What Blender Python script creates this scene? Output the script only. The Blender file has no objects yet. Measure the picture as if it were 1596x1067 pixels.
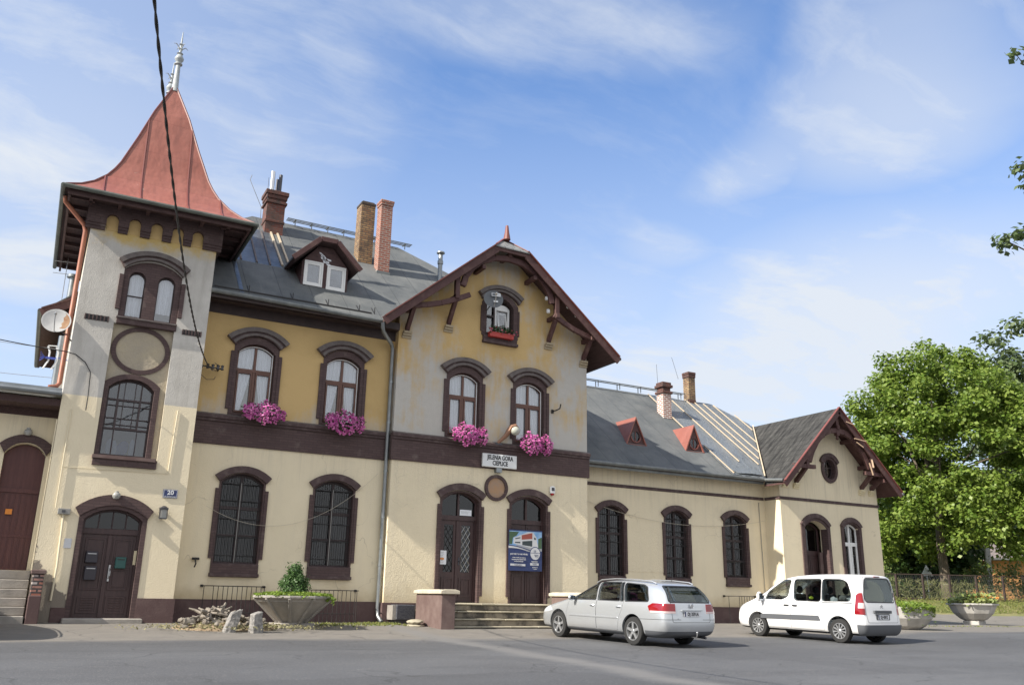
import bpy, bmesh, math, random
import numpy as np
from mathutils import Vector, Matrix
from mathutils.geometry import tessellate_polygon
R = math.radians
SC = bpy.context.scene
COL = SC.collection
rng = random.Random(7)
nrg = np.random.default_rng(11)
ZERO = Vector((0, 0, 0))

# ------------------------------------------------------------------ materials
MATS = {}
def newmat(name):
    m = bpy.data.materials.new(name); m.use_nodes = True
    nt = m.node_tree; b = nt.nodes['Principled BSDF']
    MATS[name] = m
    return m, nt, b
def N(nt, t, **kw):
    n = nt.nodes.new(t)
    for k, v in kw.items():
        if k.startswith('i_'):
            key = k[2:]
            n.inputs[int(key) if key.isdigit() else key].default_value = v
        else: setattr(n, k, v)
    return n
def c4(c): return (c[0], c[1], c[2], 1)
def objco(nt, scale=(1, 1, 1)):
    t = N(nt, 'ShaderNodeTexCoord'); mp = N(nt, 'ShaderNodeMapping'); mp.inputs['Scale'].default_value = scale
    nt.links.new(t.outputs['Object'], mp.inputs['Vector']); return mp.outputs['Vector']
def noise(nt, vec, scale, detail=5, rough=.6):
    n = N(nt, 'ShaderNodeTexNoise'); n.inputs['Scale'].default_value = scale; n.inputs['Detail'].default_value = detail
    n.inputs['Roughness'].default_value = rough
    nt.links.new(vec, n.inputs['Vector']); return n.outputs['Fac']
def ramp(nt, fac, p0, p1, c0=(0, 0, 0), c1=(1, 1, 1)):
    r = N(nt, 'ShaderNodeValToRGB'); e = r.color_ramp.elements
    e[0].position = p0; e[1].position = p1; e[0].color = c4(c0); e[1].color = c4(c1)
    nt.links.new(fac, r.inputs['Fac']); return r.outputs['Color']
def mix(nt, fac, a, b, mode='MIX'):
    m = N(nt, 'ShaderNodeMix', data_type='RGBA', blend_type=mode)
    for s, v in ((0, fac), (6, a), (7, b)):
        if hasattr(v, 'links'): nt.links.new(v, m.inputs[s])
        elif s == 0: m.inputs[0].default_value = v
        else: m.inputs[s].default_value = c4(v)
    return m.outputs[2]
def math_(nt, op, a, b=None):
    m = N(nt, 'ShaderNodeMath', operation=op)
    for i, v in enumerate((a, b)):
        if v is None: continue
        if hasattr(v, 'links'): nt.links.new(v, m.inputs[i])
        else: m.inputs[i].default_value = v
    return m.outputs[0]
def bump(nt, b, h, strength, dist=.02):
    bp = N(nt, 'ShaderNodeBump'); bp.inputs['Strength'].default_value = strength; bp.inputs['Distance'].default_value = dist
    nt.links.new(h, bp.inputs['Height']); nt.links.new(bp.outputs['Normal'], b.inputs['Normal'])
def mat(name, col, rough=.6, metal=0., col2=None, nscale=3., lo=.35, hi=.7, bs=0., bscale=40., bdist=.01, stretch=(1, 1, 1), spec=.5, coat=0.):
    m, nt, b = newmat(name)
    b.inputs['Roughness'].default_value = rough; b.inputs['Metallic'].default_value = metal
    b.inputs['Specular IOR Level'].default_value = spec; b.inputs['Coat Weight'].default_value = coat
    v = objco(nt, stretch)
    if col2 is not None:
        f = noise(nt, v, nscale); nt.links.new(mix(nt, ramp(nt, f, lo, hi), col, col2), b.inputs['Base Color'])
    else: b.inputs['Base Color'].default_value = c4(col)
    if bs: bump(nt, b, noise(nt, v, bscale, 4), bs, bdist)
    return m
def zcoord(nt):
    t = N(nt, 'ShaderNodeTexCoord'); s = N(nt, 'ShaderNodeSeparateXYZ'); nt.links.new(t.outputs['Object'], s.inputs[0]); return s.outputs[0], s.outputs[1], s.outputs[2]
def streaks(nt, scale=(1.6, 1.6, .12)):
    return noise(nt, objco(nt, scale), 2.0, 5, .65)

def brickmat(name, c1, c2, mortar, dirt=(.05, .045, .04), dz=.0, msize=.012, dirtlo=.5, dirthi=.75):
    m, nt, b = newmat(name)
    x, y, z = zcoord(nt)
    cb = N(nt, 'ShaderNodeCombineXYZ'); nt.links.new(math_(nt, 'ADD', x, y), cb.inputs[0]); nt.links.new(z, cb.inputs[1])
    br = N(nt, 'ShaderNodeTexBrick'); nt.links.new(cb.outputs[0], br.inputs['Vector'])
    br.inputs['Color1'].default_value = c4(c1); br.inputs['Color2'].default_value = c4(c2); br.inputs['Mortar'].default_value = c4(mortar)
    br.inputs['Scale'].default_value = 1; br.inputs['Mortar Size'].default_value = msize
    br.inputs['Brick Width'].default_value = .25; br.inputs['Row Height'].default_value = .085; br.inputs['Bias'].default_value = 0
    f = noise(nt, objco(nt), 2.2, 6, .7)
    nt.links.new(mix(nt, ramp(nt, f, dirtlo, dirthi), br.outputs['Color'], dirt), b.inputs['Base Color'])
    b.inputs['Roughness'].default_value = .9
    bump(nt, b, br.outputs['Fac'], -.5, .01)
    return m

def build_mats():
    # cream lower stucco
    def stucco(name, base, dark, light, bs=.35, bscale=28):
        m, nt, b = newmat(name); v = objco(nt); x, y, z = zcoord(nt)
        c = mix(nt, ramp(nt, noise(nt, v, .55, 6), .35, .7), base, dark)
        c = mix(nt, math_(nt, 'MULTIPLY', ramp(nt, streaks(nt), .5, .8), .7), c, light)
        c = mix(nt, math_(nt, 'MULTIPLY', ramp(nt, noise(nt, objco(nt, (.5, .5, .8)), 1.1, 7, .7), .58, .66), .45), c, tuple(q * .86 for q in base))
        # rain runs below the string course, splash dirt above the plinth
        rn = noise(nt, objco(nt, (5, 5, .18)), 1.6, 5, .7)
        top = N(nt, 'ShaderNodeMapRange'); nt.links.new(z, top.inputs[0])
        for i, q in ((1, 3.5), (2, 5.4), (3, 0), (4, 1)): top.inputs[i].default_value = q
        c = mix(nt, math_(nt, 'MULTIPLY', math_(nt, 'MULTIPLY', ramp(nt, rn, .5, .72), top.outputs[0]), .5), c, (.40, .35, .27))
        zz = math_(nt, 'ADD', z, math_(nt, 'MULTIPLY', noise(nt, v, 1.5, 6), 1.1))
        c = mix(nt, ramp(nt, math_(nt, 'MULTIPLY', zz, .5), .56, .82, (.7, .7, .7), (0, 0, 0)), c, (.50, .405, .25))
        # hairline cracks
        vo = N(nt, 'ShaderNodeTexVoronoi', feature='DISTANCE_TO_EDGE'); vo.inputs['Scale'].default_value = .55
        nz = N(nt, 'ShaderNodeTexNoise'); nz.inputs['Scale'].default_value = 1.7; nt.links.new(v, nz.inputs['Vector']); ad = N(nt, 'ShaderNodeVectorMath', operation='ADD'); nt.links.new(v, ad.inputs[0]); nt.links.new(nz.outputs['Color'], ad.inputs[1]); nt.links.new(ad.outputs[0], vo.inputs['Vector'])
        ck = math_(nt, 'MULTIPLY', ramp(nt, vo.outputs['Distance'], 0, .007, (1, 1, 1), (0, 0, 0)), ramp(nt, noise(nt, v, .8, 3), .5, .6))
        c = mix(nt, math_(nt, 'MULTIPLY', ck, .45), c, (.25, .21, .16))
        nt.links.new(c, b.inputs['Base Color']); b.inputs['Roughness'].default_value = .95
        b.inputs['Specular IOR Level'].default_value = .2
        h = math_(nt, 'ADD', noise(nt, v, bscale, 5), math_(nt, 'MULTIPLY', noise(nt, v, bscale * .25, 3), .8))
        bump(nt, b, h, bs, .03); return m
    stucco('cream_stucco', (.77, .675, .49), (.71, .62, .445), (.64, .57, .43), .2, 30)
    stucco('cream_rough', (.77, .675, .49), (.715, .625, .45), (.65, .575, .44), .42, 24)
    # ochre with grey bare patches and rain streaks
    def patchy(name, amt_lo, amt_hi, zl, zh):
        m, nt, b = newmat(name); v = objco(nt)
        x, y, z = zcoord(nt)
        base = mix(nt, ramp(nt, noise(nt, v, .7, 6), .35, .72), (.58, .41, .19), (.48, .335, .15))
        f = math_(nt, 'ADD', math_(nt, 'MULTIPLY', noise(nt, objco(nt, (1, 1, .75)), .62, 8, .62), 1.0), math_(nt, 'MULTIPLY', streaks(nt, (2.2, 2.2, .25)), .35))
        hz = N(nt, 'ShaderNodeMapRange'); nt.links.new(z, hz.inputs[0])
        for i, q in ((1, zl), (2, zh), (3, .16), (4, -.14)): hz.inputs[i].default_value = q
        f = math_(nt, 'ADD', f, hz.outputs[0])
        grey = mix(nt, noise(nt, v, 5, 5), (.53, .505, .46), (.44, .42, .385))
        c = mix(nt, ramp(nt, f, amt_lo, amt_hi), base, grey)
        nt.links.new(c, b.inputs['Base Color']); b.inputs['Roughness'].default_value = .95; b.inputs['Specular IOR Level'].default_value = .2
        bump(nt, b, noise(nt, v, 22, 6), .3, .02); return m
    patchy('ochre_stucco', .74, .98, 5.6, 8.0)
    patchy('ochre_worn', .56, .76, 6.2, 10.2)
    # tower: cream below, bare grey plaster above, ochre stains at the top, brown peeled plinth
    m, nt, b = newmat('tower_stucco'); v = objco(nt); x, y, z = zcoord(nt)
    cream = mix(nt, ramp(nt, noise(nt, v, .6, 6), .35, .7), (.77, .68, .50), (.71, .62, .45))
    cream = mix(nt, math_(nt, 'MULTIPLY', ramp(nt, streaks(nt), .6, .85), .4), cream, (.55, .48, .36))
    grey = mix(nt, ramp(nt, noise(nt, v, 1.1, 7), .3, .75), (.58, .555, .51), (.43, .41, .375))
    n1 = noise(nt, v, 1.2, 7, .65)
    grey = mix(nt, math_(nt, 'MULTIPLY', ramp(nt, streaks(nt, (2.6, 2.6, .2)), .5, .78), .6), grey, (.33, .305, .265))
    och = ramp(nt, math_(nt, 'ADD', math_(nt, 'MULTIPLY', n1, 1.8), math_(nt, 'SUBTRACT', z, 10.1)), .55, 1.25)
    grey = mix(nt, och, grey, (.55, .40, .16))
    c = mix(nt, ramp(nt, math_(nt, 'SUBTRACT', z, 5.07), .498, .512), cream, grey)
    # broken render low on the left jamb
    zz = math_(nt, 'ADD', z, math_(nt, 'MULTIPLY', x, 1.15))
    zz = math_(nt, 'ADD', zz, math_(nt, 'MULTIPLY', noise(nt, v, 1.8, 5), 1.5))
    c = mix(nt, ramp(nt, math_(nt, 'MULTIPLY', zz, .2), .49, .50, (1, 1, 1), (0, 0, 0)), c, (.235, .205, .17))
    nt.links.new(c, b.inputs['Base Color']); b.inputs['Roughness'].default_value = .95; b.inputs['Specular IOR Level'].default_value = .2
    h = math_(nt, 'ADD', noise(nt, v, 34, 4), math_(nt, 'MULTIPLY', noise(nt, v, 11, 4), .5)); bump(nt, b, h, .55, .02)
    mat('recess_stucco', (.36, .315, .25), .95, col2=(.44, .375, .265), nscale=1.4, bs=.7, bscale=12, bdist=.03, spec=.2)
    mat('brown_plinth', (.105, .068, .066), .85, col2=(.16, .112, .105), nscale=2.2, lo=.5, hi=.85, bs=.35, bscale=24, bdist=.02, spec=.25)
    mat('pier_paint', (.125, .083, .077), .85, col2=(.185, .135, .122), nscale=2.6, bs=.3, bscale=30, spec=.25)
    # brown painted brick
    m, nt, b = newmat('brown_brick'); x, y, z = zcoord(nt)
    cb = N(nt, 'ShaderNodeCombineXYZ'); nt.links.new(math_(nt, 'ADD', x, y), cb.inputs[0]); nt.links.new(z, cb.inputs[1])
    br = N(nt, 'ShaderNodeTexBrick'); nt.links.new(cb.outputs[0], br.inputs['Vector'])
    br.inputs['Scale'].default_value = 1; br.inputs['Mortar Size'].default_value = .008; br.inputs['Brick Width'].default_value = .25; br.inputs['Row Height'].default_value = .075
    br.inputs['Color1'].default_value = (.078, .05, .049, 1); br.inputs['Color2'].default_value = (.098, .064, .061, 1); br.inputs['Mortar'].default_value = (.062, .042, .041, 1)
    f = noise(nt, objco(nt), 3, 6)
    nt.links.new(mix(nt, ramp(nt, f, .6, .85), br.outputs['Color'], (.17, .135, .12)), b.inputs['Base Color'])
    b.inputs['Roughness'].default_value = .75; b.inputs['Specular IOR Level'].default_value = .3; bump(nt, b, br.outputs['Fac'], -.3, .008)
    mat('brown_hood', (.076, .050, .050), .75, col2=(.15, .115, .105), nscale=6, lo=.48, hi=.8, bs=.15, bscale=30, spec=.3)
    mat('hood_edge', (.11, .092, .088), .7, col2=(.16, .14, .13), nscale=6, bs=.1, spec=.3)
    mat('door_wood', (.042, .021, .021), .45, col2=(.065, .034, .032), nscale=3, bs=.15, bscale=20, stretch=(6, 6, .6))
    mat('dark_wood', (.035, .022, .021), .6, col2=(.055, .035, .032), nscale=4, bs=.2, bscale=20)
    mat('annex_door_wood', (.075, .022, .02), .5, col2=(.10, .033, .028), nscale=3, bs=.15, bscale=20, stretch=(6, 6, .5))
    mat('eave_wood', (.055, .028, .028), .75, col2=(.10, .055, .05), nscale=4, bs=.3, bscale=18, stretch=(1, 1, 3))
    mat('truss_wood', (.078, .034, .032), .7, col2=(.14, .08, .066), nscale=3.5, lo=.5, hi=.8, bs=.3, bscale=16)
    mat('soffit_wood', (.050, .026, .025), .85, col2=(.085, .05, .045), nscale=6, bs=.3, bscale=8, stretch=(5, .4, 5))
    mat('red_flashing', (.21, .065, .05), .5, col2=(.15, .045, .036), nscale=3)
    mat('window_brown', (.11, .048, .032), .4, col2=(.145, .065, .042), nscale=8)
    mat('window_old', (.045, .028, .028), .5)
    mat('white_paint', (.78, .78, .76), .4)
    mat('splinter', (.45, .32, .22), .8)
    # felt roof
    m, nt, b = newmat('roof_felt'); v = objco(nt); x, y, z = zcoord(nt)
    c = mix(nt, ramp(nt, noise(nt, v, .7, 8, .7), .38, .66), (.082, .090, .094), (.142, .148, .146))
    c = mix(nt, ramp(nt, noise(nt, objco(nt, (3, .3, .3)), 1.5, 5), .6, .8), c, (.155, .16, .157))
    wv = math_(nt, 'ABSOLUTE', math_(nt, 'SUBTRACT', math_(nt, 'FRACT', math_(nt, 'MULTIPLY', x, .98)), .5))
    seam = ramp(nt, wv, .0, .022, (1, 1, 1), (0, 0, 0))
    c = mix(nt, math_(nt, 'MULTIPLY', seam, .75), c, (.05, .055, .058))
    nt.links.new(c, b.inputs['Base Color']); b.inputs['Roughness'].default_value = .85
    h = math_(nt, 'ADD', noise(nt, v, 60, 3), math_(nt, 'MULTIPLY', seam, 1.2)); bump(nt, b, h, .4, .015)
    # tarp
    m, nt, b = newmat('roof_tarp'); v = objco(nt)
    nt.links.new(mix(nt, ramp(nt, noise(nt, v, .9, 6), .3, .75), (.125, .142, .155), (.185, .20, .21)), b.inputs['Base Color']); b.inputs['Roughness'].default_value = .35
    h = math_(nt, 'ADD', noise(nt, objco(nt, (2.2, 1, 1)), 2.6, 6, .7), math_(nt, 'MULTIPLY', noise(nt, v, 12, 4), .25)); bump(nt, b, h, .8, .12)
    mat('zinc_sheet', (.115, .135, .16), .38, .55, col2=(.21, .235, .26), nscale=1.8, lo=.35, hi=.7, bs=.5, bscale=4, bdist=.05)
    mat('batten_wood', (.44, .38, .29), .8, col2=(.52, .41, .28), nscale=5)
    # weathered shingle roof of the small gable
    m, nt, b = newmat('old_shingles'); v = objco(nt); x, y, z = zcoord(nt)
    st = noise(nt, objco(nt, (.9, 5.5, .9)), 1.2, 6, .7)
    c = mix(nt, ramp(nt, st, .35, .68), (.022, .022, .022), (.085, .083, .078))
    rows = math_(nt, 'FRACT', math_(nt, 'MULTIPLY', z, 4.2))
    c = mix(nt, math_(nt, 'MULTIPLY', ramp(nt, rows, .0, .16, (1, 1, 1), (0, 0, 0)), .6), c, (.018, .018, .018))
    nt.links.new(c, b.inputs['Base Color']); b.inputs['Roughness'].default_value = .95; b.inputs['Specular IOR Level'].default_value = .15
    bump(nt, b, math_(nt, 'ADD', rows, st), .5, .03)
    # slates
    m, nt, b = newmat('slates'); x, y, z = zcoord(nt)
    cb = N(nt, 'ShaderNodeCombineXYZ'); nt.links.new(x, cb.inputs[0]); nt.links.new(z, cb.inputs[1])
    br = N(nt, 'ShaderNodeTexBrick'); nt.links.new(cb.outputs[0], br.inputs['Vector'])
    br.inputs['Scale'].default_value = 1; br.inputs['Mortar Size'].default_value = .012; br.inputs['Brick Width'].default_value = .3; br.inputs['Row Height'].default_value = .16
    br.inputs['Color1'].default_value = (.25, .255, .25, 1); br.inputs['Color2'].default_value = (.17, .175, .175, 1); br.inputs['Mortar'].default_value = (.06, .06, .06, 1)
    nt.links.new(br.outputs['Color'], b.inputs['Base Color']); b.inputs['Roughness'].default_value = .7; bump(nt, b, br.outputs['Fac'], -.6, .02)
    # red painted tower roof
    m, nt, b = newmat('red_roof'); v = objco(nt); x, y, z = zcoord(nt)
    c = mix(nt, ramp(nt, noise(nt, v, .8, 7), .3, .75), (.25, .082, .058), (.31, .12, .09))
    c = mix(nt, math_(nt, 'MULTIPLY', ramp(nt, streaks(nt, (2, 2, .22)), .5, .78), .6), c, (.20, .075, .055))
    c = mix(nt, ramp(nt, noise(nt, v, 4.0, 7, .78), .66, .72), c, (.50, .37, .30))
    wv = math_(nt, 'ABSOLUTE', math_(nt, 'SUBTRACT', math_(nt, 'FRACT', math_(nt, 'MULTIPLY', z, .8)), .5))
    c = mix(nt, math_(nt, 'MULTIPLY', ramp(nt, wv, 0, .012, (1, 1, 1), (0, 0, 0)), .5), c, (.16, .04, .03))
    nt.links.new(c, b.inputs['Base Color']); b.inputs['Roughness'].default_value = .5
    bump(nt, b, noise(nt, objco(nt, (1, 1, .5)), 1.3, 3), .6, .12)
    mat('gutter_zinc', (.14, .15, .15), .5, .5, col2=(.22, .23, .22), nscale=4)
    mat('gutter_green', (.105, .115, .10), .5, .4, col2=(.16, .17, .15), nscale=3)
    mat('pipe_zinc', (.30, .32, .33), .38, .75, col2=(.22, .235, .24), nscale=3)
    mat('pipe_copper', (.34, .13, .075), .5, .1, col2=(.27, .10, .06), nscale=3)
    mat('steel', (.6, .6, .6), .28, .95)
    mat('dark_steel', (.09, .09, .10), .5, .7)
    mat('iron', (.03, .028, .028), .6, .3)
    mat('black_rubber', (.012, .012, .012), .7)
    mat('finial_paint', (.30, .33, .34), .5, col2=(.40, .42, .42), nscale=9)
    mat('seam_red', (.16, .045, .035), .5)
    brickmat('brick_red', (.36, .115, .07), (.20, .06, .042), (.34, .27, .23), msize=.018, dirtlo=.56, dirthi=.8)
    brickmat('brick_pier_old', (.30, .10, .06), (.42, .38, .36), (.06, .05, .05), msize=.02, dirtlo=.45, dirthi=.6)
    brickmat('brick_white_joint', (.35, .11, .075), (.27, .085, .06), (.66, .60, .54), msize=.022, dirtlo=.7, dirthi=.9)
    brickmat('brick_yellow', (.40, .27, .13), (.24, .125, .06), (.13, .10, .075), msize=.02, dirtlo=.48, dirthi=.72)
    brickmat('brick_dark', (.20, .065, .045), (.115, .05, .038), (.12, .09, .08), dirtlo=.45, dirthi=.7)
    mat('brick_cap', (.13, .055, .042), .9, col2=(.06, .045, .04), nscale=6, bs=.5, bscale=12)
    mat('cap_soot', (.04, .035, .032), .95, col2=(.10, .075, .06), nscale=6, bs=.6, bscale=12)
    mat('mortar_white', (.66, .63, .58), .9, bs=.4, bscale=20)
    mat('medallion', (.40, .245, .14), .9, col2=(.34, .25, .19), nscale=4, bs=.5, bscale=15)
    mat('corbel_stone', (.40, .33, .22), .9, col2=(.33, .27, .19), nscale=6, bs=.3)
    mat('corbel_cream', (.72, .63, .42), .9, bs=.3)
    mat('concrete', (.33, .305, .275), .9, col2=(.22, .205, .185), nscale=2.6, bs=.5, bscale=24, bdist=.015)
    mat('concrete_light', (.44, .425, .40), .85, col2=(.33, .315, .29), nscale=3.2, bs=.4, bscale=30)
    mat('step_stone', (.23, .20, .155), .85, col2=(.055, .05, .043), nscale=1.5, lo=.44, hi=.56, bs=.4, bscale=22)
    mat('step_edge', (.40, .36, .27), .85, col2=(.28, .25, .19), nscale=2, bs=.3)
    mat('slab_cream', (.62, .56, .43), .85, col2=(.45, .40, .31), nscale=4, bs=.3)
    mat('granite', (.30, .285, .265), .9, col2=(.15, .145, .14), nscale=12, lo=.4, hi=.65, bs=.8, bscale=16, bdist=.03)
    mat('root_wood', (.27, .24, .20), .9, col2=(.13, .11, .09), nscale=8, bs=.6, bscale=22)
    mat('leaf_litter', (.21, .145, .085), .95, col2=(.30, .24, .17), nscale=14, bs=.8, bscale=30)
    mat('soil', (.06, .045, .03), .95, bs=.6)
    # flats and signs
    mat('sign_white', (.72, .73, .73), .45); mat('sign_black', (.02, .02, .022), .5)
    mat('enamel_blue', (.022, .035, .12), .3); mat('paper', (.78, .80, .84), .7)
    mat('dish_grey', (.36, .36, .36), .5, col2=(.46, .46, .45), nscale=4); mat('dish_dark', (.115, .125, .135), .5); mat('rust', (.25, .12, .06), .9, col2=(.36, .24, .15), nscale=10)
    mat('banner_navy', (.018, .035, .12), .5); mat('banner_sky', (.12, .28, .52), .5, col2=(.30, .46, .66), nscale=6); mat('banner_red', (.30, .07, .05), .5); mat('banner_dark', (.03, .045, .05), .5); mat('banner_green', (.05, .10, .05), .5); mat('banner_grey', (.3, .31, .33), .5)
    mat('plastic_red', (.42, .04, .03), .4); mat('green_box', (.02, .085, .075), .45); mat('dark_box', (.03, .026, .035), .4)
    mat('orange_card', (.65, .22, .03), .6); mat('lamp_copper', (.30, .16, .10), .45, .4); mat('lamp_glass', (.42, .43, .37), .15)
    mat('globe', (.30, .30, .28), .25); mat('cable_black', (.012, .012, .014), .5); mat('cable_grey', (.24, .235, .22), .5); mat('cable_pale', (.50, .45, .36), .6); mat('cream_pipe', (.66, .59, .43), .6)
    mat('utility_metal', (.05, .055, .075), .5, .3, col2=(.12, .12, .13), nscale=20)
    mat('blue_plastic', (.06, .09, .4), .4); mat('alu', (.5, .5, .5), .4, .8)
    mat('orange_wall', (.46, .235, .09), .9, col2=(.40, .20, .08), nscale=2); mat('hut_roof', (.14, .13, .135), .8, col2=(.25, .20, .18), nscale=4)
    mat('sign_back', (.62, .66, .72), .4, .2); mat('sign_plate', (.82, .84, .86), .5); mat('banner_white', (.52, .53, .55), .5); mat('post_white', (.62, .63, .66), .7, col2=(.5, .5, .5), nscale=5); mat('fence_post', (.03, .02, .017), .8, col2=(.05, .032, .026), nscale=5)
    mat('bark', (.16, .13, .095), .95, col2=(.08, .065, .05), nscale=5, bs=.9, bscale=9, stretch=(3, 3, .6), bdist=.05)
    # foliage
    def leaf(name, a, b_, tr=.35, rough=.45):
        m, nt, b = newmat(name)
        g = N(nt, 'ShaderNodeNewGeometry')
        r = N(nt, 'ShaderNodeValToRGB'); e = r.color_ramp.elements
        e[0].color = c4(a); e[1].color = c4(b_); nt.links.new(g.outputs['Random Per Island'], r.inputs['Fac'])
        b.inputs['Roughness'].default_value = rough; b.inputs['Specular IOR Level'].default_value = .4
        nt.links.new(r.outputs['Color'], b.inputs['Base Color'])
        t = N(nt, 'ShaderNodeBsdfTranslucent'); nt.links.new(r.outputs['Color'], t.inputs['Color'])
        ms = N(nt, 'ShaderNodeMixShader'); ms.inputs[0].default_value = tr
        nt.links.new(b.outputs[0], ms.inputs[1]); nt.links.new(t.outputs[0], ms.inputs[2])
        nt.links.new(ms.outputs[0], nt.nodes['Material Output'].inputs['Surface'])
    leaf('maple_leaf', (.10, .175, .022), (.27, .35, .07), .42)
    leaf('ash_leaf', (.085, .13, .045), (.15, .19, .085), .3)
    leaf('dark_leaf', (.028, .06, .014), (.06, .105, .03), .25)
    leaf('shrub_leaf', (.09, .15, .03), (.20, .24, .08), .35)
    leaf('juniper_leaf', (.035, .085, .02), (.085, .155, .045), .2)
    leaf('cover_leaf', (.11, .19, .02), (.22, .29, .05), .3)
    leaf('pale_leaf', (.20, .28, .06), (.36, .38, .16), .3)
    leaf('petunia_leaf', (.03, .065, .02), (.06, .10, .03), .2)
    leaf('petunia_bloom', (.52, .07, .34), (.82, .30, .60), .35)
    leaf('red_bloom', (.45, .03, .06), (.6, .2, .25), .3); leaf('orange_bloom', (.7, .22, .04), (.75, .45, .1), .3)
    leaf('grass_blade', (.12, .17, .03), (.30, .29, .11), .35); leaf('dry_stalk', (.20, .19, .09), (.36, .33, .19), .3); leaf('tall_grass_blade', (.13, .16, .05), (.27, .26, .12), .3)
    # glass: clear pane with a sky reflection, and curtain cloth
    def glass(name, tint, refl=.06, mx=.9):
        m = bpy.data.materials.new(name); m.use_nodes = True; nt = m.node_tree; nt.nodes.clear(); MATS[name] = m
        o = N(nt, 'ShaderNodeOutputMaterial'); t = N(nt, 'ShaderNodeBsdfTransparent'); t.inputs[0].default_value = c4(tint)
        g = N(nt, 'ShaderNodeBsdfGlossy'); g.inputs['Roughness'].default_value = .02
        fr = N(nt, 'ShaderNodeFresnel'); fr.inputs['IOR'].default_value = 1.5
        v = objco(nt); bp = N(nt, 'ShaderNodeBump'); bp.inputs['Strength'].default_value = .08; bp.inputs['Distance'].default_value = .02
        nt.links.new(noise(nt, v, 1.6, 2), bp.inputs['Height']); nt.links.new(bp.outputs[0], g.inputs['Normal'])
        ad = math_(nt, 'MULTIPLY', math_(nt, 'ADD', fr.outputs[0], refl), mx)
        ms = N(nt, 'ShaderNodeMixShader'); nt.links.new(ad, ms.inputs[0]); nt.links.new(t.outputs[0], ms.inputs[1]); nt.links.new(g.outputs[0], ms.inputs[2]); nt.links.new(ms.outputs[0], o.inputs[0])
    glass('pane_glass', (.95, .96, .97), .14); glass('sky_glass', (.6, .63, .67), .10); glass('dim_glass', (.45, .47, .5), .02); glass('car_glass', (.90, .93, .925), .0, .7); glass('car_glass_dark', (.66, .70, .71), .0, .3)
    m, nt, b = newmat('curtain'); b.inputs['Base Color'].default_value = (.82, .85, .90, 1); b.inputs['Roughness'].default_value = .9
    mat('valance', (.35, .33, .30), .9); mat('vertical_blind', (.16, .175, .18), .8); mat('drape', (.42, .40, .37), .9)
    mat('blind', (.58, .57, .54), .7)
    mat('room_dark', (.02, .018, .018), .9)
    # vehicles
    def paint(name, col, metal, rough):
        m, nt, b = newmat(name); b.inputs['Base Color'].default_value = c4(col); b.inputs['Metallic'].default_value = metal
        b.inputs['Roughness'].default_value = rough; b.inputs['Coat Weight'].default_value = .7; b.inputs['Coat Roughness'].default_value = .06
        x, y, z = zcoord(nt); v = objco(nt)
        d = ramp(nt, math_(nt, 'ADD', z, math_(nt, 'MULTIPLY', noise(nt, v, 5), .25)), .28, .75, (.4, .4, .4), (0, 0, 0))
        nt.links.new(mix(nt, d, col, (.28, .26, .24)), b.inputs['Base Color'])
    paint('paint_silver', (.56, .585, .61), .6, .3); paint('paint_white', (.82, .82, .82), 0., .3)
    mat('black_plastic', (.022, .023, .026), .55); mat('grey_plastic', (.085, .09, .10), .6); mat('tyre', (.022, .022, .022), .85, bs=.2, bscale=60); mat('rim_silver', (.50, .51, .52), .35, .75)
    mat('rim_dark', (.015, .015, .015), .8); mat('tail_red', (.24, .006, .010), .12, coat=.6); mat('tail_clear', (.60, .46, .45), .12, coat=.6); mat('lamp_lens', (.5, .52, .55), .1, coat=.8); mat('seat_cloth', (.035, .036, .04), .9); mat('chrome', (.75, .75, .76), .12, 1.)
    mat('plate_white', (.72, .73, .75), .5); mat('hivis', (.5, .6, .05), .7)
    mat('mirror_glass', (.3, .33, .36), .05, 1.)
    # asphalt square
    m, nt, b = newmat('asphalt'); v = objco(nt); x, y, z = zcoord(nt)
    big = noise(nt, v, .16, 6, .6); mid = noise(nt, objco(nt, (.35, 1.2, 1)), .9, 6, .6); fine = noise(nt, v, 45, 3)
    c = mix(nt, ramp(nt, big, .35, .68), (.080, .082, .087), (.114, .116, .120))
    c = mix(nt, ramp(nt, mid, .45, .75), c, (.070, .070, .073))
    c = mix(nt, math_(nt, 'MULTIPLY', ramp(nt, fine, .53, .70), .7), c, (.215, .212, .205))
    c = mix(nt, math_(nt, 'MULTIPLY', ramp(nt, noise(nt, v, 20, 2), .68, .74), .8), c, (.30, .295, .285))
    vc = N(nt, 'ShaderNodeTexVoronoi', distance='CHEBYCHEV'); vc.inputs['Scale'].default_value = .16; nt.links.new(objco(nt, (1, 1.8, 0)), vc.inputs['Vector'])
    sv = N(nt, 'ShaderNodeSeparateColor'); nt.links.new(vc.outputs['Color'], sv.inputs[0])
    c = mix(nt, ramp(nt, sv.outputs[0], .62, .66, (0, 0, 0), (.55, .55, .55)), c, mix(nt, .5, c, (.055, .055, .058)))
    c = mix(nt, ramp(nt, noise(nt, objco(nt, (.5, 2.2, 1)), 1.3, 7, .75), .60, .72, (0, 0, 0), (.5, .5, .5)), c, (.17, .165, .158))
    c = mix(nt, ramp(nt, noise(nt, v, 1.9, 4, .6), .70, .76, (0, 0, 0), (.6, .6, .6)), c, (.04, .04, .042))
    # dusty apron by the walls, worn pale seam across the square
    ya = math_(nt, 'ADD', math_(nt, 'ADD', y, math_(nt, 'MULTIPLY', mid, 1.6)), math_(nt, 'MULTIPLY', big, 1.5))
    c = mix(nt, math_(nt, 'MULTIPLY', ramp(nt, math_(nt, 'MULTIPLY', ya, .02), .415, .43), .85), c, mix(nt, noise(nt, v, 2.2, 7), (.26, .235, .20), (.14, .13, .118)))
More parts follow.
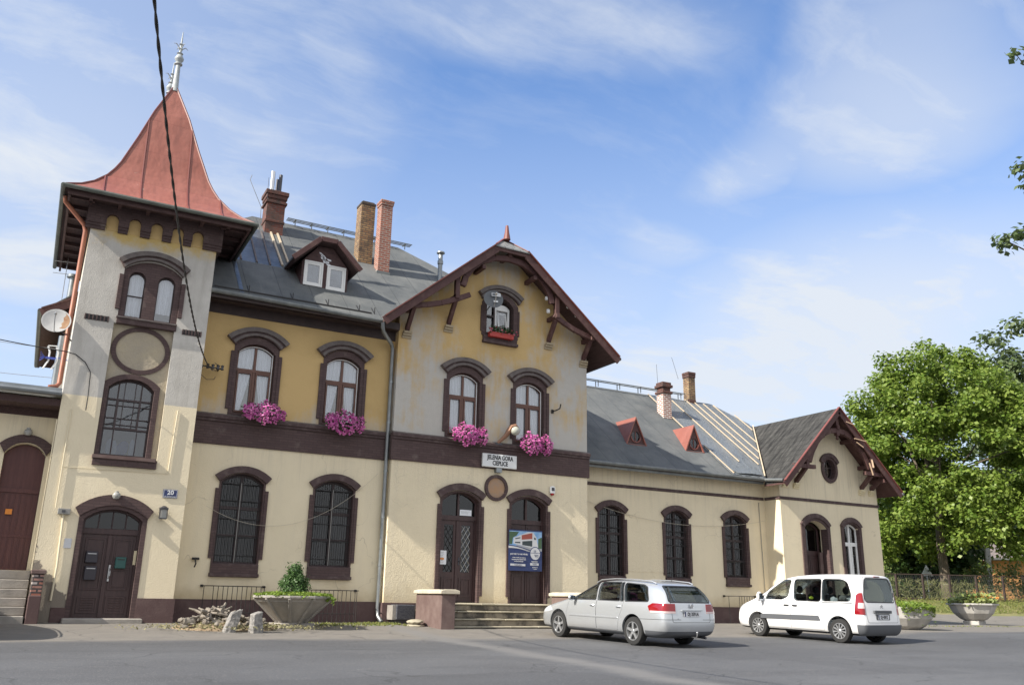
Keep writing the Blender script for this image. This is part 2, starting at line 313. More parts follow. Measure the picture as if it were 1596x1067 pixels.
    sx = math_(nt, 'ABSOLUTE', math_(nt, 'ADD', math_(nt, 'SUBTRACT', x, 8.9), math_(nt, 'ADD', math_(nt, 'MULTIPLY', noise(nt, v, .5), 1.0), -.5)))
    c = mix(nt, math_(nt, 'MULTIPLY', ramp(nt, sx, .12, .5, (1, 1, 1), (0, 0, 0)), .8), c, (.18, .175, .168))
    vor = N(nt, 'ShaderNodeTexVoronoi', feature='DISTANCE_TO_EDGE'); vor.inputs['Scale'].default_value = .42
    wv = N(nt, 'ShaderNodeVectorMath', operation='ADD'); nt.links.new(v, wv.inputs[0])
    nn = N(nt, 'ShaderNodeTexNoise'); nn.inputs['Scale'].default_value = 1.1; nt.links.new(v, nn.inputs['Vector']); nt.links.new(nn.outputs['Color'], wv.inputs[1]); nt.links.new(wv.outputs[0], vor.inputs['Vector'])
    crk = ramp(nt, vor.outputs['Distance'], .0, .012, (1, 1, 1), (0, 0, 0))
    c = mix(nt, math_(nt, 'MULTIPLY', math_(nt, 'MULTIPLY', crk, .6), ramp(nt, noise(nt, v, .35, 4), .42, .55)), c, (.03, .03, .03))
    nt.links.new(c, b.inputs['Base Color']); b.inputs['Roughness'].default_value = .8
    bump(nt, b, math_(nt, 'ADD', math_(nt, 'ADD', fine, math_(nt, 'MULTIPLY', noise(nt, v, 6, 4), .8)), math_(nt, 'MULTIPLY', noise(nt, v, 140, 2), .5)), .7, .02)
    m, nt, b = newmat('turf'); v = objco(nt)
    c = mix(nt, ramp(nt, noise(nt, v, .5, 7), .35, .65), (.10, .135, .025), (.26, .22, .11)); nt.links.new(c, b.inputs['Base Color']); b.inputs['Roughness'].default_value = .95; bump(nt, b, noise(nt, v, 20, 5), .8, .05)
build_mats()
M = MATS

# ------------------------------------------------------------------ mesh helpers
def arc(xa, za, zm, xb, n=14):
    """points of a circular arc from (xa,za) through mid height zm to (xb,za)"""
    h = abs(xb - xa) / 2; s = max(zm - za, 1e-4); Rr = (h * h + s * s) / (2 * s); cx = (xa + xb) / 2; cz = zm - Rr
    a0 = math.atan2(za - cz, xa - cx); a1 = math.atan2(za - cz, xb - cx)
    return [(cx + Rr * math.cos(a0 + (a1 - a0) * i / n), cz + Rr * math.sin(a0 + (a1 - a0) * i / n)) for i in range(n + 1)]
def archpoly(xc, hw, zb, zs, za, n=14):
    return [(xc - hw, zb), (xc + hw, zb)] + arc(xc + hw, zs, za, xc - hw, n)
def archband(xc, ho, zo, ao, hi, zi, ai, n=18):
    return arc(xc - ho, zo, ao, xc + ho, n) + arc(xc + hi, zi, ai, xc - hi, n)
def ellipse(xc, zc, rx, rz, n=32): return [(xc + rx * math.cos(2 * math.pi * i / n), zc + rz * math.sin(2 * math.pi * i / n)) for i in range(n)]
def rect(x0, x1, z0, z1): return [(x0, z0), (x1, z0), (x1, z1), (x0, z1)]

class MB:
    def __init__(s): s.v = []; s.f = []; s.m = []
    def add(s, vs, fs, mi=0):
        o = len(s.v); s.v += [tuple(p) for p in vs]
        for f in fs: s.f.append([o + i for i in f]); s.m.append(mi)
        return s
    def box(s, x0, x1, y0, y1, z0, z1, mi=0):
        return s.add([(x0, y0, z0), (x1, y0, z0), (x1, y1, z0), (x0, y1, z0), (x0, y0, z1), (x1, y0, z1), (x1, y1, z1), (x0, y1, z1)],
                     [(0, 3, 2, 1), (4, 5, 6, 7), (0, 1, 5, 4), (1, 2, 6, 5), (2, 3, 7, 6), (3, 0, 4, 7)], mi)
    def wall(s, outer, holes, y0, y1, mi=0, plane='xz'):
        """polygon with holes in x-z extruded along y (or y-z along x, x-y along z)"""
        T = {'xz': lambda a, b, c: (a, c, b), 'yz': lambda a, b, c: (c, a, b), 'xy': lambda a, b, c: (a, b, c)}[plane]
        loops = [outer] + list(holes); flat = [p for l in loops for p in l]
        tris = tessellate_polygon([[Vector((p[0], p[1], 0)) for p in l] for l in loops])
        n = len(flat)
        vs = [T(p[0], p[1], y0) for p in flat] + [T(p[0], p[1], y1) for p in flat]
        fs = [tuple(t) for t in tris] + [tuple(i + n for i in reversed(t)) for t in tris]
        o = 0
        for l in loops:
            k = len(l)
            for i in range(k):
                a, b = o + i, o + (i + 1) % k; fs.append((a, b, b + n, a + n))
            o += k
        return s.add(vs, fs, mi)
    def bar(s, p, q, w, h, up=(0, 0, 1), mi=0):
        p, q = Vector(p), Vector(q); d = (q - p).normalized(); u = Vector(up)
        x = d.cross(u)
        if x.length < 1e-4: x = d.cross(Vector((1, 0, 0)))
        x.normalize(); u = x.cross(d)
        vs = []
        for c in (p, q):
            for a, b in ((-1, -1), (1, -1), (1, 1), (-1, 1)): vs.append(c + x * (a * w / 2) + u * (b * h / 2))
        return s.add(vs, [(0, 1, 2, 3), (7, 6, 5, 4), (0, 4, 5, 1), (1, 5, 6, 2), (2, 6, 7, 3), (3, 7, 4, 0)], mi)
    def tube(s, pts, r, n=8, mi=0, cap=True):
        pts = [Vector(p) for p in pts]; rs = r if isinstance(r, (list, tuple)) else [r] * len(pts)
        vs = []; prev = None
        for i, p in enumerate(pts):
            d = (pts[min(i + 1, len(pts) - 1)] - pts[max(i - 1, 0)]).normalized()
            if prev is None:
                x = d.cross(Vector((0, 0, 1)));
                if x.length < 1e-3: x = d.cross(Vector((0, 1, 0)))
            else: x = prev - d * prev.dot(d)
            x.normalize(); prev = x; y = d.cross(x)
            for k in range(n):
                a = 2 * math.pi * k / n; vs.append(p + (x * math.cos(a) + y * math.sin(a)) * rs[i])
        fs = []
        for i in range(len(pts) - 1):
            for k in range(n):
                a = i * n + k; b = i * n + (k + 1) % n; fs.append((a, b, b + n, a + n))
        if cap: fs.append(tuple(reversed(range(n)))); fs.append(tuple(range(len(vs) - n, len(vs))))
        return s.add(vs, fs, mi)
    def lathe(s, prof, c=(0, 0, 0), n=16, axis='z', mi=0, cap=True):
        vs = []; fs = []
        for r, h in prof:
            for k in range(n):
                a = 2 * math.pi * k / n; x, y = r * math.cos(a), r * math.sin(a)
                p = (x, y, h) if axis == 'z' else ((h, x, y) if axis == 'x' else (x, h, y))
                vs.append((p[0] + c[0], p[1] + c[1], p[2] + c[2]))
        for i in range(len(prof) - 1):
            for k in range(n):
                a = i * n + k; b = i * n + (k + 1) % n; fs.append((a, b, b + n, a + n))
        if cap and prof[0][0] > 1e-4: fs.append(tuple(reversed(range(n))))
        if cap and prof[-1][0] > 1e-4: fs.append(tuple(range(len(vs) - n, len(vs))))
        return s.add(vs, fs, mi)
    def slab(s, poly, t, mi=0):
        """3-d polygon thickened downward"""
        n = len(poly); vs = [tuple(p) for p in poly] + [(p[0], p[1], p[2] - t) for p in poly]
        fs = [tuple(range(n)), tuple(reversed(range(n, 2 * n)))] + [(i, (i + 1) % n, (i + 1) % n + n, i + n) for i in range(n)]
        return s.add(vs, fs, mi)
    def rock(s, c, r, seed=0, sub=2, rough=.25, mi=0, rot=None):
        bm = bmesh.new(); bmesh.ops.create_icosphere(bm, subdivisions=sub, radius=1); rr = random.Random(seed)
        k = [(Vector((rr.uniform(-1, 1), rr.uniform(-1, 1), rr.uniform(-1, 1))).normalized(), rr.uniform(-rough, rough)) for _ in range(9)]
        vs = []
        for v in bm.verts:
            d = 1 + sum(a * max(0, v.co.dot(n)) ** 2 for n, a in k); p = Vector((v.co.x * r[0] * d, v.co.y * r[1] * d, v.co.z * r[2] * d))
            if rot: p = rot @ p
            vs.append(p + Vector(c))
        fs = [tuple(v.index for v in f.verts) for f in bm.faces]; bm.free(); return s.add(vs, fs, mi)
    def mesh(s, name, mats, smooth=False, bevel=0, recalc=True, tidy=True):
        me = bpy.data.meshes.new(name); me.from_pydata(s.v, [], s.f)
        mats = mats if isinstance(mats, (list, tuple)) else [mats]
        for q in mats: me.materials.append(M[q] if isinstance(q, str) else q)
        me.polygons.foreach_set('material_index', s.m)
        if recalc or bevel:
            bm = bmesh.new(); bm.from_mesh(me)
            bmesh.ops.recalc_face_normals(bm, faces=bm.faces)
            if bevel:
                ed = [e for e in bm.edges if len(e.link_faces) == 2 and e.calc_face_angle(0) > .5]
                bmesh.ops.bevel(bm, geom=ed, offset=bevel, segments=1, affect='EDGES', clamp_overlap=True)
            bm.to_mesh(me); bm.free()
        if smooth:
            me.polygons.foreach_set('use_smooth', [True] * len(me.polygons))
            if smooth != 'all': me.set_sharp_from_angle(angle=R(40))
        me.update(); return me
    def build(s, name, mats, parent=None, **kw): return link(name, s.mesh(name, mats, **kw), parent)

def link(name, me, parent=None):
    o = bpy.data.objects.new(name, me); COL.objects.link(o)
    if parent is not None: adopt(o, parent)
    return o
WORLD = {}
def world_loc(o):
    m = WORLD.get(o.name, Matrix.Identity(4)); return m
def adopt(o, parent):
    o.parent = parent; o.matrix_parent_inverse = world_loc(parent).inverted()
    WORLD[o.name] = Matrix.Identity(4)
def tag(o, label, cat, group=None, kind=None):
    if label: o['label'] = label
    if cat: o['category'] = cat
    if group: o['group'] = group
    if kind: o['kind'] = kind
    return o
def thing(name, loc, label, cat, group=None):
    o = bpy.data.objects.new(name, None); COL.objects.link(o); o.location = loc; o.empty_display_size = .2
    WORLD[o.name] = Matrix.Translation(loc); return tag(o, label, cat, group)
def solo(name, mb, mats, base, label, cat, group=None, kind=None, **kw):
    """a thing that is one mesh, its origin moved to its base"""
    mb.v = [(p[0] - base[0], p[1] - base[1], p[2] - base[2]) for p in mb.v]
    o = mb.build(name, mats, None, **kw); o.location = base
    return tag(o, label, cat, group, kind)
def copy_tree(o, parent=None):
    c = o.copy(); COL.objects.link(c)
    if parent is not None: c.parent = parent
    for ch in list(o.children): copy_tree(ch, c)
    return c

def cards(P, Nn, size, asp=1.0, seed=1, name='leaves', matn='maple_leaf', fold=False):
    """one small leaf-sized quad per point"""
    g = np.random.default_rng(seed); n = len(P)
    Nn = Nn / np.linalg.norm(Nn, axis=1, keepdims=True)
    a = g.normal(size=(n, 3)); a -= (a * Nn).sum(1, keepdims=True) * Nn; a /= np.linalg.norm(a, axis=1, keepdims=True); b = np.cross(Nn, a)
    s = size * g.uniform(.6, 1.3, (n, 1))
    V = np.empty((n, 4, 3)); V[:, 0] = P + a * s; V[:, 1] = P + b * s * asp * .62 + Nn * s * .15; V[:, 2] = P - a * s; V[:, 3] = P - b * s * asp * .62 + Nn * s * .15
    me = bpy.data.meshes.new(name); me.vertices.add(n * 4); me.vertices.foreach_set('co', V.reshape(-1))
    me.loops.add(n * 4); me.loops.foreach_set('vertex_index', np.arange(n * 4)); me.polygons.add(n)
    me.polygons.foreach_set('loop_start', np.arange(n) * 4); me.polygons.foreach_set('loop_total', np.full(n, 4))
    me.materials.append(M[matn]); me.update(); me.validate(); return me
def blob(c, r, n, g, flat=1.0, shell=.55):
    d = g.normal(size=(n, 3)); d /= np.linalg.norm(d, axis=1, keepdims=True)
    rad = (shell + (1 - shell) * g.random((n, 1))) ; p = d * rad * np.array(r)
    return np.array(c) + p, d

# ------------------------------------------------------------------ setting: ground, sky, sun
def gz(x, y):
    if y <= 20: z = -.18 + .0216 * (y - 20)
    elif y <= 23: z = -.18 + .05 * (y - 20)
    else: z = -.03 + .015 * (min(y, 25) - 23)
    t = min(1, max(0, (x - 21) / 6)); t = t * t * (3 - 2 * t); z += (-.012 * (25 - min(y, 25)) - z) * t
    s = .476 * x + .88 * y
    if x > 30:
        if s > 42: z += .36 * min(1, (s - 42) / 6) ** 1.5
        if s > 48: z += .74 * min(1, (s - 48) / 4.2)
    return z
def ground():
    xs = [-400, -150, -60, -30, -16] + [i * 1.0 for i in range(-10, 62)] + [66, 74, 90, 120, 200, 400]
    ys = [-300, -100, -40, -15] + [i * 1.0 for i in range(-6, 62)] + [66, 74, 90, 140, 250, 500]
    vs = []; fs = []; ms = []
    for y in ys:
        for x in xs: vs.append((x, y, gz(x, y)))
    n = len(xs)
    mb = MB(); mb.v = vs
    mb2 = MB()
    for j in range(len(ys) - 1):
        for i in range(n - 1):
            cx, cy = (xs[i] + xs[i + 1]) / 2, (ys[j] + ys[j + 1]) / 2
            mb.f.append([j * n + i, j * n + i + 1, (j + 1) * n + i + 1, (j + 1) * n + i]); mb.m.append(0)
    o = mb.build('ground', 'asphalt', None, smooth='all', recalc=False); tag(o, None, None, kind='structure')
    # grass bank beyond the square: a sheet just above the ground from the kerb line outwards
    g = MB(); U = [i * .9 for i in range(0, 34)]; W = [-26, -22, -18, -14, -10, -7] + [i * 1.2 - 6 for i in range(1, 40)] + [46, 60, 90]
    n = len(W)
    for a in U + [36, 44, 60, 90]:
        for w in W:
            s = 47.6 + a + (.25 * math.sin(w * .7) + .18 * math.sin(w * 1.9) if a == 0 else 0); x = .476 * s + .88 * w * 1.0; y = .88 * s - .476 * w
            x += 9; y -= 4.9
            g.v.append((x, y, gz(x, y) + .01 + (.05 if a > 0 else -.02)))
    for j in range(len(U) + 3):
        for i in range(n - 1): g.f.append([j * n + i, (j) * n + i + 1, (j + 1) * n + i + 1, (j + 1) * n + i]); g.m.append(0)
    o = g.build('embankment', 'turf', None, smooth='all'); tag(o, None, None, kind='structure')
ground()

SUN = Vector((-1, -.124, .78)).normalized()
def sky():
    w = bpy.data.worlds.new('World'); SC.world = w; w.use_nodes = True; nt = w.node_tree
    bg = nt.nodes['Background']
    st = N(nt, 'ShaderNodeTexSky', sky_type='NISHITA'); st.sun_disc = False
    st.sun_elevation = math.asin(SUN.z); st.sun_rotation = math.atan2(SUN.x, SUN.y)
    st.air_density = 1.0; st.dust_density = 1.2; st.ozone_density = 1.2
    tc = N(nt, 'ShaderNodeTexCoord'); sp = N(nt, 'ShaderNodeSeparateXYZ'); nt.links.new(tc.outputs['Generated'], sp.inputs[0])
    zc = math_(nt, 'ADD', math_(nt, 'MAXIMUM', sp.outputs[2], 0.0), .12)
    px_ = math_(nt, 'DIVIDE', sp.outputs[0], zc); py_ = math_(nt, 'DIVIDE', sp.outputs[1], zc)
    def cloud(rot, sx, sy, sc, det, lo, hi, off):
        cb = N(nt, 'ShaderNodeCombineXYZ'); nt.links.new(px_, cb.inputs[0]); nt.links.new(py_, cb.inputs[1]); cb.inputs[2].default_value = off
        mp = N(nt, 'ShaderNodeMapping'); mp.inputs['Rotation'].default_value = (0, 0, rot); mp.inputs['Scale'].default_value = (sx, sy, 1)
        nt.links.new(cb.outputs[0], mp.inputs[0])
        n = N(nt, 'ShaderNodeTexNoise'); n.inputs['Scale'].default_value = sc; n.inputs['Detail'].default_value = det; n.inputs['Roughness'].default_value = .62; n.inputs['Distortion'].default_value = .35
        nt.links.new(mp.outputs[0], n.inputs['Vector']); return ramp(nt, n.outputs['Fac'], lo, hi)
    c1 = cloud(R(25), 1.0, 1.0, 1.3, 10, .36, .70, CLOUD[0]); c2 = cloud(R(-32), .45, 1.9, 2.2, 10, .38, .72, CLOUD[1]); c0 = cloud(R(10), 1, 1, .5, 6, .5, .75, 9.1)
    cb = N(nt, 'ShaderNodeCombineXYZ'); nt.links.new(px_, cb.inputs[0]); nt.links.new(py_, cb.inputs[1])
    wn = N(nt, 'ShaderNodeTexNoise'); wn.inputs['Scale'].default_value = 1.1; wn.inputs['Detail'].default_value = 5; nt.links.new(cb.outputs[0], wn.inputs['Vector'])
    wv = N(nt, 'ShaderNodeVectorMath', operation='MULTIPLY_ADD'); nt.links.new(wn.outputs['Color'], wv.inputs[0]); wv.inputs[1].default_value = (.5, .5, 0); nt.links.new(cb.outputs[0], wv.inputs[2])
    body = None
    for (cx, cy), r0, r1, s in CLOUDS:      # separate banks of thin cloud
        sb = N(nt, 'ShaderNodeVectorMath', operation='SUBTRACT'); nt.links.new(wv.outputs[0], sb.inputs[0]); sb.inputs[1].default_value = (cx + .25, cy + .25, 0)
        q = []
        for rr in (r0, r1):
            d = N(nt, 'ShaderNodeVectorMath', operation='DOT_PRODUCT'); nt.links.new(sb.outputs[0], d.inputs[0]); d.inputs[1].default_value = (rr[0], rr[1], 0); q.append(math_(nt, 'POWER', math_(nt, 'ABSOLUTE', d.outputs['Value']), 2.0))
        m = math_(nt, 'MULTIPLY', ramp(nt, math_(nt, 'ADD', q[0], q[1]), .0, 1.9, (1, 1, 1), (0, 0, 0)), s)
        body = m if body is None else math_(nt, 'MAXIMUM', body, m)
    def raw(rot, sx, sy, sc, off):
        mp = N(nt, 'ShaderNodeMapping'); mp.inputs['Rotation'].default_value = (0, 0, rot); mp.inputs['Scale'].default_value = (sx, sy, 1); mp.inputs['Location'].default_value = (off, off, off)
        nt.links.new(wv.outputs[0], mp.inputs[0]); return noise(nt, mp.outputs[0], sc, 12, .62)
    tex = math_(nt, 'ADD', math_(nt, 'MULTIPLY', raw(R(-38), .5, 1.8, 3.6, 3.1), .55), math_(nt, 'MULTIPLY', raw(R(20), 1, 1, 4.2, 7.7), .45))
    # wisps: the grain of the cloud eats into the soft bank
    c3 = ramp(nt, math_(nt, 'ADD', math_(nt, 'MULTIPLY', body, .62), math_(nt, 'MULTIPLY', math_(nt, 'SUBTRACT', tex, .5), 2.2)), .0, .95)
    c3 = math_(nt, 'MULTIPLY', c3, math_(nt, 'MINIMUM', math_(nt, 'ADD', math_(nt, 'MULTIPLY', body, 1.3), .40), 1.0))
    c3 = math_(nt, 'MAXIMUM', c3, math_(nt, 'MULTIPLY', body, .55)); c3 = math_(nt, 'ADD', math_(nt, 'MULTIPLY', c3, .93), .05)
    hz = ramp(nt, sp.outputs[2], -.02, .55, (.88, .88, .88), (0, 0, 0))
    f = math_(nt, 'MINIMUM', math_(nt, 'ADD', math_(nt, 'MULTIPLY', c3, CLOUDF), hz), .95)
    col = mix(nt, f, mix(nt, 1.0, st.outputs[0], SKYTINT, 'MULTIPLY'), CLOUDCOL)
    # unseen bright area added to the sky behind the camera to lift wall light
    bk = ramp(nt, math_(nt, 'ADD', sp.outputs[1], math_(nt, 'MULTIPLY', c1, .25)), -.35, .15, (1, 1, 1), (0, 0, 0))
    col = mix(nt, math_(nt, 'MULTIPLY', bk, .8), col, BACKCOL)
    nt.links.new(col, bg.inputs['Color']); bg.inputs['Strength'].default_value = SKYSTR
    L = bpy.data.lights.new('sun', 'SUN'); L.energy = SUNSTR; L.angle = R(.5); L.color = (1, .93, .82)
    o = bpy.data.objects.new('sun', L); COL.objects.link(o); o.rotation_euler = (-SUN).to_track_quat('-Z', 'Y').to_euler(); o.location = (0, 0, 60)
CLOUDS = [((1.14, 0.766), (1.858, -3.603), (3.451, 0.672), 0.85), ((1.06, 0.998), (1.833, -3.686), (8.973, 3.101), 0.5), ((1.869, 1.516), (1.024, -1.315), (1.142, 0.72), 0.8), ((-0.092, 1.708), (3.614, 0.028), (0.049, -4.192), 0.7), ((0.309, 1.185), (4.578, 3.638), (8.877, -6.544), 0.5), ((0.584, 0.933), (2.346, -1.471), (2.947, 6.677), 0.55), ((-0.116, 2.159), (3.781, 0.212), (0.311, -3.198), 0.7), ((1.098, 1.406), (5.61, -4.255), (2.199, 7.5), 0.35), ((0.191, 1.239), (9.216, 4.149), (13.928, -16.879), 0.35), ((-0.017, 1.415), (1.85, -0.153), (0.163, 1.107), 0.62), ((1.862, 1.956), (0.96, -0.879), (-1.099, -1.596), 0.62), ((0.913, 2.047), (1.369, -0.638), (-1.266, -1.565), 0.3)]
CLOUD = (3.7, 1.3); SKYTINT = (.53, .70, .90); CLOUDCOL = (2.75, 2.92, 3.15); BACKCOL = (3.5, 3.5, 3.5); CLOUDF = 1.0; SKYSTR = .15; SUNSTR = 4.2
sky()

# ------------------------------------------------------------------ station building
ST = thing('station_building', (13, 25, 0), 'cream and ochre railway station with red pointed tower and dark brown window surrounds', 'station')
YL, YC, YR, YG, YT = 25.3, 25.0, 26.0, 25.15, 24.5
WT = .35
def P_(name, mb, mats, **kw): return mb.build(name, mats, kw.pop('parent', ST), **kw)

def pane_grid(fr, yf, xc, hw, zb, zs, za, bars_x=(), bars_z=(), w=.05, d=.06, ring=.06):
    """frame mesh: outer ring of an arched window with bars"""
    fr.wall(archpoly(xc, hw + .02, zb - .02, zs, za + .02), [archpoly(xc, hw - ring, zb + ring, zs - .01, za - ring)], yf, yf + d)
    for x, z0, z1, ww in bars_x: fr.box(x - ww / 2, x + ww / 2, yf - .012, yf + d - .01, z0, z1)
    for z, x0, x1, ww in bars_z: fr.box(x0, x1, yf - .02, yf + d - .014, z - ww / 2, z + ww / 2)

def surround(yw, xc, hood, ring, op, trim=None, sill=None, hoodd=.10, crown=True, parent=None, edgemat='hood_edge'):
    s = MB()
    ho, zo, ao, hi, zi, ai = hood
    s.wall(archband(xc, ho, zo, ao, hi, zi, ai), [], yw - hoodd, yw + .03, 0)
    if crown:
        s.wall(archband(xc, ho + .035, zo + .03, ao + .045, ho - .07, zo - .075, ao - .09), [], yw - hoodd - .055, yw + .02, 2)
        s.wall(archband(xc, hi + .075, zi + .10, ai + .09, hi + .02, zi + .02, ai + .015), [], yw - hoodd - .02, yw + .02, 2)
    rw, rzb, rzs, rza = ring
    s.wall(archpoly(xc, rw, rzb, rzs, rza), [archpoly(xc, *op)], yw - .03, yw + .24, 1)
    if trim:
        t0, t1, z0, z1 = trim
        for sg in (-1, 1):
            a, b = sorted((xc + sg * t0, xc + sg * t1)); s.box(a, b, yw - .055, yw + .04, z0, z1, 1)
    if sill:
        w, z0, z1 = sill
        s.box(xc - w, xc + w, yw - .07, yw + .02, z0, z1, 1); s.box(xc - w - .02, xc + w + .02, yw - .13, yw + .03, z0 + .01, z0 + .10, 0)
        s.add([(xc - w, yw - .074, z1), (xc + w, yw - .074, z1), (xc + w, yw + .2, z1 + .05), (xc - w, yw + .2, z1 + .05), (xc - w, yw - .074, z1 - .06), (xc + w, yw - .074, z1 - .06), (xc + w, yw + .2, z1 - .06), (xc - w, yw + .2, z1 - .06)],
              [(0, 1, 2, 3), (7, 6, 5, 4), (0, 4, 5, 1), (1, 5, 6, 2), (2, 6, 7, 3), (3, 7, 4, 0)], 0)
    return s.build('surround', ['brown_hood', 'brown_brick', edgemat], parent, bevel=.006)

def curtain_mesh(x0, x1, z0, z1, y, wave=26, amp=.02, gather=None, n=40, cut=None):
    """hanging cloth; gather pulls it to a side towards the bottom"""
    mb = MB(); nz = 10
    for j in range(nz + 1):
        t = j / nz; z = z1 + (z0 - z1) * t
        a, b = x0, x1
        if gather == 'l': b = x1 - (x1 - x0) * .62 * t ** 1.5
        if gather == 'r': a = x0 + (x1 - x0) * .62 * t ** 1.5
        for i in range(n + 1):
            u = i / n; mb.v.append((a + (b - a) * u, y + amp * math.sin(u * wave) + .006 * math.sin(u * 61 + j), z if not cut else min(z, cut(a + (b - a) * u))))
    for j in range(nz):
        for i in range(n): k = j * (n + 1) + i; mb.f.append([k, k + 1, k + n + 2, k + n + 1]); mb.m.append(0)
    return mb

def upper_window(xc, yw, gl, gr, tilt=0):
    op = (.55, 5.72, 7.56, 7.84)
    fr = MB(); yf = yw + .15
    zt = 7.05
    pane_grid(fr, yf, xc, .55, 5.72, 7.56, 7.84, [(xc, 5.76, 7.83, .075)], [(zt, xc - .53, xc + .53, .085)], ring=.065)
    for sg in (-1, 1):      # opening sashes
        a, b = sorted((xc + sg * .045, xc + sg * .487))
        fr.wall(rect(a, b, 5.785, zt - .045), [rect(a + .05, b - .05, 5.84, zt - .10)], yf - .03, yf + .02)
    w = fr.build('window', 'window_brown', ST, bevel=.005)
    surround(yw, xc, (.875, 7.94, 8.29, .66, 7.74, 8.06), (.655, 5.66, 7.74, 8.05), op, (.65, .745, 5.83, 7.55), None, hoodd=.11, parent=w)
    g = MB(); g.wall(archpoly(xc, .535, 5.73, 7.56, 7.82), [], yf + .03, yf + .037); g.build('pane', 'pane_glass', w)
    s = MB(); s.box(xc + .488, xc + .508, yf - .045, yf - .012, 5.9, 7.6); s.wall(archband(xc, .50, 7.58, 7.79, .48, 7.575, 7.77), [], yf - .045, yf - .012); s.build('seal', 'white_paint', w)
    cz = lambda x: 7.8 - .25 * ((x - xc) / .53) ** 2
    c = curtain_mesh(xc - .53, xc - .01, 5.74, 7.8, yf + .10, 30, .02, gl, cut=cz); c2 = curtain_mesh(xc + .01, xc + .53, 5.74, 7.8, yf + .10, 27, .02, gr, cut=cz)
    o = len(c.v); c.v += c2.v; c.f += [[i + o for i in f] for f in c2.f]; c.m += c2.m
    c.build('curtain', 'curtain', w, smooth='all', recalc=False)
    return w

def ground_window(xc, yw, hw, grille, dz=0, sillz=(1.17, 1.52), valance=False, k=1.0):
    op = (hw, sillz[1], 3.74, 4.0)
    fr = MB(); yf = yw + .15; zb = sillz[1]
    pane_grid(fr, yf, xc, hw, zb, 3.74, 4.0, [(xc, zb + .02, 3.98, .085)], [(3.05, xc - hw + .02, xc + hw - .02, .09), (2.3, xc - hw + .02, xc + hw - .02, .05)], ring=.07)
    w = fr.build('window', 'window_old', ST, bevel=.005)
    surround(yw, xc, (hw + .2, 3.92, 4.22, hw + .065, 3.76, 4.03), (hw + .055, zb - .03, 3.76, 4.02), op, (hw + .05, hw + .145, 1.66, 3.56), (hw + .055, sillz[0], sillz[1]), hoodd=.09, crown=False, parent=w)
    g = MB(); g.wall(archpoly(xc, hw - .015, zb + .01, 3.74, 3.98), [], yf + .03, yf + .037); g.build('pane', 'dim_glass', w)
    if valance is True:
        v = curtain_mesh(xc - hw + .07, xc + hw - .07, 2.86, 2.99, yf + .09, 30, .01); v.build('valance', 'valance', w, recalc=False)
    if valance == 'blind':
        v = MB()
        for i in range(9): x = xc - hw + .06 + (2 * hw - .12) * i / 8; v.add([(x - .055, yf + .10, zb + .05), (x + .045, yf + .14, zb + .05), (x + .045, yf + .14, 2.98), (x - .055, yf + .10, 2.98)], [(0, 1, 2, 3)])
        v.build('vertical_blind', 'vertical_blind', w, recalc=False)
    if valance == 'drape':
        v = curtain_mesh(xc - hw + .03, xc + .0, zb + .1, 3.0, yf + .12, 22, .02, 'l'); v2 = curtain_mesh(xc + .0, xc + hw - .03, zb + .1, 3.0, yf + .12, 22, .02, 'r'); v.build('drape', 'drape', w, smooth='all', recalc=False); v2.build('drape', 'drape', w, smooth='all', recalc=False)
    b = MB()
    for i in range(grille): 
        x = xc - hw + .05 + (2 * hw - .1) * i / (grille - 1); zt = 3.99 - .26 * ((x - xc) / hw) ** 2
        b.tube([(x, yw + .07, zb), (x, yw + .07, zt)], .0075, 5)
    for z in (1.75, 2.25, 2.75, 3.25, 3.72): b.box(xc - hw, xc + hw, yw + .066, yw + .09, z - .012, z + .012)
    b.build('grille', 'iron', w)
    if k > .9:
        q = MB(); q.box(xc - .03, xc - .012, yw + .04, yw + .055, zb + .05, 3.75); q.build('casement_rod', 'cable_grey', w)
    return w

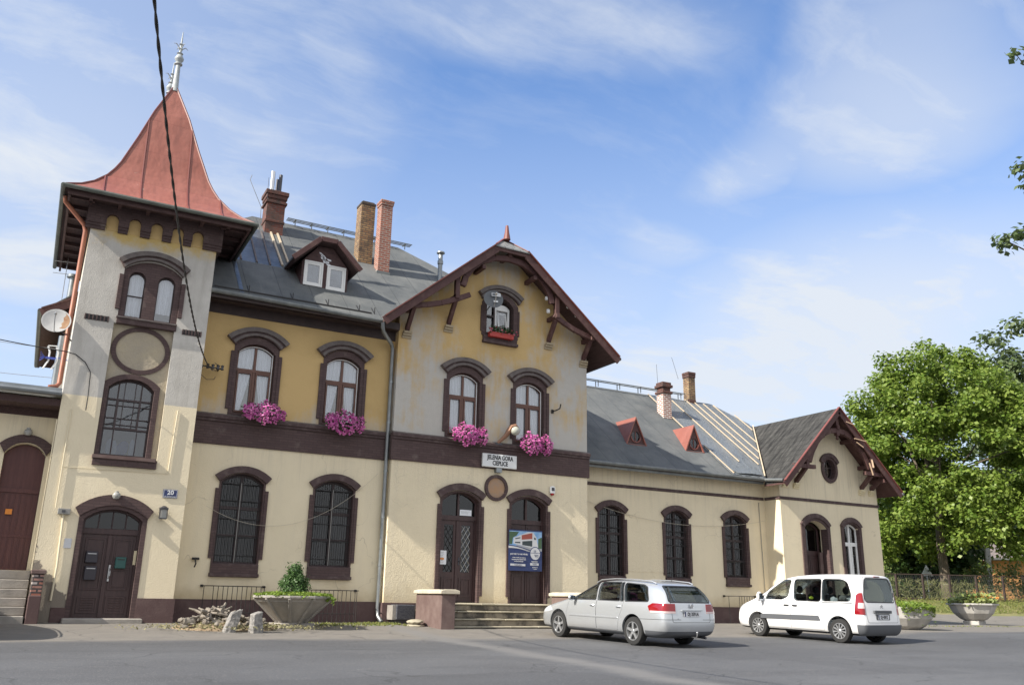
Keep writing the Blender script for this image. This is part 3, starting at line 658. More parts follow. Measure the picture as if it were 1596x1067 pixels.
# --- walls
def walls():
    m = MB(); holes = [archpoly(x, .62, 1.45, 3.75, 4.01) for x in (5.1, 7.78)]
    m.wall(rect(3.4, 9.45, .5, 4.82), holes, YL, YL + WT); P_('wall', m, 'cream_stucco')
    m = MB(); holes = [archpoly(x, .62, 5.67, 7.6, 7.95) for x in (5.11, 7.78)]
    m.wall(rect(3.4, 9.45, 5.57, 9.5), holes, YL, YL + WT); P_('wall', m, 'ochre_stucco')
    m = MB()
    m.box(3.5, 9.42, YL - .04, YL + .2, -.4, .58); m.box(16.63, 25.76, YR - .04, YR + .2, -.4, .58)
    for a, b in ((9.37, 11.02), (12.6, 13.5), (15.07, 16.63)): m.box(a, b, YC - .04, YC + .2, -.4, .565)
    for a, b in ((25.74, 26.9), (28.35, 31.49)): m.box(a, b, YG - .04, YG + .2, -.4, .58)
    m.box(25.745, 25.9, YG + .2, YR, -.4, .58)
    for k in range(len(m.v) // 8): q = MB(); q.add(m.v[k * 8:k * 8 + 8], [(0, 3, 2, 1), (4, 5, 6, 7), (0, 1, 5, 4), (1, 2, 6, 5), (2, 3, 7, 6), (3, 0, 4, 7)]); P_('plinth', q, 'brown_plinth')
    # string band between the floors: brick course with a moulded top
    m = MB()
    for a, b, y in ((3.5, 9.36, YL), (9.36, 16.66, YC)):
        m.box(a, b, y - .05, y + .1, 4.77, 5.42, 0); m.box(a, b - .001, y - .09, y + .1, 5.42, 5.50, 1); m.box(a, b, y - .13, y + .1, 5.50, 5.60, 1)
        m.add([(a, y - .13, 5.6), (b, y - .13, 5.6), (b, y + .05, 5.69), (a, y + .05, 5.69), (a, y - .02, 5.58), (b, y - .02, 5.58), (b, y + .05, 5.58), (a, y + .05, 5.58)], [(0, 1, 2, 3), (4, 7, 6, 5), (0, 4, 5, 1), (2, 6, 7, 3), (1, 5, 6, 2), (3, 7, 4, 0)], 2)
    P_('string_band', m, ['brown_brick', 'brown_hood', 'hood_edge'], bevel=.006)
    # middle gable
    dz = lambda x: 9.05 + .85 * (min(x, 26.1 - x) - 8.65) - .17
    m = MB(); m.wall(rect(9.41, 16.59, .5, 4.82), [archpoly(11.81, .66, .52, 3.7, 3.98), archpoly(14.28, .66, .52, 3.7, 3.98)], YC, YC + WT); P_('wall', m, 'cream_rough')
    m = MB(); m.wall([(9.41, 5.57), (16.59, 5.57), (16.59, dz(16.59)), (13.05, dz(13.05)), (9.41, dz(9.41))],
                     [archpoly(11.8, .62, 5.67, 7.6, 7.95), archpoly(14.27, .62, 5.67, 7.6, 7.95), archpoly(13.05, .58, 9.3, 10.36, 10.74)], YC, YC + WT)
    P_('wall', m, 'ochre_worn')
    m = MB(); m.box(16.24, 16.59, YC + WT, 36, -.3, 9.55); m.box(3.5, 16.24, 35.65, 36, -.3, 9.0); m.box(.02, .37, 29.3, 36, -.3, 9.0)
    m.box(9.41, 9.76, YC + WT, YL + WT, -.3, 9.4); P_('wall', m, 'ochre_worn')
    # single-storey wing
    m = MB(); m.wall(rect(16.55, 25.9, .5, 5.78), [archpoly(x, .575, 1.5, 3.75, 4.0) for x in (18.27, 21.24, 24.14)], YR, YR + WT); P_('wall', m, 'cream_stucco')
    m = MB(); m.box(16.63, 25.73, YR - .035, YR + .05, 4.70, 4.815); m.box(25.73, 31.5, YG - .035, YG + .05, 4.70, 4.815); m.box(25.765, 25.85, YG + .05, YR - .035, 4.70, 4.815)
    P_('string_course', m, 'brown_hood', bevel=.006)
    m = MB(); m.box(18.95, 20.6, YR - .012, YR + .02, 1.75, 3.3); P_('repair_patch', m, 'cream_rough')
    # end gable
    gzf = lambda x: 5.30 + .967 * (min(x, 57.2 - x) - 25.25) - .18
    m = MB(); m.wall([(25.8, .5), (31.45, .5), (31.45, gzf(31.45)), (28.6, gzf(28.6)), (25.8, gzf(25.8))],
                     [archpoly(27.62, .64, .52, 3.65, 3.95), archpoly(29.67, .46, 1.6, 3.72, 3.96), ellipse(28.69, 6.10, .36, .44)], YG, YG + WT); P_('wall', m, 'cream_stucco')
    m = MB(); m.box(25.8, 26.15, YG + WT, YR + .3, .5, 5.6); m.box(31.1, 31.45, YG + WT, 36, -.3, 5.6); m.box(16.6, 31.1, 35.65, 36, -.3, 5.4); P_('wall', m, 'cream_stucco')
    m = MB(); m.box(3.9, 31, 26.5, 35.6, .3, .36); m.box(3.9, 16.2, 26.5, 35.6, 4.9, 5.0); P_('floor', m, 'room_dark')
walls()
for xc in (5.11, 7.78): upper_window(xc, YL, 'l', 'r')
for xc in (11.8, 14.27): upper_window(xc, YC, None, 'r')
ground_window(5.1, YL, .59, 13, valance=True); ground_window(7.78, YL, .59, 17, valance='drape')
for xc in (18.27, 21.24, 24.14): ground_window(xc, YR, .53, 13, sillz=(1.32, 1.66) if xc > 24 else (1.2, 1.56), k=.5, valance='blind')

def attic_window():
    xc, yw = 13.05, YC; fr = MB(); yf = yw + .16
    x0, x1 = 12.93, 13.5
    fr.wall([(x0, 9.33), (x1, 9.33), (x1, 10.36)] + arc(x1, 10.36, 10.5, x0, 6)[1:-1] + [(x0, 10.47)], [rect(x0 + .07, x1 - .07, 9.4, 10.28)], yf, yf + .07)
    fr.bar((13.10, yf + .0, 9.42), (13.13, yf + .16, 10.2), .05, .06); fr.bar((13.42, yf - .02, 9.42), (13.37, yf + .1, 10.2), .05, .06); fr.bar((13.12, yf + .13, 10.2), (13.38, yf + .1, 10.2), .05, .05)
    w = fr.build('window', 'white_paint', ST, bevel=.005)
    surround(yw, xc, (.84, 10.73, 11.06, .70, 10.52, 10.86), (.70, 9.26, 10.44, 10.84), (.52, 9.32, 10.32, 10.68), (.69, .745, 9.39, 10.3), (.65, 8.99, 9.27), parent=w)
    g = MB(); g.wall(archpoly(xc, .53, 9.3, 10.32, 10.68), [], yf + .07, yf + .077); g.build('pane', 'pane_glass', w)
    b = MB(); b.wall(rect(12.52, 12.93, 9.3, 10.6), [rect(12.58, 12.88, 9.4, 10.0), rect(12.58, 12.88, 10.05, 10.5)], yf - .01, yf + .05); b.build('casement', 'window_old', w)
attic_window()

def gable_window():
    xc, yw = 29.67, YG; fr = MB(); yf = yw + .13
    pane_grid(fr, yf, xc, .46, 1.7, 3.72, 3.94, [(xc, 1.72, 3.93, .07)], [(3.16, xc - .44, xc + .44, .08)], ring=.07)
    for sg in (-1, 1):
        a, b = sorted((xc + sg * .04, xc + sg * .4)); fr.wall(rect(a, b, 1.76, 3.12), [rect(a + .06, b - .06, 1.83, 3.05)], yf - .03, yf + .02)
    w = fr.build('window', 'white_paint', ST, bevel=.005)
    s = MB(); s.wall(archpoly(xc, .60, 1.35, 3.86, 4.18), [archpoly(xc, .45, 1.68, 3.74, 3.94)], yw - .05, yw + .2, 0); s.wall(archband(xc, .63, 3.84, 4.2, .5, 3.78, 4.0), [], yw - .10, yw + .02, 1); s.box(xc - .6, xc + .6, yw - .12, yw, 1.36, 1.46, 1)
    s.build('surround', ['brown_brick', 'brown_hood'], w, bevel=.006)
    g = MB(); g.wall(archpoly(xc, .45, 1.7, 3.72, 3.93), [], yf + .03, yf + .037); g.build('pane', 'pane_glass', w)
    b = MB()
    for i in range(11): b.add([(xc - .42, yf + .09, 1.8 + i * .12), (xc + .42, yf + .09, 1.8 + i * .12), (xc + .42, yf + .13, 1.86 + i * .12), (xc - .42, yf + .13, 1.86 + i * .12)], [(0, 1, 2, 3)])
    b.build('blind', 'blind', w, recalc=False)
    # oval window in the gable
    xc, zc = 28.69, 6.10; fr = MB(); fr.wall(ellipse(xc, zc, .35, .43), [ellipse(xc, zc, .28, .36)], yw + .12, yw + .17); fr.box(xc - .02, xc + .02, yw + .12, yw + .16, zc - .4, zc + .4); fr.box(xc - .33, xc + .33, yw + .115, yw + .155, zc + .07, zc + .1)
    w = fr.build('window', 'window_old', ST)
    s = MB(); s.wall(ellipse(xc, zc, .47, .56), [ellipse(xc, zc, .335, .415)], yw - .06, yw + .2, 0); s.wall(archband(xc, .54, 6.42, 6.78, .40, 6.32, 6.60), [], yw - .11, yw + .02, 1); s.build('surround', ['brown_brick', 'brown_hood'], w, bevel=.006)
    g = MB(); g.wall(ellipse(xc, zc, .34, .42), [], yw + .14, yw + .146); g.build('pane', 'pane_glass', w)
gable_window()

# --- doors
def panel_leaf(d, x0, x1, z0, z1, y, panels, t=.05):
    """door leaf with raised panels; panels: list of (z0,z1,style)"""
    d.box(x0, x1, y, y + t, z0, z1)
    for a, b, st in panels:
        d.wall(rect(x0 + .07, x1 - .07, a, b), [rect(x0 + .12, x1 - .12, a + .05, b - .05)], y - .018, y + .01)
        if st == 'r':
            d.box(x0 + .16, x1 - .16, y - .012, y + .01, a + .09, b - .09)
        if st == 'g':
            k = int((b - a) / .06)
            for i in range(k): d.box(x0 + .16, x1 - .16, y - .014, y + .01, a + .07 + i * .06, a + .10 + i * .06) if a + .10 + i * .06 < b - .06 else None
def station_doors():
    for n, xc in enumerate((11.81, 14.28)):
        yw = YC; hw = .66; y = yw + .2
        d = MB(); d.wall(archpoly(xc, hw + .02, .5, 3.7, 4.0), [archpoly(xc, hw - .08, .5, 3.62, 3.9)], y - .04, y + .08)
        d.box(xc - hw, xc + hw, y - .05, y + .07, 3.08, 3.22); d.box(xc - .03, xc + .03, y - .03, y + .05, 3.2, 3.96)
        if n == 0:
            for sg in (-1, 1):
                a, b = sorted((xc + sg * .015, xc + sg * (hw - .08)))
                d.wall(rect(a, b, .62, 3.08), [rect(a + .13, b - .12, 1.5, 2.94)], y, y + .05)
                d.wall(rect(a + .08, b - .08, .76, 1.34), [rect(a + .13, b - .13, .81, 1.29)], y - .02, y + .01); d.box(a + .17, b - .17, y - .015, y + .01, .86, 1.24)
            d.box(xc - .045, xc + .045, y - .03, y + .03, .64, 3.06)
        else:
            for sg in (-1, 1):
                a, b = sorted((xc + sg * .01, xc + sg * (hw - .08))); panel_leaf(d, a, b, .62, 3.08, y, [(.72, 1.5, 'r'), (1.62, 2.98, 'r')])
        o = d.build('door', 'door_wood', ST, bevel=.006)
        g = MB(); g.wall(archpoly(xc, hw - .06, 3.2, 3.62, 3.9), [], y + .03, y + .036)
        if n == 0: g.box(xc - .58, xc + .58, y + .022, y + .028, 1.45, 2.98)
        g.build('pane', 'dim_glass', o)
        if n == 0:
            l = MB()
            x0, x1, z0, z1 = xc + .145, xc + .46, 1.5, 2.94
            for side, m0 in ((1, 0), (0, 1)):
                xa, xb = (x0, x1) if side else (xc - .46, xc - .145)
                for k in range(-4, 12):
                    for sg in (1, -1):
                        # diagonal lead bars clipped to the light
                        p = []; c = z0 + k * .24
                        for t in range(0, 13):
                            x = xa + (xb - xa) * t / 12; z = c + sg * (x - xa) * 1.55 + (0 if sg > 0 else .49)
                            if z0 <= z <= z1: p.append((x, y + .012, z))
                        if len(p) > 1: l.tube([p[0], p[-1]], .0085, 4, m0)
            l.build('lattice', ['alu', 'iron'], o)
            h = MB(); h.box(xc + .05, xc + .09, y - .045, y - .02, 1.72, 1.95); h.tube([(xc + .07, y - .03, 1.83), (xc + .07, y - .10, 1.83), (xc + .2, y - .10, 1.82)], .014, 6); h.build('handle', 'dark_steel', o)
        surround(yw, xc, (hw + .20, 3.90, 4.22, hw + .075, 3.73, 4.01), (hw + .06, .50, 3.73, 3.99), (hw - .01, .50, 3.68, 3.94), (hw + .05, hw + .145, .79, 3.53), None, hoodd=.10, crown=False, parent=o)
        s = MB(); s.box(xc - hw, xc + hw, yw - .02, yw + .3, .45, .60); s.build('threshold', 'step_stone', o)
    # end gable entrance
    xc, yw = 27.62, YG; y = yw + .45; d = MB()
    d.wall(archpoly(xc, .64, .5, 3.65, 3.95), [archpoly(xc, .55, .6, 3.6, 3.85)], y, y + .08); d.box(xc - .6, xc + .6, y - .01, y + .06, 2.62, 2.8); d.box(xc - .14, xc - .08, y - .01, y + .06, 2.7, 3.8)
    panel_leaf(d, xc - .56, xc - .02, .6, 2.64, y + .01, [(.7, 1.5, 'r'), (1.62, 2.56, 'r')]); panel_leaf(d, xc + .0, xc + .56, .6, 2.64, y + .01, [(.7, 1.5, 'r'), (1.62, 2.56, 'r')])
    o = d.build('door', 'door_wood', ST, bevel=.006)
    g = MB(); g.wall(archpoly(xc, .58, 2.75, 3.6, 3.88), [], y + .04, y + .046); g.build('pane', 'dim_glass', o)
    s = MB(); s.wall(archpoly(xc, .80, .5, 3.80, 4.22), [archpoly(xc, .635, .5, 3.66, 3.95)], yw - .05, yw + .30, 0); s.wall(archband(xc, .83, 3.80, 4.24, .70, 3.72, 4.06), [], yw - .10, yw + .02, 1); s.build('surround', ['brown_brick', 'brown_hood'], o, bevel=.006)
    s = MB(); s.box(xc + .44, xc + .60, yw + .26, yw + .34, .5, 2.75); s.build('leaning_board', 'pier_paint', o)
station_doors()
m = MB(); m.wall(ellipse(13.04, 4.17, .42, .42), [ellipse(13.04, 4.17, .32, .32)], YC - .07, YC + .03, 0); m.wall(ellipse(13.04, 4.17, .33, .33), [], YC - .025, YC + .02, 1); P_('medallion', m, ['brown_brick', 'medallion'])

# --- tower
def tower():
    m = MB(); hl = []
    lowhole = rect(1.13, 2.66, 3.86, 7.64); up = archpoly(1.94, .75, 7.70, 9.2, 9.5); dr = archpoly(1.83, .78, -.3, 2.5, 2.8)
    m.wall(rect(.2, 3.5, -.4, 10.95), [lowhole, up, dr], YT, YT + WT)
    m.box(.2, .55, YT + WT, 29.4, -.4, 10.9); m.box(3.15, 3.5, YT + WT, 29.4, -.3, 10.9); m.box(.55, 3.15, 29.05, 29.4, -.3, 10.9); P_('tower_wall', m, 'tower_stucco')
    m = MB(); m.box(2.62, 3.54, YT - .035, YT + .2, -.4, .585); m.box(3.2, 3.54, YT + .19, YL + .1, -.4, .584); P_('plinth', m, 'brown_plinth'); m = MB(); m.box(.72, 1.04, YT - .03, YT + .2, -.4, .34); P_('plinth', m, 'brown_plinth', bevel=.01)
    m = MB(); m.wall(rect(1.05, 2.75, 3.7, 7.75), [archpoly(1.81, .575, 4.11, 5.9, 6.19)], YT + .11, YT + .3); P_('recess_panel', m, 'recess_stucco')
    m = MB(); m.wall(ellipse(1.895, 6.98, .745, .655, 44), [ellipse(1.895, 6.98, .62, .54, 44)], YT + .075, YT + .16); P_('ring_moulding', m, 'brown_brick')
    # staircase window
    xc = 1.81; fr = MB(); yf = YT + .24
    bx = [(xc - .30, 4.86, 6.09, .035), (xc + .27, 4.86, 6.1, .035), (xc - .145, 4.9, 6.14, .018), (xc + .12, 4.9, 6.14, .018), (xc - .28, 4.14, 4.86, .03), (xc + .29, 4.14, 4.86, .02)]
    bz = [(5.62, xc - .54, xc + .54, .045), (5.46, xc - .54, xc + .54, .016), (5.12, xc - .54, xc + .54, .02), (4.84, xc - .54, xc + .54, .045), (4.95, xc - .54, xc + .54, .018)]
    pane_grid(fr, yf, xc, .57, 4.12, 5.9, 6.17, bx, bz, ring=.05)
    fr.wall(rect(xc - .31, xc + .29, 4.82, 5.64), [rect(xc - .26, xc + .24, 4.88, 5.59)], yf - .03, yf + .02)
    w = fr.build('window', 'window_old', ST)
    s = MB(); s.wall(archpoly(xc, .70, 4.06, 6.02, 6.31), [archpoly(xc, .565, 4.13, 5.9, 6.17)], YT + .05, YT + .26, 0)
    s.box(1.12, 2.66, YT - .08, YT + .12, 3.83, 4.05, 0); s.box(1.10, 2.62, YT - .13, YT + .14, 4.0, 4.09, 1); s.build('surround', ['brown_brick', 'pier_paint'], w, bevel=.006)
    g = MB(); g.wall(archpoly(xc, .56, 4.13, 5.9, 6.16), [], yf + .03, yf + .036); g.build('pane', 'sky_glass', w)
    c = curtain_mesh(xc - .14, xc + .12, 4.9, 6.0, yf + .2, 20, .02); c.build('curtain', 'drape', w, smooth='all', recalc=False)
    c = MB(); c.rock((1.5, yf + .2, 4.4), (.1, .05, .22), 3); c.rock((1.62, yf + .2, 4.36), (.07, .05, .2), 5); c.rock((2.05, yf + .2, 4.42), (.08, .05, .26), 9); c.rock((1.8, yf + .22, 4.4), (.16, .05, .24), 12, mi=1); c.build('window_ornament', ['curtain', 'blue_plastic'], w, smooth=True)
    # twin arched window under the hood
    xc = 1.94
    g1 = archpoly(1.55, .215, 7.87, 8.98, 9.17); g2 = archpoly(2.31, .225, 7.86, 8.96, 9.16)
    fr = MB(); fr.wall(archpoly(xc, .77, 7.68, 9.2, 9.5), [g1, g2], YT + .015, YT + .20, 0)
    w = fr.build('window', 'brown_brick', ST)
    s = MB(); s.wall(archband(xc, .89, 9.40, 9.735, .76, 9.2, 9.535), [], YT - .11, YT + .03, 0); s.wall(archband(xc, .925, 9.43, 9.78, .82, 9.33, 9.65), [], YT - .165, YT + .02, 1); s.wall(archband(xc, .80, 9.27, 9.6, .755, 9.2, 9.53), [], YT - .13, YT + .02, 1)
    for a, b in ((1.09, 1.2), (2.69, 2.80)): s.box(a, b, YT - .055, YT + .04, 8.03, 9.02, 0)
    s.box(1.18, 2.70, YT - .06, YT + .1, 7.635, 7.80, 0); s.box(1.16, 2.70, YT - .10, YT + .12, 7.78, 7.825, 1); s.build('surround', ['brown_brick', 'hood_edge'], w, bevel=.006)
    g = MB(); g.wall(archpoly(1.55, .22, 7.86, 8.98, 9.18), [], YT + .15, YT + .156); g.wall(archpoly(2.31, .23, 7.85, 8.96, 9.17), [], YT + .15, YT + .156); g.build('pane', 'pane_glass', w)
    b = MB()
    for xx, hw in ((1.55, .215), (2.31, .225)):
        b.wall(archpoly(xx, hw + .01, 7.86, 8.97, 9.17), [archpoly(xx, hw - .03, 7.9, 8.95, 9.13)], YT + .13, YT + .17)
    b.box(1.34, 1.76, YT + .125, YT + .165, 8.47, 8.5); b.build('sash', 'window_old', w)
    c = curtain_mesh(1.33, 1.77, 7.95, 9.2, YT + .22, 24, .02, cut=lambda x: 9.2); c2 = curtain_mesh(2.08, 2.54, 8.12, 9.2, YT + .22, 24, .02); o = len(c.v); c.v += c2.v; c.f += [[i + o for i in f] for f in c2.f]; c.m += c2.m
    c.build('curtain', 'curtain', w, smooth='all', recalc=False)
    # arched corbel frieze
    ax = (.71, 1.28, 1.85, 2.41, 2.95)
    for lay, (y0, zb, hw, zsp, zap) in enumerate(((YT - .14, 10.32, .15, 10.5, 10.64), (YT - .10, 10.25, .155, 10.5, 10.645), (YT - .065, 10.17, .16, 10.5, 10.65))):
        pts = [(.07, 10.99 - .02 * lay), (.07, zb)]
        for a in ax:
            pts += [(a - hw, zb)] + arc(a - hw, zsp, zap, a + hw, 8) + [(a + hw, zb)]
        pts += [(3.62, zb), (3.62, 10.99 - .02 * lay)]
        mm = MB(); mm.wall(pts, [], y0, YT + .01 + .004 * lay); P_('corbel_frieze', mm, 'brown_brick')
    mm = MB(); mm.wall([(.60, 10.2), (3.06, 10.2), (3.06, 10.68), (.5, 10.68)], [], YT - .012, YT + .01); P_('frieze_ground', mm, 'ochre_stucco')
    for a, b in ((.06, .22), (3.48, 3.62)): mm = MB(); mm.box(a, b, YT, 29.4, 10.2, 10.97); P_('corbel_frieze', mm, 'brown_hood')
    # vents
    for x0, x1, z in ((.42, .98, 7.70), (2.88, 3.36, 7.66)):
        v = MB(); v.box(x0, x1, YT - .008, YT + .02, z - .075, z + .075, 0); n = 7
        for i in range(n): x = x0 + (x1 - x0) * i / (n - 1); v.box(x - .016, x + .016, YT - .03, YT + .0, z - .075, z + .075, 1)
        P_('vent_grid', v, ['iron', 'brown_hood'])
    # entrance door
    xc = 1.83; d = MB(); y = YT + .26; hw = .69
    d.wall(archpoly(xc, .72, .05, 2.5, 2.78), [archpoly(xc, .63, .12, 2.46, 2.70)], y - .04, y + .07); d.box(xc - .7, xc + .7, y - .05, y + .06, 2.13, 2.27)
    for i in (-1, 0, 1): d.box(xc + i * .32 - .015, xc + i * .32 + .015, y - .01, y + .04, 2.27, 2.74)
    panel_leaf(d, xc - .63, xc - .015, .1, 2.14, y, [(.2, .62, 'g'), (.76, 2.04, '')]); panel_leaf(d, xc + .015, xc + .63, .1, 2.14, y, [(.2, .62, 'g'), (.76, 1.32, 'r'), (1.4, 2.04, 'r')])
    d.box(xc - .05, xc + .05, y - .035, y + .02, .12, 2.12)
    o = d.build('door', 'door_wood', ST, bevel=.006)
    g = MB(); g.wall(archpoly(xc, .65, 2.25, 2.46, 2.72), [], y + .03, y + .036); g.build('pane', 'dim_glass', o)
    h = MB(); h.box(xc + .06, xc + .10, y - .05, y - .02, .98, 1.38); h.tube([(xc + .08, y - .05, 1.05), (xc + .1, y - .12, 1.12), (xc + .1, y - .12, 1.22), (xc + .08, y - .05, 1.3)], .012, 6); h.build('handle', 'alu', o)
    h = MB(); h.box(2.435, 2.50, y - .05, y - .03, 1.40, 1.75); h.build('bell_panel', 'corbel_cream', o)
    s = MB(); s.wall(archband(xc, .92, 2.74, 3.11, .80, 2.54, 2.84), [], YT - .07, YT + .03, 0)
    s.wall(archpoly(xc, .80, -.05, 2.54, 2.84), [archpoly(xc, .685, -.05, 2.48, 2.75)], YT - .02, YT + .24, 0); s.build('surround', ['brown_brick'], o, bevel=.006)
    s = MB(); s.box(.98, 2.78, YT - .42, YT + .3, -.2, .1); s.build('door_step', 'concrete', o, bevel=.02)
    # roof: bell-cast pyramid with a short ridge
    prof = [(2.45, 10.95), (2.1, 11.19), (1.8, 11.48), (1.5, 11.88), (1.33, 12.2), (1.2, 12.5), (.85, 13.57), (.5, 14.73), (.05, 15.95)]
    cx, y0, y1 = 1.9, 26.15, 28.05
    r = MB()
    for q, z in prof: r.v += [(cx - q, y0 - q, z), (cx + q, y0 - q, z), (cx + q, y1 + q, z), (cx - q, y1 + q, z)]
    for i in range(len(prof) - 1):
        for k in range(4): a = i * 4 + k; b = i * 4 + (k + 1) % 4; r.f.append([a, b, b + 4, a + 4]); r.m.append(0)
    n = len(r.v); r.f.append([n - 4, n - 3, n - 2, n - 1]); r.m.append(0)
    q, z = prof[0]; r.v += [(cx - q, y0 - q, z - .05), (cx + q, y0 - q, z - .05), (cx + q, y1 + q, z - .05), (cx - q, y1 + q, z - .05)]; r.f.append([n + 3, n + 2, n + 1, n]); r.m.append(1)
    for k in range(4): r.f.append([k, (k + 1) % 4, n + (k + 1) % 4, n + k]); r.m.append(0)
    rf = P_('tower_roof', r, ['red_roof', 'soffit_wood'])
    s = MB()
    def zat(q):
        for (qa, za), (qb, zb) in zip(prof, prof[1:]):
            if qb <= q <= qa: return za + (zb - za) * (qa - q) / (qa - qb)
    for off in (-1.55, -.62, .62, 1.55):
        qs = [p for p, _ in prof if p > abs(off)] + [abs(off)]
        if abs(off) > 1: qs = [p for p in qs if p >= 1.5]
        for f in range(4):
            pts = []
            for qq in qs:
                z = zat(qq) + .01; e = y0 - qq if f == 0 else (y1 + qq)
                sl = off
                if f == 0: pts.append((cx + sl, y0 - qq, z))
                elif f == 1: pts.append((cx + sl, y1 + qq, z))
                elif f == 2: pts.append((cx + qq, (y0 + y1) / 2 + sl, z))
                else: pts.append((cx - qq, (y0 + y1) / 2 + sl, z))
            s.tube(pts, .028, 5)
    for sx in (-1, 1):
        for yy, sg in ((y0, -1), (y1, 1)): s.tube([(cx + sx * q, yy + sg * q, z + .01) for q, z in prof], .03, 5)
    s.build('roof_seam', 'seam_red', rf)
    f = MB(); f.box(cx - 2.36, cx - 2.30, y0 - 2.3, y1 + 2.3, 10.72, 10.89); f.box(cx - 2.37, cx + 2.37, y0 - 2.37, y0 - 2.31, 10.74, 10.89); f.box(cx + 2.30, cx + 2.36, y0 - 2.3, y1 + 2.3, 10.72, 10.89)
    for i in range(9): yy = 24.2 + i * .75; f.bar((-.38, yy, 10.84), (.2, yy, 10.84), .09, .09); f.bar((4.18, yy, 10.84), (3.5, yy, 10.84), .09, .09)
    for i in range(6): xx = .1 + i * .72; f.bar((xx, 23.85, 10.84), (xx, 24.5, 10.84), .09, .09)
    f.build('eave_board', 'eave_wood', rf)
    g = MB(); e = 2.50
    for a, b in (((cx - e, y0 - e), (cx + e, y0 - e)), ((cx + e, y0 - e), (cx + e, y1 + e)), ((cx - e, y1 + e), (cx - e, y0 - e))): g.tube([(a[0], a[1], 10.90), (b[0], b[1], 10.90)], .062, 8)
    P_('gutter', g, 'gutter_green', smooth=True)
    p = MB(); p.tube([(-.52, 24.3, 10.86), (-.50, 24.35, 10.72), (.03, 24.62, 10.28), (.09, 24.62, 10.1), (.09, 24.62, 5.85), (.03, 24.55, 5.74), (-.14, 24.5, 5.70)], .06, 10); P_('downpipe', p, 'pipe_copper', smooth=True)
    for yy, zb in ((y0, 15.82), (y1, 15.82)):
        fi = MB(); fi.lathe([(.13, zb), (.12, zb + .08), (.10, zb + .12), (.065, zb + .98), (.12, zb + 1.0), (.12, zb + 1.03), (.07, zb + 1.06), (.08, zb + 1.1), (.13, zb + 1.16), (.14, zb + 1.22), (.10, zb + 1.30), (.06, zb + 1.36), (.10, zb + 1.40), (.045, zb + 1.44), (.03, zb + 1.7), (.07, zb + 1.74), (.03, zb + 1.78), (.012, zb + 2.2), (0, zb + 2.22)], (cx, yy, 0), 14)
        for k in range(4):
            a = k * math.pi / 2 + .4; ca, sa = math.cos(a), math.sin(a)
            fi.tube([(cx, yy, zb + 1.42), (cx + .06 * ca, yy + .06 * sa, zb + 1.6), (cx + .16 * ca, yy + .16 * sa, zb + 1.70), (cx + .25 * ca, yy + .25 * sa, zb + 1.66)], [.022, .02, .016, .006], 6)
        fi.build('finial', 'finial_paint', rf, smooth=True)
tower()

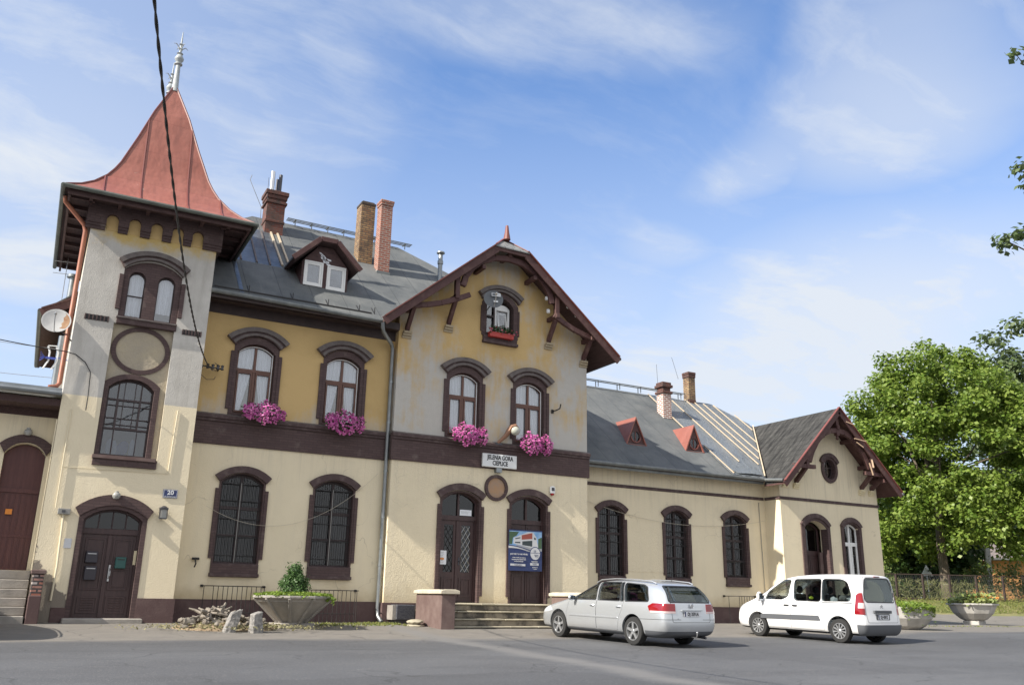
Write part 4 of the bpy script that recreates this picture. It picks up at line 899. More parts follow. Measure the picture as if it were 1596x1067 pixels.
# ------------------------------------------------------------------ roofs
def zm(run): return 9.05 + .85 * run
def zr(y): return 5.48 + .8 * (y - 25.4)
def roofs():
    V = (13.05, 29.0, zm(4.4)); R1 = (5.5, 30.7, zm(6.1)); R2 = (11.3, 30.7, zm(6.1))
    fx = lambda x, y: (x, y, zm(y - 24.6))
    CR = (13.05, 24.85, zm(4.4)); cl = (12.45, 24.2, zm(3.8)); cr = (13.65, 24.2, zm(3.75))
    front = [(3.5, 24.6, 9.05), (8.65, 24.6, 9.05), V, R2, R1, (3.5, 28.7, zm(4.1))]
    back = [(-.6, 36.8, 9.05), R1, R2, (17.4, 36.8, 9.05)]
    left = [(-.68, 29.0, 8.98), (-.68, 36.8, 8.98), R1, (3.5, 28.9, zm(4.1))]
    right = [(17.4, 24.2, 9.05), (17.4, 36.8, 9.05), R2, V, CR, cr]
    cleft = [(8.65, 24.2, 9.05), cl, CR, V, (8.65, 24.6, 9.05)]
    top = MB(); sf = MB()
    for p in (front, back, left, right, cleft):
        top.slab(p, .05)
        sf.slab([(a, b, c - .055) for a, b, c in p], .09)
    rf = P_('main_roof', top, 'roof_felt'); sf.build('soffit', 'soffit_wood', rf)
    s = MB(); s.slab([(12.40, 24.13, zm(3.74)), (13.70, 24.13, zm(3.70)), (13.05, 24.88, zm(4.4) + .05)], .05); s.build('half_hip', 'slates', rf)
    s = MB()
    for a, b in (((8.62, 24.17, 9.06), (12.45, 24.17, zm(3.82))), ((13.65, 24.17, zm(3.77)), (17.45, 24.17, 9.04))): s.bar(a, b, .12, .035)
    s.bar((12.42, 24.15, zm(3.8)), (13.05, 24.87, zm(4.4) + .06), .07, .03); s.bar((13.68, 24.15, zm(3.75)), (13.05, 24.87, zm(4.4) + .06), .07, .03)
    s.lathe([(.13, 12.72), (.11, 12.85), (.08, 13.0), (.05, 13.25), (.0, 13.28)], (13.05, 24.62, 0), 12); s.build('verge_flashing', 'red_flashing', rf)
    b = MB()
    for a, c in (((8.62, 24.2, 8.90), (12.47, 24.2, zm(3.82) - .16)), ((13.63, 24.2, zm(3.77) - .16), (17.45, 24.2, 8.88))): b.bar(a, c, .05, .27)
    b.bar((12.35, 24.2, zm(3.72) - .08), (13.75, 24.2, zm(3.68) - .08), .06, .14)
    b.build('barge_board', 'truss_wood', rf, bevel=.008)
    # metal sheet patch beside the tower, lead strip, chimney collars
    k = lambda x, y, d=.012: (x, y, zm(y - 24.6) + d)
    z = MB(); z.slab([k(4.38, 26.85), k(5.95, 26.85), k(6.05, 29.55), k(4.6, 29.5)], .01, 0)
    for x in (4.62, 5.12, 5.55): z.bar(k(x, 26.85, .03), k(x + .08, 29.4, .03), .05, .05, mi=1)
    z.slab([k(4.33, 24.75), k(4.45, 24.75), k(4.45, 26.8), k(4.33, 26.8)], .01, 0); z.build('metal_sheet', ['zinc_sheet', 'hood_edge'], rf)
    z = MB()
    for x in (5.96, 6.2): z.bar(k(x, 26.95, .05), k(x + .02, 29.45, .05), .06, .05)
    z.build('batten', 'batten_wood', rf)
    z = MB()
    for x in (4.6, 5.9, 7.0, 8.0, 8.5): z.bar(k(x, 24.85, .0), k(x, 24.85, .22), .02, .02); z.bar(k(x, 24.85, .01), k(x, 25.2, .015), .02, .01)
    z.bar(k(3.6, 24.83, .03), k(8.4, 24.83, .03), .02, .04); z.build('snow_hook', 'iron', rf)
    # ridge walkways
    w = MB()
    for x0, x1, y, zz in ((6.75, 11.8, 30.55, zm(6.1) + .12), ):
        for dy in (-.12, .0, .12): w.bar((x0, y + dy, zz), (x1, y + dy, zz), .035, .025)
        for i in range(8): x = x0 + .3 + (x1 - x0 - .6) * i / 7; w.bar((x, y - .15, zz - .03), (x, y + .15, zz - .03), .04, .03); w.bar((x, y - .1, zz - .25), (x, y - .1, zz), .03, .03)
    w.build('ridge_walkway', 'gutter_zinc', rf)
    # under-eave frieze and gutters
    e = MB(); e.box(3.5, 9.40, 24.9, YL + .02, 8.90, 9.12); e.box(3.5, 9.42, YL - .03, YL + .05, 8.62, 8.92); e.box(3.5, 8.68, 24.58, 24.64, 8.86, 9.0); P_('eave_board', e, 'dark_wood')
    g = MB(); g.tube([(3.5, 24.50, 9.02), (8.66, 24.50, 8.96)], .07, 8); P_('gutter', g, 'gutter_zinc', smooth=True)
    g = MB(); g.tube([(17.47, 24.18, 8.97), (17.47, 36.8, 8.97)], .07, 8); P_('gutter', g, 'gutter_zinc', smooth=True)
    g = MB(); g.tube([(-.74, 29.0, 8.93), (-.74, 36.8, 8.93)], .08, 8); P_('gutter', g, 'gutter_green', smooth=True)
    g = MB(); g.bar((-.72, 28.97, 8.86), (.5, 28.97, 9.55), .05, .25); g.bar((-.72, 28.95, 9.0), (.5, 28.95, 9.69), .1, .04); P_('barge_board', g, 'truss_wood')
    p = MB(); p.tube([(8.66, 24.5, 8.98), (8.68, 24.52, 8.8), (8.75, 24.6, 8.66), (9.22, 25.1, 8.45), (9.29, 25.16, 8.3), (9.30, 25.16, .4), (9.31, 25.12, .18), (9.34, 24.86, .02)], .062, 10)
    for zz in (7.2, 5.9, 4.4, 3.0, 1.6): p.lathe([(.075, zz), (.075, zz + .05)], (9.30, 25.16, 0), 10); p.box(9.28, 9.32, 25.2, 25.32, zz, zz + .04)
    P_('downpipe', p, 'pipe_zinc', smooth=True)
    # single-storey wing roof
    W1 = (28.6, 29.25, 8.54); RE = (27.4, 30.7, 9.72)
    fr = [(16.6, 25.4, 5.48), (25.36, 25.4, 5.48), W1, RE, (16.6, 30.7, 9.72)]; bk = [(16.6, 36, 5.48), (16.6, 30.7, 9.72), RE, (31.9, 36, 5.48)]
    hp = [W1, (31.95, 29.6, 5.5), (31.9, 36, 5.48), RE]
    t = MB(); sf = MB()
    for q in (fr, bk, hp): t.slab(q, .05); sf.slab([(a, b, c - .055) for a, b, c in q], .08)
    rw = P_('wing_roof', t, 'roof_felt'); sf.build('soffit', 'soffit_wood', rw)
    q = lambda x, y, d=.015: (x, y, zr(y) + d)
    t = MB(); nx, ny = 18, 16
    # wrinkled tarpaulin sheet laid over the right part
    g = random.Random(5)
    for j in range(ny + 1):
        y = 25.42 + (30.66 - 25.42) * j / ny
        xr = min(25.3 + (y - 25.4) * (28.6 - 25.36) / (29.25 - 25.4), 28.55 if y < 29.3 else 28.6 - (y - 29.25) * .83) - .03
        for i in range(nx + 1):
            x = 23.62 + (xr - 23.62) * i / nx; edge = j in (0,) or i in (0, nx)
            d = .03 + (0 if edge else g.uniform(-.012, .022)); t.v.append(q(x, y + (g.uniform(-.05, .02) if j == 0 else 0), d))
    for j in range(ny):
        for i in range(nx): a = j * (nx + 1) + i; t.f.append([a, a + 1, a + nx + 2, a + nx + 1]); t.m.append(0)
    t.build('tarpaulin', 'roof_tarp', rw, smooth='all')
    t = MB()
    for x, ya, yb in ((23.66, 30.62, 28.2), (23.72, 27.1, 25.45), (24.82, 30.38, 26.25), (25.81, 30.64, 26.2), (26.26, 30.5, 26.6), (26.78, 30.5, 27.1), (27.38, 30.5, 27.8), (28.13, 29.9, 28.8)):
        t.bar(q(x, ya, .075), q(x + g.uniform(-.05, .05), yb, .075), .045, .035)
    t.bar((25.36, 25.45, zr(25.45) + .09), (28.55, 29.2, zr(29.2) + .08), .05, .03); t.build('batten', 'batten_wood', rw)
    d = MB()
    for a, b, c in ((24.0, 24.9, .05), (24.75, 25.25, .09)): d.slab([q(a, 25.46, .09), q(b, 25.44, .14), q(b - .1, 25.75 + c, .06), q(a - .3, 25.85, .05)], .02)
    d.build('loose_sheet', 'roof_tarp', rw)
    w = MB()
    for dy in (-.1, .1): w.bar((16.6, 30.6 + dy, 9.97), (25.7, 30.6 + dy, 9.97), .05, .03)
    for i in range(8): x = 17.4 + i * 1.15; w.bar((x, 30.5, 9.7), (x, 30.5, 9.98), .03, .03); w.bar((x, 30.7, 9.7), (x, 30.7, 9.98), .03, .03)
    w.build('ridge_walkway', 'gutter_zinc', rw)
    g_ = MB(); g_.tube([(16.62, 25.32, 5.42), (25.2, 25.32, 5.42)], .07, 8); g_.box(16.62, 25.25, 25.42, 25.5, 5.26, 5.4); g_.tube([(25.2, 25.32, 5.42), (25.22, 24.35, 5.32)], .065, 8); P_('gutter', g_, 'gutter_zinc', smooth=True)
    g_ = MB(); g_.tube([(32.0, 24.3, 5.25), (32.0, 29.5, 5.25)], .07, 8); g_.lathe([(.06, 24.24), (.06, 24.34)], (32.0, 0, 5.25), 8, axis='y'); P_('gutter', g_, 'gutter_zinc', smooth=True)
    # end gable roof
    L = [(25.25, 24.3, 5.30), (28.6, 24.3, 8.54), W1, (25.36, 25.4, 5.40), (25.25, 25.4, 5.30)]; Rr = [(31.95, 24.3, 5.3), (31.95, 29.6, 5.3), W1, (28.6, 24.3, 8.54)]
    t = MB(); sf = MB()
    for p in (L, Rr): t.slab(p, .06); sf.slab([(a, b, c - .065) for a, b, c in p], .06)
    rg = P_('gable_roof', t, 'old_shingles'); sf.build('soffit', 'truss_wood', rg)
    s = MB(); s.bar((25.22, 24.27, 5.31), (28.6, 24.27, 8.58), .10, .03); s.bar((28.6, 24.27, 8.58), (31.98, 24.27, 5.31), .10, .03); s.build('verge_flashing', 'red_flashing', rg)
    b = MB(); b.bar((25.25, 24.3, 5.16), (28.6, 24.3, 8.40), .05, .24); b.bar((28.6, 24.3, 8.40), (31.95, 24.3, 5.16), .05, .24); b.build('barge_board', 'truss_wood', rg, bevel=.008)
roofs()

def gable_truss(y, yw, xc, stub, post, arch_, collar, braces, purl, corb, cm, kp=None, spl=False, curve=True):
    """decorative timber work under a gable; numbers are half-offsets from the ridge"""
    t = MB()
    for sg in (-1, 1):
        X = lambda d: xc + sg * d
        if curve:
            (a, za), (b, zb) = stub; b, zb = (b, zb) if sg < 0 else (1.8, 10.22); pts = [(X(a), y, za)] + [(X(a + (b - a) * u), y, za + (zb - za) * u - .10 * math.sin(u * math.pi)) for u in (.25, .5, .75)] + [(X(b), y, zb)]
            for p, q in zip(pts, pts[1:]): t.bar(p, q, .13, .17)
        else:
            (a, za), (b, zb) = stub; t.bar((X(a), y, za), (X(b), y, zb), .14, .15)
        t.bar((X(post[0]), y, post[1]), (X(post[0]), y, post[2]), .16, .16, up=(1, 0, 0))
        pts = [(X(d), y, z) for d, z in arch_]
        for p, q in zip(pts, pts[1:]): t.bar(p, q, .13, .20)
        for (d0, z0), (d1, z1) in braces: t.bar((X(d0), yw, z0), (X(d1), y + .05, z1), .13, .16)
        for d, z in purl: t.bar((X(d), yw, z), (X(d), y - .12, z), .14, .15)
    t.bar((xc, yw, collar), (xc, y - .12, collar), .14, .15)
    if kp: t.bar((xc, y, kp[0]), (xc, y, kp[1]), .15, .15, up=(1, 0, 0)); t.lathe([(.0, kp[0] - .2), (.06, kp[0] - .14), (.04, kp[0] - .06), (.075, kp[0])], (xc, y, 0), 8)
    P_('gable_truss', t, 'truss_wood', bevel=.01)
    for d, z in corb:
        for sg in (-1, 1):
            x = xc + sg * d; c = MB()
            for i, o in enumerate((.05, .10, .15)): c.box(x - .16 + .012 * i, x + .16 - .012 * i, yw - o, yw + .02, z + .075 * i, z + .075 * (i + 1) - .004)
            P_('corbel', c, cm, bevel=.006)
    if spl:
        for a, b in (((30.35, 24.35, 6.75), (30.25, 24.2, 6.2)), ((29.4, 24.3, 7.35), (29.9, 24.15, 7.25)), ((29.5, 24.3, 7.2), (29.75, 24.2, 7.0)), ((28.95, 24.28, 8.0), (29.25, 24.18, 7.9)), ((30.15, 24.3, 6.4), (30.25, 24.25, 5.9))): s = MB(); s.bar(a, b, .06, .03); P_('splintered_board', s, 'splinter')
gable_truss(24.42, YC, 13.05, ((3.5, 9.62), (1.45, 10.36)), (1.92, 10.1, 10.95), [(1.72, 10.62), (1.62, 10.98), (1.40, 11.32), (1.05, 11.62), (.55, 11.86), (0, 11.93)], 12.05,
            [((3.38, 8.95), (3.38, 9.62)), ((1.93, 9.40), (1.93, 10.12))], [(3.38, 9.62), (1.93, 10.2), (1.0, 11.42)], [(3.38, 8.69), (1.93, 9.13)], 'corbel_stone')
gable_truss(24.50, YG, 28.6, ((2.62, 5.98), (1.45, 6.0)), (1.88, 5.92, 6.62), [(1.75, 6.2), (1.55, 6.62), (1.2, 7.1), (.8, 7.42), (.4, 7.58), (0, 7.62)], 7.75,
            [((2.5, 5.42), (2.62, 5.92)), ((1.9, 5.42), (1.9, 5.95))], [(2.55, 5.75), (1.88, 6.3), (.95, 7.3)], [(2.5, 5.17), (1.9, 5.17)], 'corbel_cream', kp=(7.42, 8.2), spl=True, curve=False)

# --- chimneys
def chimney(x0, x1, y0, y1, z0, z1, brick, cap, bands, pots=(), collar=None, mats_extra='steel'):
    c = MB(); c.box(x0, x1, y0, y1, z0, z1)
    o = c.build('chimney', brick, ST)
    for za, zb, e in bands: k = MB(); k.box(x0 - e, x1 + e, y0 - e, y1 + e, za, zb); k.build('chimney_cap', cap, o, bevel=.015)
    if collar:
        k = MB(); k.box(x0 - .035, x1 + .035, y0 - .035, y1 + .3, z0, collar[0], 0)
        k.box(x0 - .03, x0 + .0, y0 - .02, y1 + .1, collar[0], collar[1], 1); k.build('flashing', ['gutter_zinc', 'mortar_white'], o)
    for x, y, r, za, zb, m_ in pots:
        p = MB(); p.tube([(x, y, za), (x, y, zb)], r, 12); p.build('flue_pipe', m_, o, smooth=True)
    return o
chimney(9.57, 10.0, 27.95, 28.4, 11.5, 14.72, 'brick_red', 'brick_red', [(14.6, 14.70, .03), (14.70, 14.80, .045)], collar=(11.98, 12.0))
chimney(9.0, 9.53, 28.54, 29.1, 12.0, 14.75, 'brick_yellow', 'cap_soot', [(14.72, 14.82, .02), (14.82, 14.88, -.03)])
chimney(5.75, 6.40, 29.45, 30.1, 12.8, 14.4, 'brick_dark', 'brick_cap', [(13.62, 13.72, .03), (14.36, 14.46, .06), (14.55, 14.70, .05), (14.70, 14.86, .09), (14.4, 14.6, .01)],
        [(5.9, 29.7, .085, 14.8, 15.72, 'steel'), (6.2, 29.75, .065, 14.8, 15.68, 'dark_steel'), (6.12, 29.9, .05, 14.8, 15.55, 'dark_steel')])
chimney(23.14, 23.58, 28.91, 29.35, 7.9, 9.42, 'brick_white_joint', 'brick_cap', [(9.38, 9.50, .06), (9.50, 9.68, -.01), (9.66, 9.78, .07), (9.78, 9.90, .02)], collar=(8.28, 8.3))
chimney(25.95, 26.33, 30.5, 30.9, 9.3, 10.98, 'brick_yellow', 'brick_cap', [(10.82, 10.96, .03), (10.96, 11.08, .04), (9.4, 9.75, .015)])
m = MB(); m.lathe([(.085, 12.0), (.085, 12.9), (.11, 12.92), (.11, 13.05), (.085, 13.07), (.085, 13.3), (.07, 13.32), (.07, 13.36), (.16, 13.36), (.15, 13.41), (.0, 13.42)], (12.2, 28.4, 0), 14); P_('flue_pipe', m, 'pipe_zinc', smooth=True)
def aerial(p, q, r=.008):
    m = MB(); m.tube([p, q], r, 5); P_('lightning_rod', m, 'dark_steel')
aerial((22.95, 29, 9.6), (22.9, 29, 10.65)); aerial((25.5, 30.7, 10.7), (25.15, 30.7, 11.7)); aerial((5.72, 29.4, 14.4), (5.70, 29.4, 15.3))
m = MB(); m.tube([(5.55, 29.3, 13.3), (5.5, 29.2, 14.0), (5.2, 29.1, 14.5), (5.0, 29.1, 14.9), (5.05, 29.1, 15.1)], .01, 5); P_('lightning_rod', m, 'cable_grey')

# --- dormers
def main_dormer():
    y0 = 25.97; f = MB()
    f.wall([(6.36, 9.9), (7.88, 9.9), (7.88, 11.0), (7.34, 11.62), (6.86, 11.62), (6.36, 11.02)], [rect(6.45, 7.03, 10.24, 11.04), rect(7.2, 7.79, 10.21, 11.02)], y0, y0 + .08)
    f.box(6.36, 6.42, y0 + .08, 27.6, 10.2, 11.05); f.box(7.82, 7.88, y0 + .08, 27.6, 10.2, 11.05)
    d = f.build('dormer', 'eave_wood', ST)
    r = MB(); A = [(6.0, 10.96), (6.82, 11.74), (7.36, 11.74), (8.18, 10.96)]; B = [(a, z + .07) for a, z in A]
    r.wall(A + B[::-1], [], 25.6, 28.2); r.build('dormer_roof', 'roof_felt', d)
    b = MB(); C = [(5.97, 10.90), (6.82, 11.73), (7.36, 11.73), (8.21, 10.90)]
    C = [(5.97, 10.86), (6.81, 11.68), (7.37, 11.68), (8.21, 10.86)]
    for (p, q) in zip(C, C[1:]): b.bar((p[0], 25.6, p[1] + .06), (q[0], 25.6, q[1] + .06), .05, .16)
    b.build('barge_board', 'truss_wood', d, bevel=.006)
    s = MB(); s.wall([(6.0, 10.93), (6.82, 11.71), (7.36, 11.71), (8.18, 10.93), (8.1, 10.90), (7.34, 11.64), (6.84, 11.64), (6.08, 10.90)], [], 25.63, 27.4); s.build('soffit', 'soffit_wood', d)
    for a, b_ in ((6.43, 7.05), (7.18, 7.81)):
        dz = 0 if a < 7 else -.03
        w = MB(); w.wall(rect(a, b_, 10.22 + dz, 11.06 + dz), [rect(a + .05, b_ - .05, 10.27 + dz, 11.01 + dz)], y0 - .035, y0 + .05); w.wall(rect(a + .05, b_ - .05, 10.27 + dz, 11.01 + dz), [rect(a + .12, b_ - .12, 10.34 + dz, 10.94 + dz)], y0 - .015, y0 + .05)
        o = w.build('window', 'white_paint', d, bevel=.005); g = MB(); g.box(a + .1, b_ - .1, y0 + .0, y0 + .008, 10.3 + dz, 10.96 + dz); g.build('pane', 'pane_glass', o)
        k = MB(); k.box(a + .08, b_ - .08, y0 + .03, y0 + .04, 10.28 + dz, 10.98 + dz); k.build('blind', 'zinc_sheet', o)
    k = MB(); g = random.Random(4)
    for i in range(12):
        x, z = 6.9 + i % 4 * .07 + g.uniform(-.05, .05), 11.42 - i // 4 * .08 - (i % 4) * .06; k.add([(x, y0 - .004, z), (x + g.uniform(.06, .16), y0 - .004, z - .02), (x + .14, y0 - .004, z - .07), (x + .03, y0 - .004, z - .06)], [(0, 1, 2, 3)])
    k.build('flaked_paint', 'paper', d, recalc=False)
main_dormer()
for xc in (20.0, 22.89):
    y0, zb, za = 26.68, 6.46, 7.52; f = MB()
    f.wall([(xc - .44, zb), (xc + .44, zb), (xc, za)], [ellipse(xc, zb + .36, .19, .22, 16)], y0 + .06, y0 + .12)
    d = f.build('dormer', 'truss_wood', ST)
    r = MB()
    for sg in (-1, 1): r.add([(xc + sg * .55, y0, zb - .08), (xc, y0, za + .08), (xc, 28.05, za + .08), (xc + sg * .55, 26.72, zb - .06), (xc + sg * .49, y0, zb - .08), (xc, y0, za + .0), (xc, 28.0, za), (xc + sg * .49, 26.72, zb - .1)], [(0, 1, 2, 3), (7, 6, 5, 4), (0, 4, 5, 1), (3, 2, 6, 7), (0, 3, 7, 4)])
    r.build('dormer_roof', 'red_roof', d)
    g = MB(); g.wall(ellipse(xc, zb + .36, .2, .23, 16), [], y0 + .09, y0 + .097); o = g.build('pane', 'dim_glass', d)
    w = MB(); w.wall(archband(xc, .25, zb + .36, zb + .62, .20, zb + .36, zb + .57, 10), [], y0 + .03, y0 + .1); w.box(xc - .012, xc + .012, y0 + .07, y0 + .1, zb + .15, zb + .58); w.box(xc - .47, xc + .47, y0 - .03, y0 + .1, zb - .05, zb + .05); w.build('window', 'red_flashing', d)

# ------------------------------------------------------------------ annex to the left of the tower
AN = thing('annex_building', (-3, 25.3, 0), 'low cream annex with zinc gutter and dark red arched door beside the tower', 'building')
def annex():
    y = YL; xc = -.40
    m = MB(); m.wall(rect(-8, .2, -.4, 5.6), [archpoly(xc, .47, 1.2, 4.05, 4.34)], y, y + .35); m.box(-8, -7.7, y + .35, 33, -.4, 5.6); m.box(-8, .2, 32.7, 33, -.4, 5.6); m.build('wall', 'cream_stucco', AN)
    d = MB(); d.box(xc - .46, xc + .46, y + .14, y + .2, 3.1, 3.2); d.wall(archpoly(xc, .465, 1.18, 4.03, 4.32), [], y + .18, y + .24); n = 7
    for i in range(n + 1): x = xc - .44 + .88 * i / n; d.box(x - .008, x + .008, y + .165, y + .2, 1.25, 3.1)
    d.box(xc - .46, xc + .46, y + .16, y + .2, 2.0, 2.06); o = d.build('door', 'annex_door_wood', AN)
    s = MB(); s.wall(archband(xc, .61, 4.28, 4.56, .47, 4.05, 4.36), [], y - .07, y + .02); s.build('surround', 'brown_brick', o, bevel=.006)
    s = MB(); s.box(-8, .195, 24.55, y + .1, 5.25, 5.42); s.box(-8, .195, y - .03, y + .02, 5.05, 5.25); s.build('eave_board', 'soffit_wood', AN)
    r = MB(); r.slab([(-8.2, 24.4, 5.62), (.19, 24.4, 5.60), (.19, 29.2, 6.3), (-8.2, 33, 6.9)], .08); rr = r.build('roof', 'zinc_sheet', AN)
    g = MB(); g.tube([(-8.2, 24.34, 5.56), (.18, 24.34, 5.54)], .075, 8); g.box(-8.2, .18, 24.38, 24.42, 5.55, 5.68); g.build('gutter', 'pipe_zinc', AN, smooth=True)
    c = MB(); c.box(.165, .19, YT + .02, 25.3, 1.2, 4.9); c.build('corner_strip', 'cream_stucco', AN)
    k = MB(); k.box(-.62, -.47, y + .12, y + .14, 2.55, 2.68); k.build('card', 'orange_card', o)
annex()
m = MB(); b0 = -.06
for i, (z0, z1, yf) in enumerate(((-.3, .16, 23.75), (.16, .36, 24.05), (.36, .56, 24.3), (.56, .76, 24.55), (.76, .98, 24.8), (.98, 1.19, 25.05))): m.box(-3.2, .17, yf, 25.28, z0, z1 - .005 if i < 5 else z1, 0)
solo('annex_steps', m, 'concrete', (-1.5, 24.5, 0), 'worn grey concrete steps up to the dark red annex door', 'steps', bevel=.015)
pr = thing('brick_pier', (.33, 24.1, 0), 'small broken pier with bare red bricks showing at the corner of the tower', 'pier')
m = MB(); m.box(.215, .455, 23.77, 24.46, .60, 1.10); m.build('brick_body', 'brick_pier_old', pr, bevel=.02); m = MB(); m.box(.2, .47, 23.75, 24.46, -.2, .62); m.build('plinth', 'brown_plinth', pr, bevel=.02)
m = MB(); m.box(.17, .49, 23.72, 24.46, 1.10, 1.20); m.build('cap', 'pier_paint', pr, bevel=.015)

# ------------------------------------------------------------------ things on and in front of the walls
def entrance_steps():
    t = thing('entrance_steps', (12.5, 23.6, 0), 'worn stone steps with pale nosings leading to the two brown doors', 'steps')
    for i, z in enumerate((.0, .19, .39, .59)):
        yf = 22.35 + .32 * i; m = MB(); yb = 24.96
        m.box(10.41, 14.49, yf + .04, yb, z - .35 if i == 0 else z - .19, z - .045, 0); s = m.build('step', 'step_stone', t, bevel=.012)
        e = MB(); n = 9; r = random.Random(i)
        xs = [10.41 + 4.08 * k / n for k in range(n + 1)]
        for a, b in zip(xs, xs[1:]): d = r.uniform(-.015, .01); e.box(a + .003, b - .003, yf + d, yb - .005 * i - .004, z - .042 , z + r.uniform(-.006, .004), 0)
        e.build('nosing', 'step_edge', s, bevel=.01)
    for nm, x0, x1 in (('pier', 9.98, 10.40), ('pier', 14.5, 14.95)):
        m = MB(); m.box(x0, x1, 22.13, 23.9, -.3, .83); p = m.build(nm, 'pier_paint', t, bevel=.02)
        m = MB(); m.wall([(x0 - .06, .835), (x1 + .09, .835), (x1 + .09, .92), (x1 - .05, .955), (x0 + .08, .955), (x0 - .06, .92)], [], 22.05, 23.97); m.build('coping', 'slab_cream', p, bevel=.012)
entrance_steps()

# flower boxes
def flower_box(x, y, z, w, depth, seed, bloom, leafm, nb, hang, name, label, cat, group, boxm='brown_hood', leggy=False):
    t = thing(name, (0, 0, 0), label, cat, group); t.location = (x, y, z); g = np.random.default_rng(seed)
    WORLD[t.name] = Matrix.Identity(4)
    b = MB(); b.box(-w / 2, w / 2, -depth / 2, depth / 2, -.16, .0); b.box(-w / 2 - .012, w / 2 + .012, -depth / 2 - .012, depth / 2 + .012, -.03, .005)
    for sx in (-.36, .36): b.bar((sx * w, -depth / 2, -.17), (sx * w, depth / 2 + .08, -.19), .02, .015)
    b.build('trough', boxm, t, bevel=.006)
    P = []; Dn = []
    n = nb
    u = g.uniform(-1, 1, n); v = g.uniform(0, 1, n) ** .8
    ang = v * 1.0 * math.pi * .92 - .35
    rr = g.uniform(.72, 1.1, n) * (.32 + .07 * np.sin(u * 5 + seed) + .04 * np.sin(u * 11 + 2 * seed)) * np.sqrt(np.maximum(1 - (np.abs(u) ** 3.2) * .75, .1))
    X = u * (w / 2 + .10); Yy = -np.sin(ang) * rr * .95; Z = np.cos(ang) * rr * (1.0 if not leggy else .6)
    Z = np.where(Z < 0, Z * hang, Z)
    P = np.stack([X, Yy, Z], 1) + g.normal(0, .012, (n, 3)); Dn = np.stack([u * .4, -np.sin(ang) - .2, np.cos(ang) + .2], 1) + g.normal(0, .35, (n, 3))
    me = cards(P, Dn, .034, 1.45, seed, 'bloom', bloom); link('blossom', me, t)
    # second petal crosswise makes each bloom a little star
    me = cards(P + Dn / np.linalg.norm(Dn, axis=1, keepdims=True) * .006, Dn, .033, 1.45, seed + 50, 'bloom', bloom); link('blossom', me, t)
    k = n // 2; i = g.integers(0, n, k); Pl = P[i] * np.array([1, .84, .84]) + g.normal(0, .03, (k, 3)); me = cards(Pl, Dn[i] + g.normal(0, .5, (k, 3)), .045, 1.0, seed + 9, 'leaf', leafm); link('foliage', me, t)
    return t
GP = 'pink petunia boxes on the upper window sills'
flower_box(5.40, 24.98, 5.72, 1.0, .2, 1, 'petunia_bloom', 'petunia_leaf', 620, 1.0, 'flower_box', 'box of pink petunias under the upper window nearest the tower', 'flower box', GP)
flower_box(7.82, 24.98, 5.72, .98, .2, 2, 'petunia_bloom', 'petunia_leaf', 620, 1.25, 'flower_box', 'box of pink petunias under the upper window next to the zinc downpipe', 'flower box', GP)
flower_box(11.87, 24.72, 5.72, 1.0, .2, 3, 'petunia_bloom', 'petunia_leaf', 620, 1.2, 'flower_box', 'box of pink petunias under the upper window above the lattice door', 'flower box', GP)
flower_box(14.33, 24.72, 5.66, .98, .2, 4, 'petunia_bloom', 'petunia_leaf', 620, 1.2, 'flower_box', 'box of pink petunias under the upper window above the blue poster', 'flower box', GP)
fb = flower_box(13.03, 24.86, 9.36, .92, .16, 5, 'red_bloom', 'petunia_leaf', 26, .3, 'flower_box', 'red plastic flower box under the small attic window of the gable', 'flower box', None, 'plastic_red', True)
g = np.random.default_rng(31); P, Dn = blob((0, -.02, .12), (.5, .1, .16), 260, g); link('foliage', cards(P, Dn + g.normal(0, .4, P.shape), .045, 1, 3, 'leaf', 'petunia_leaf'), fb)

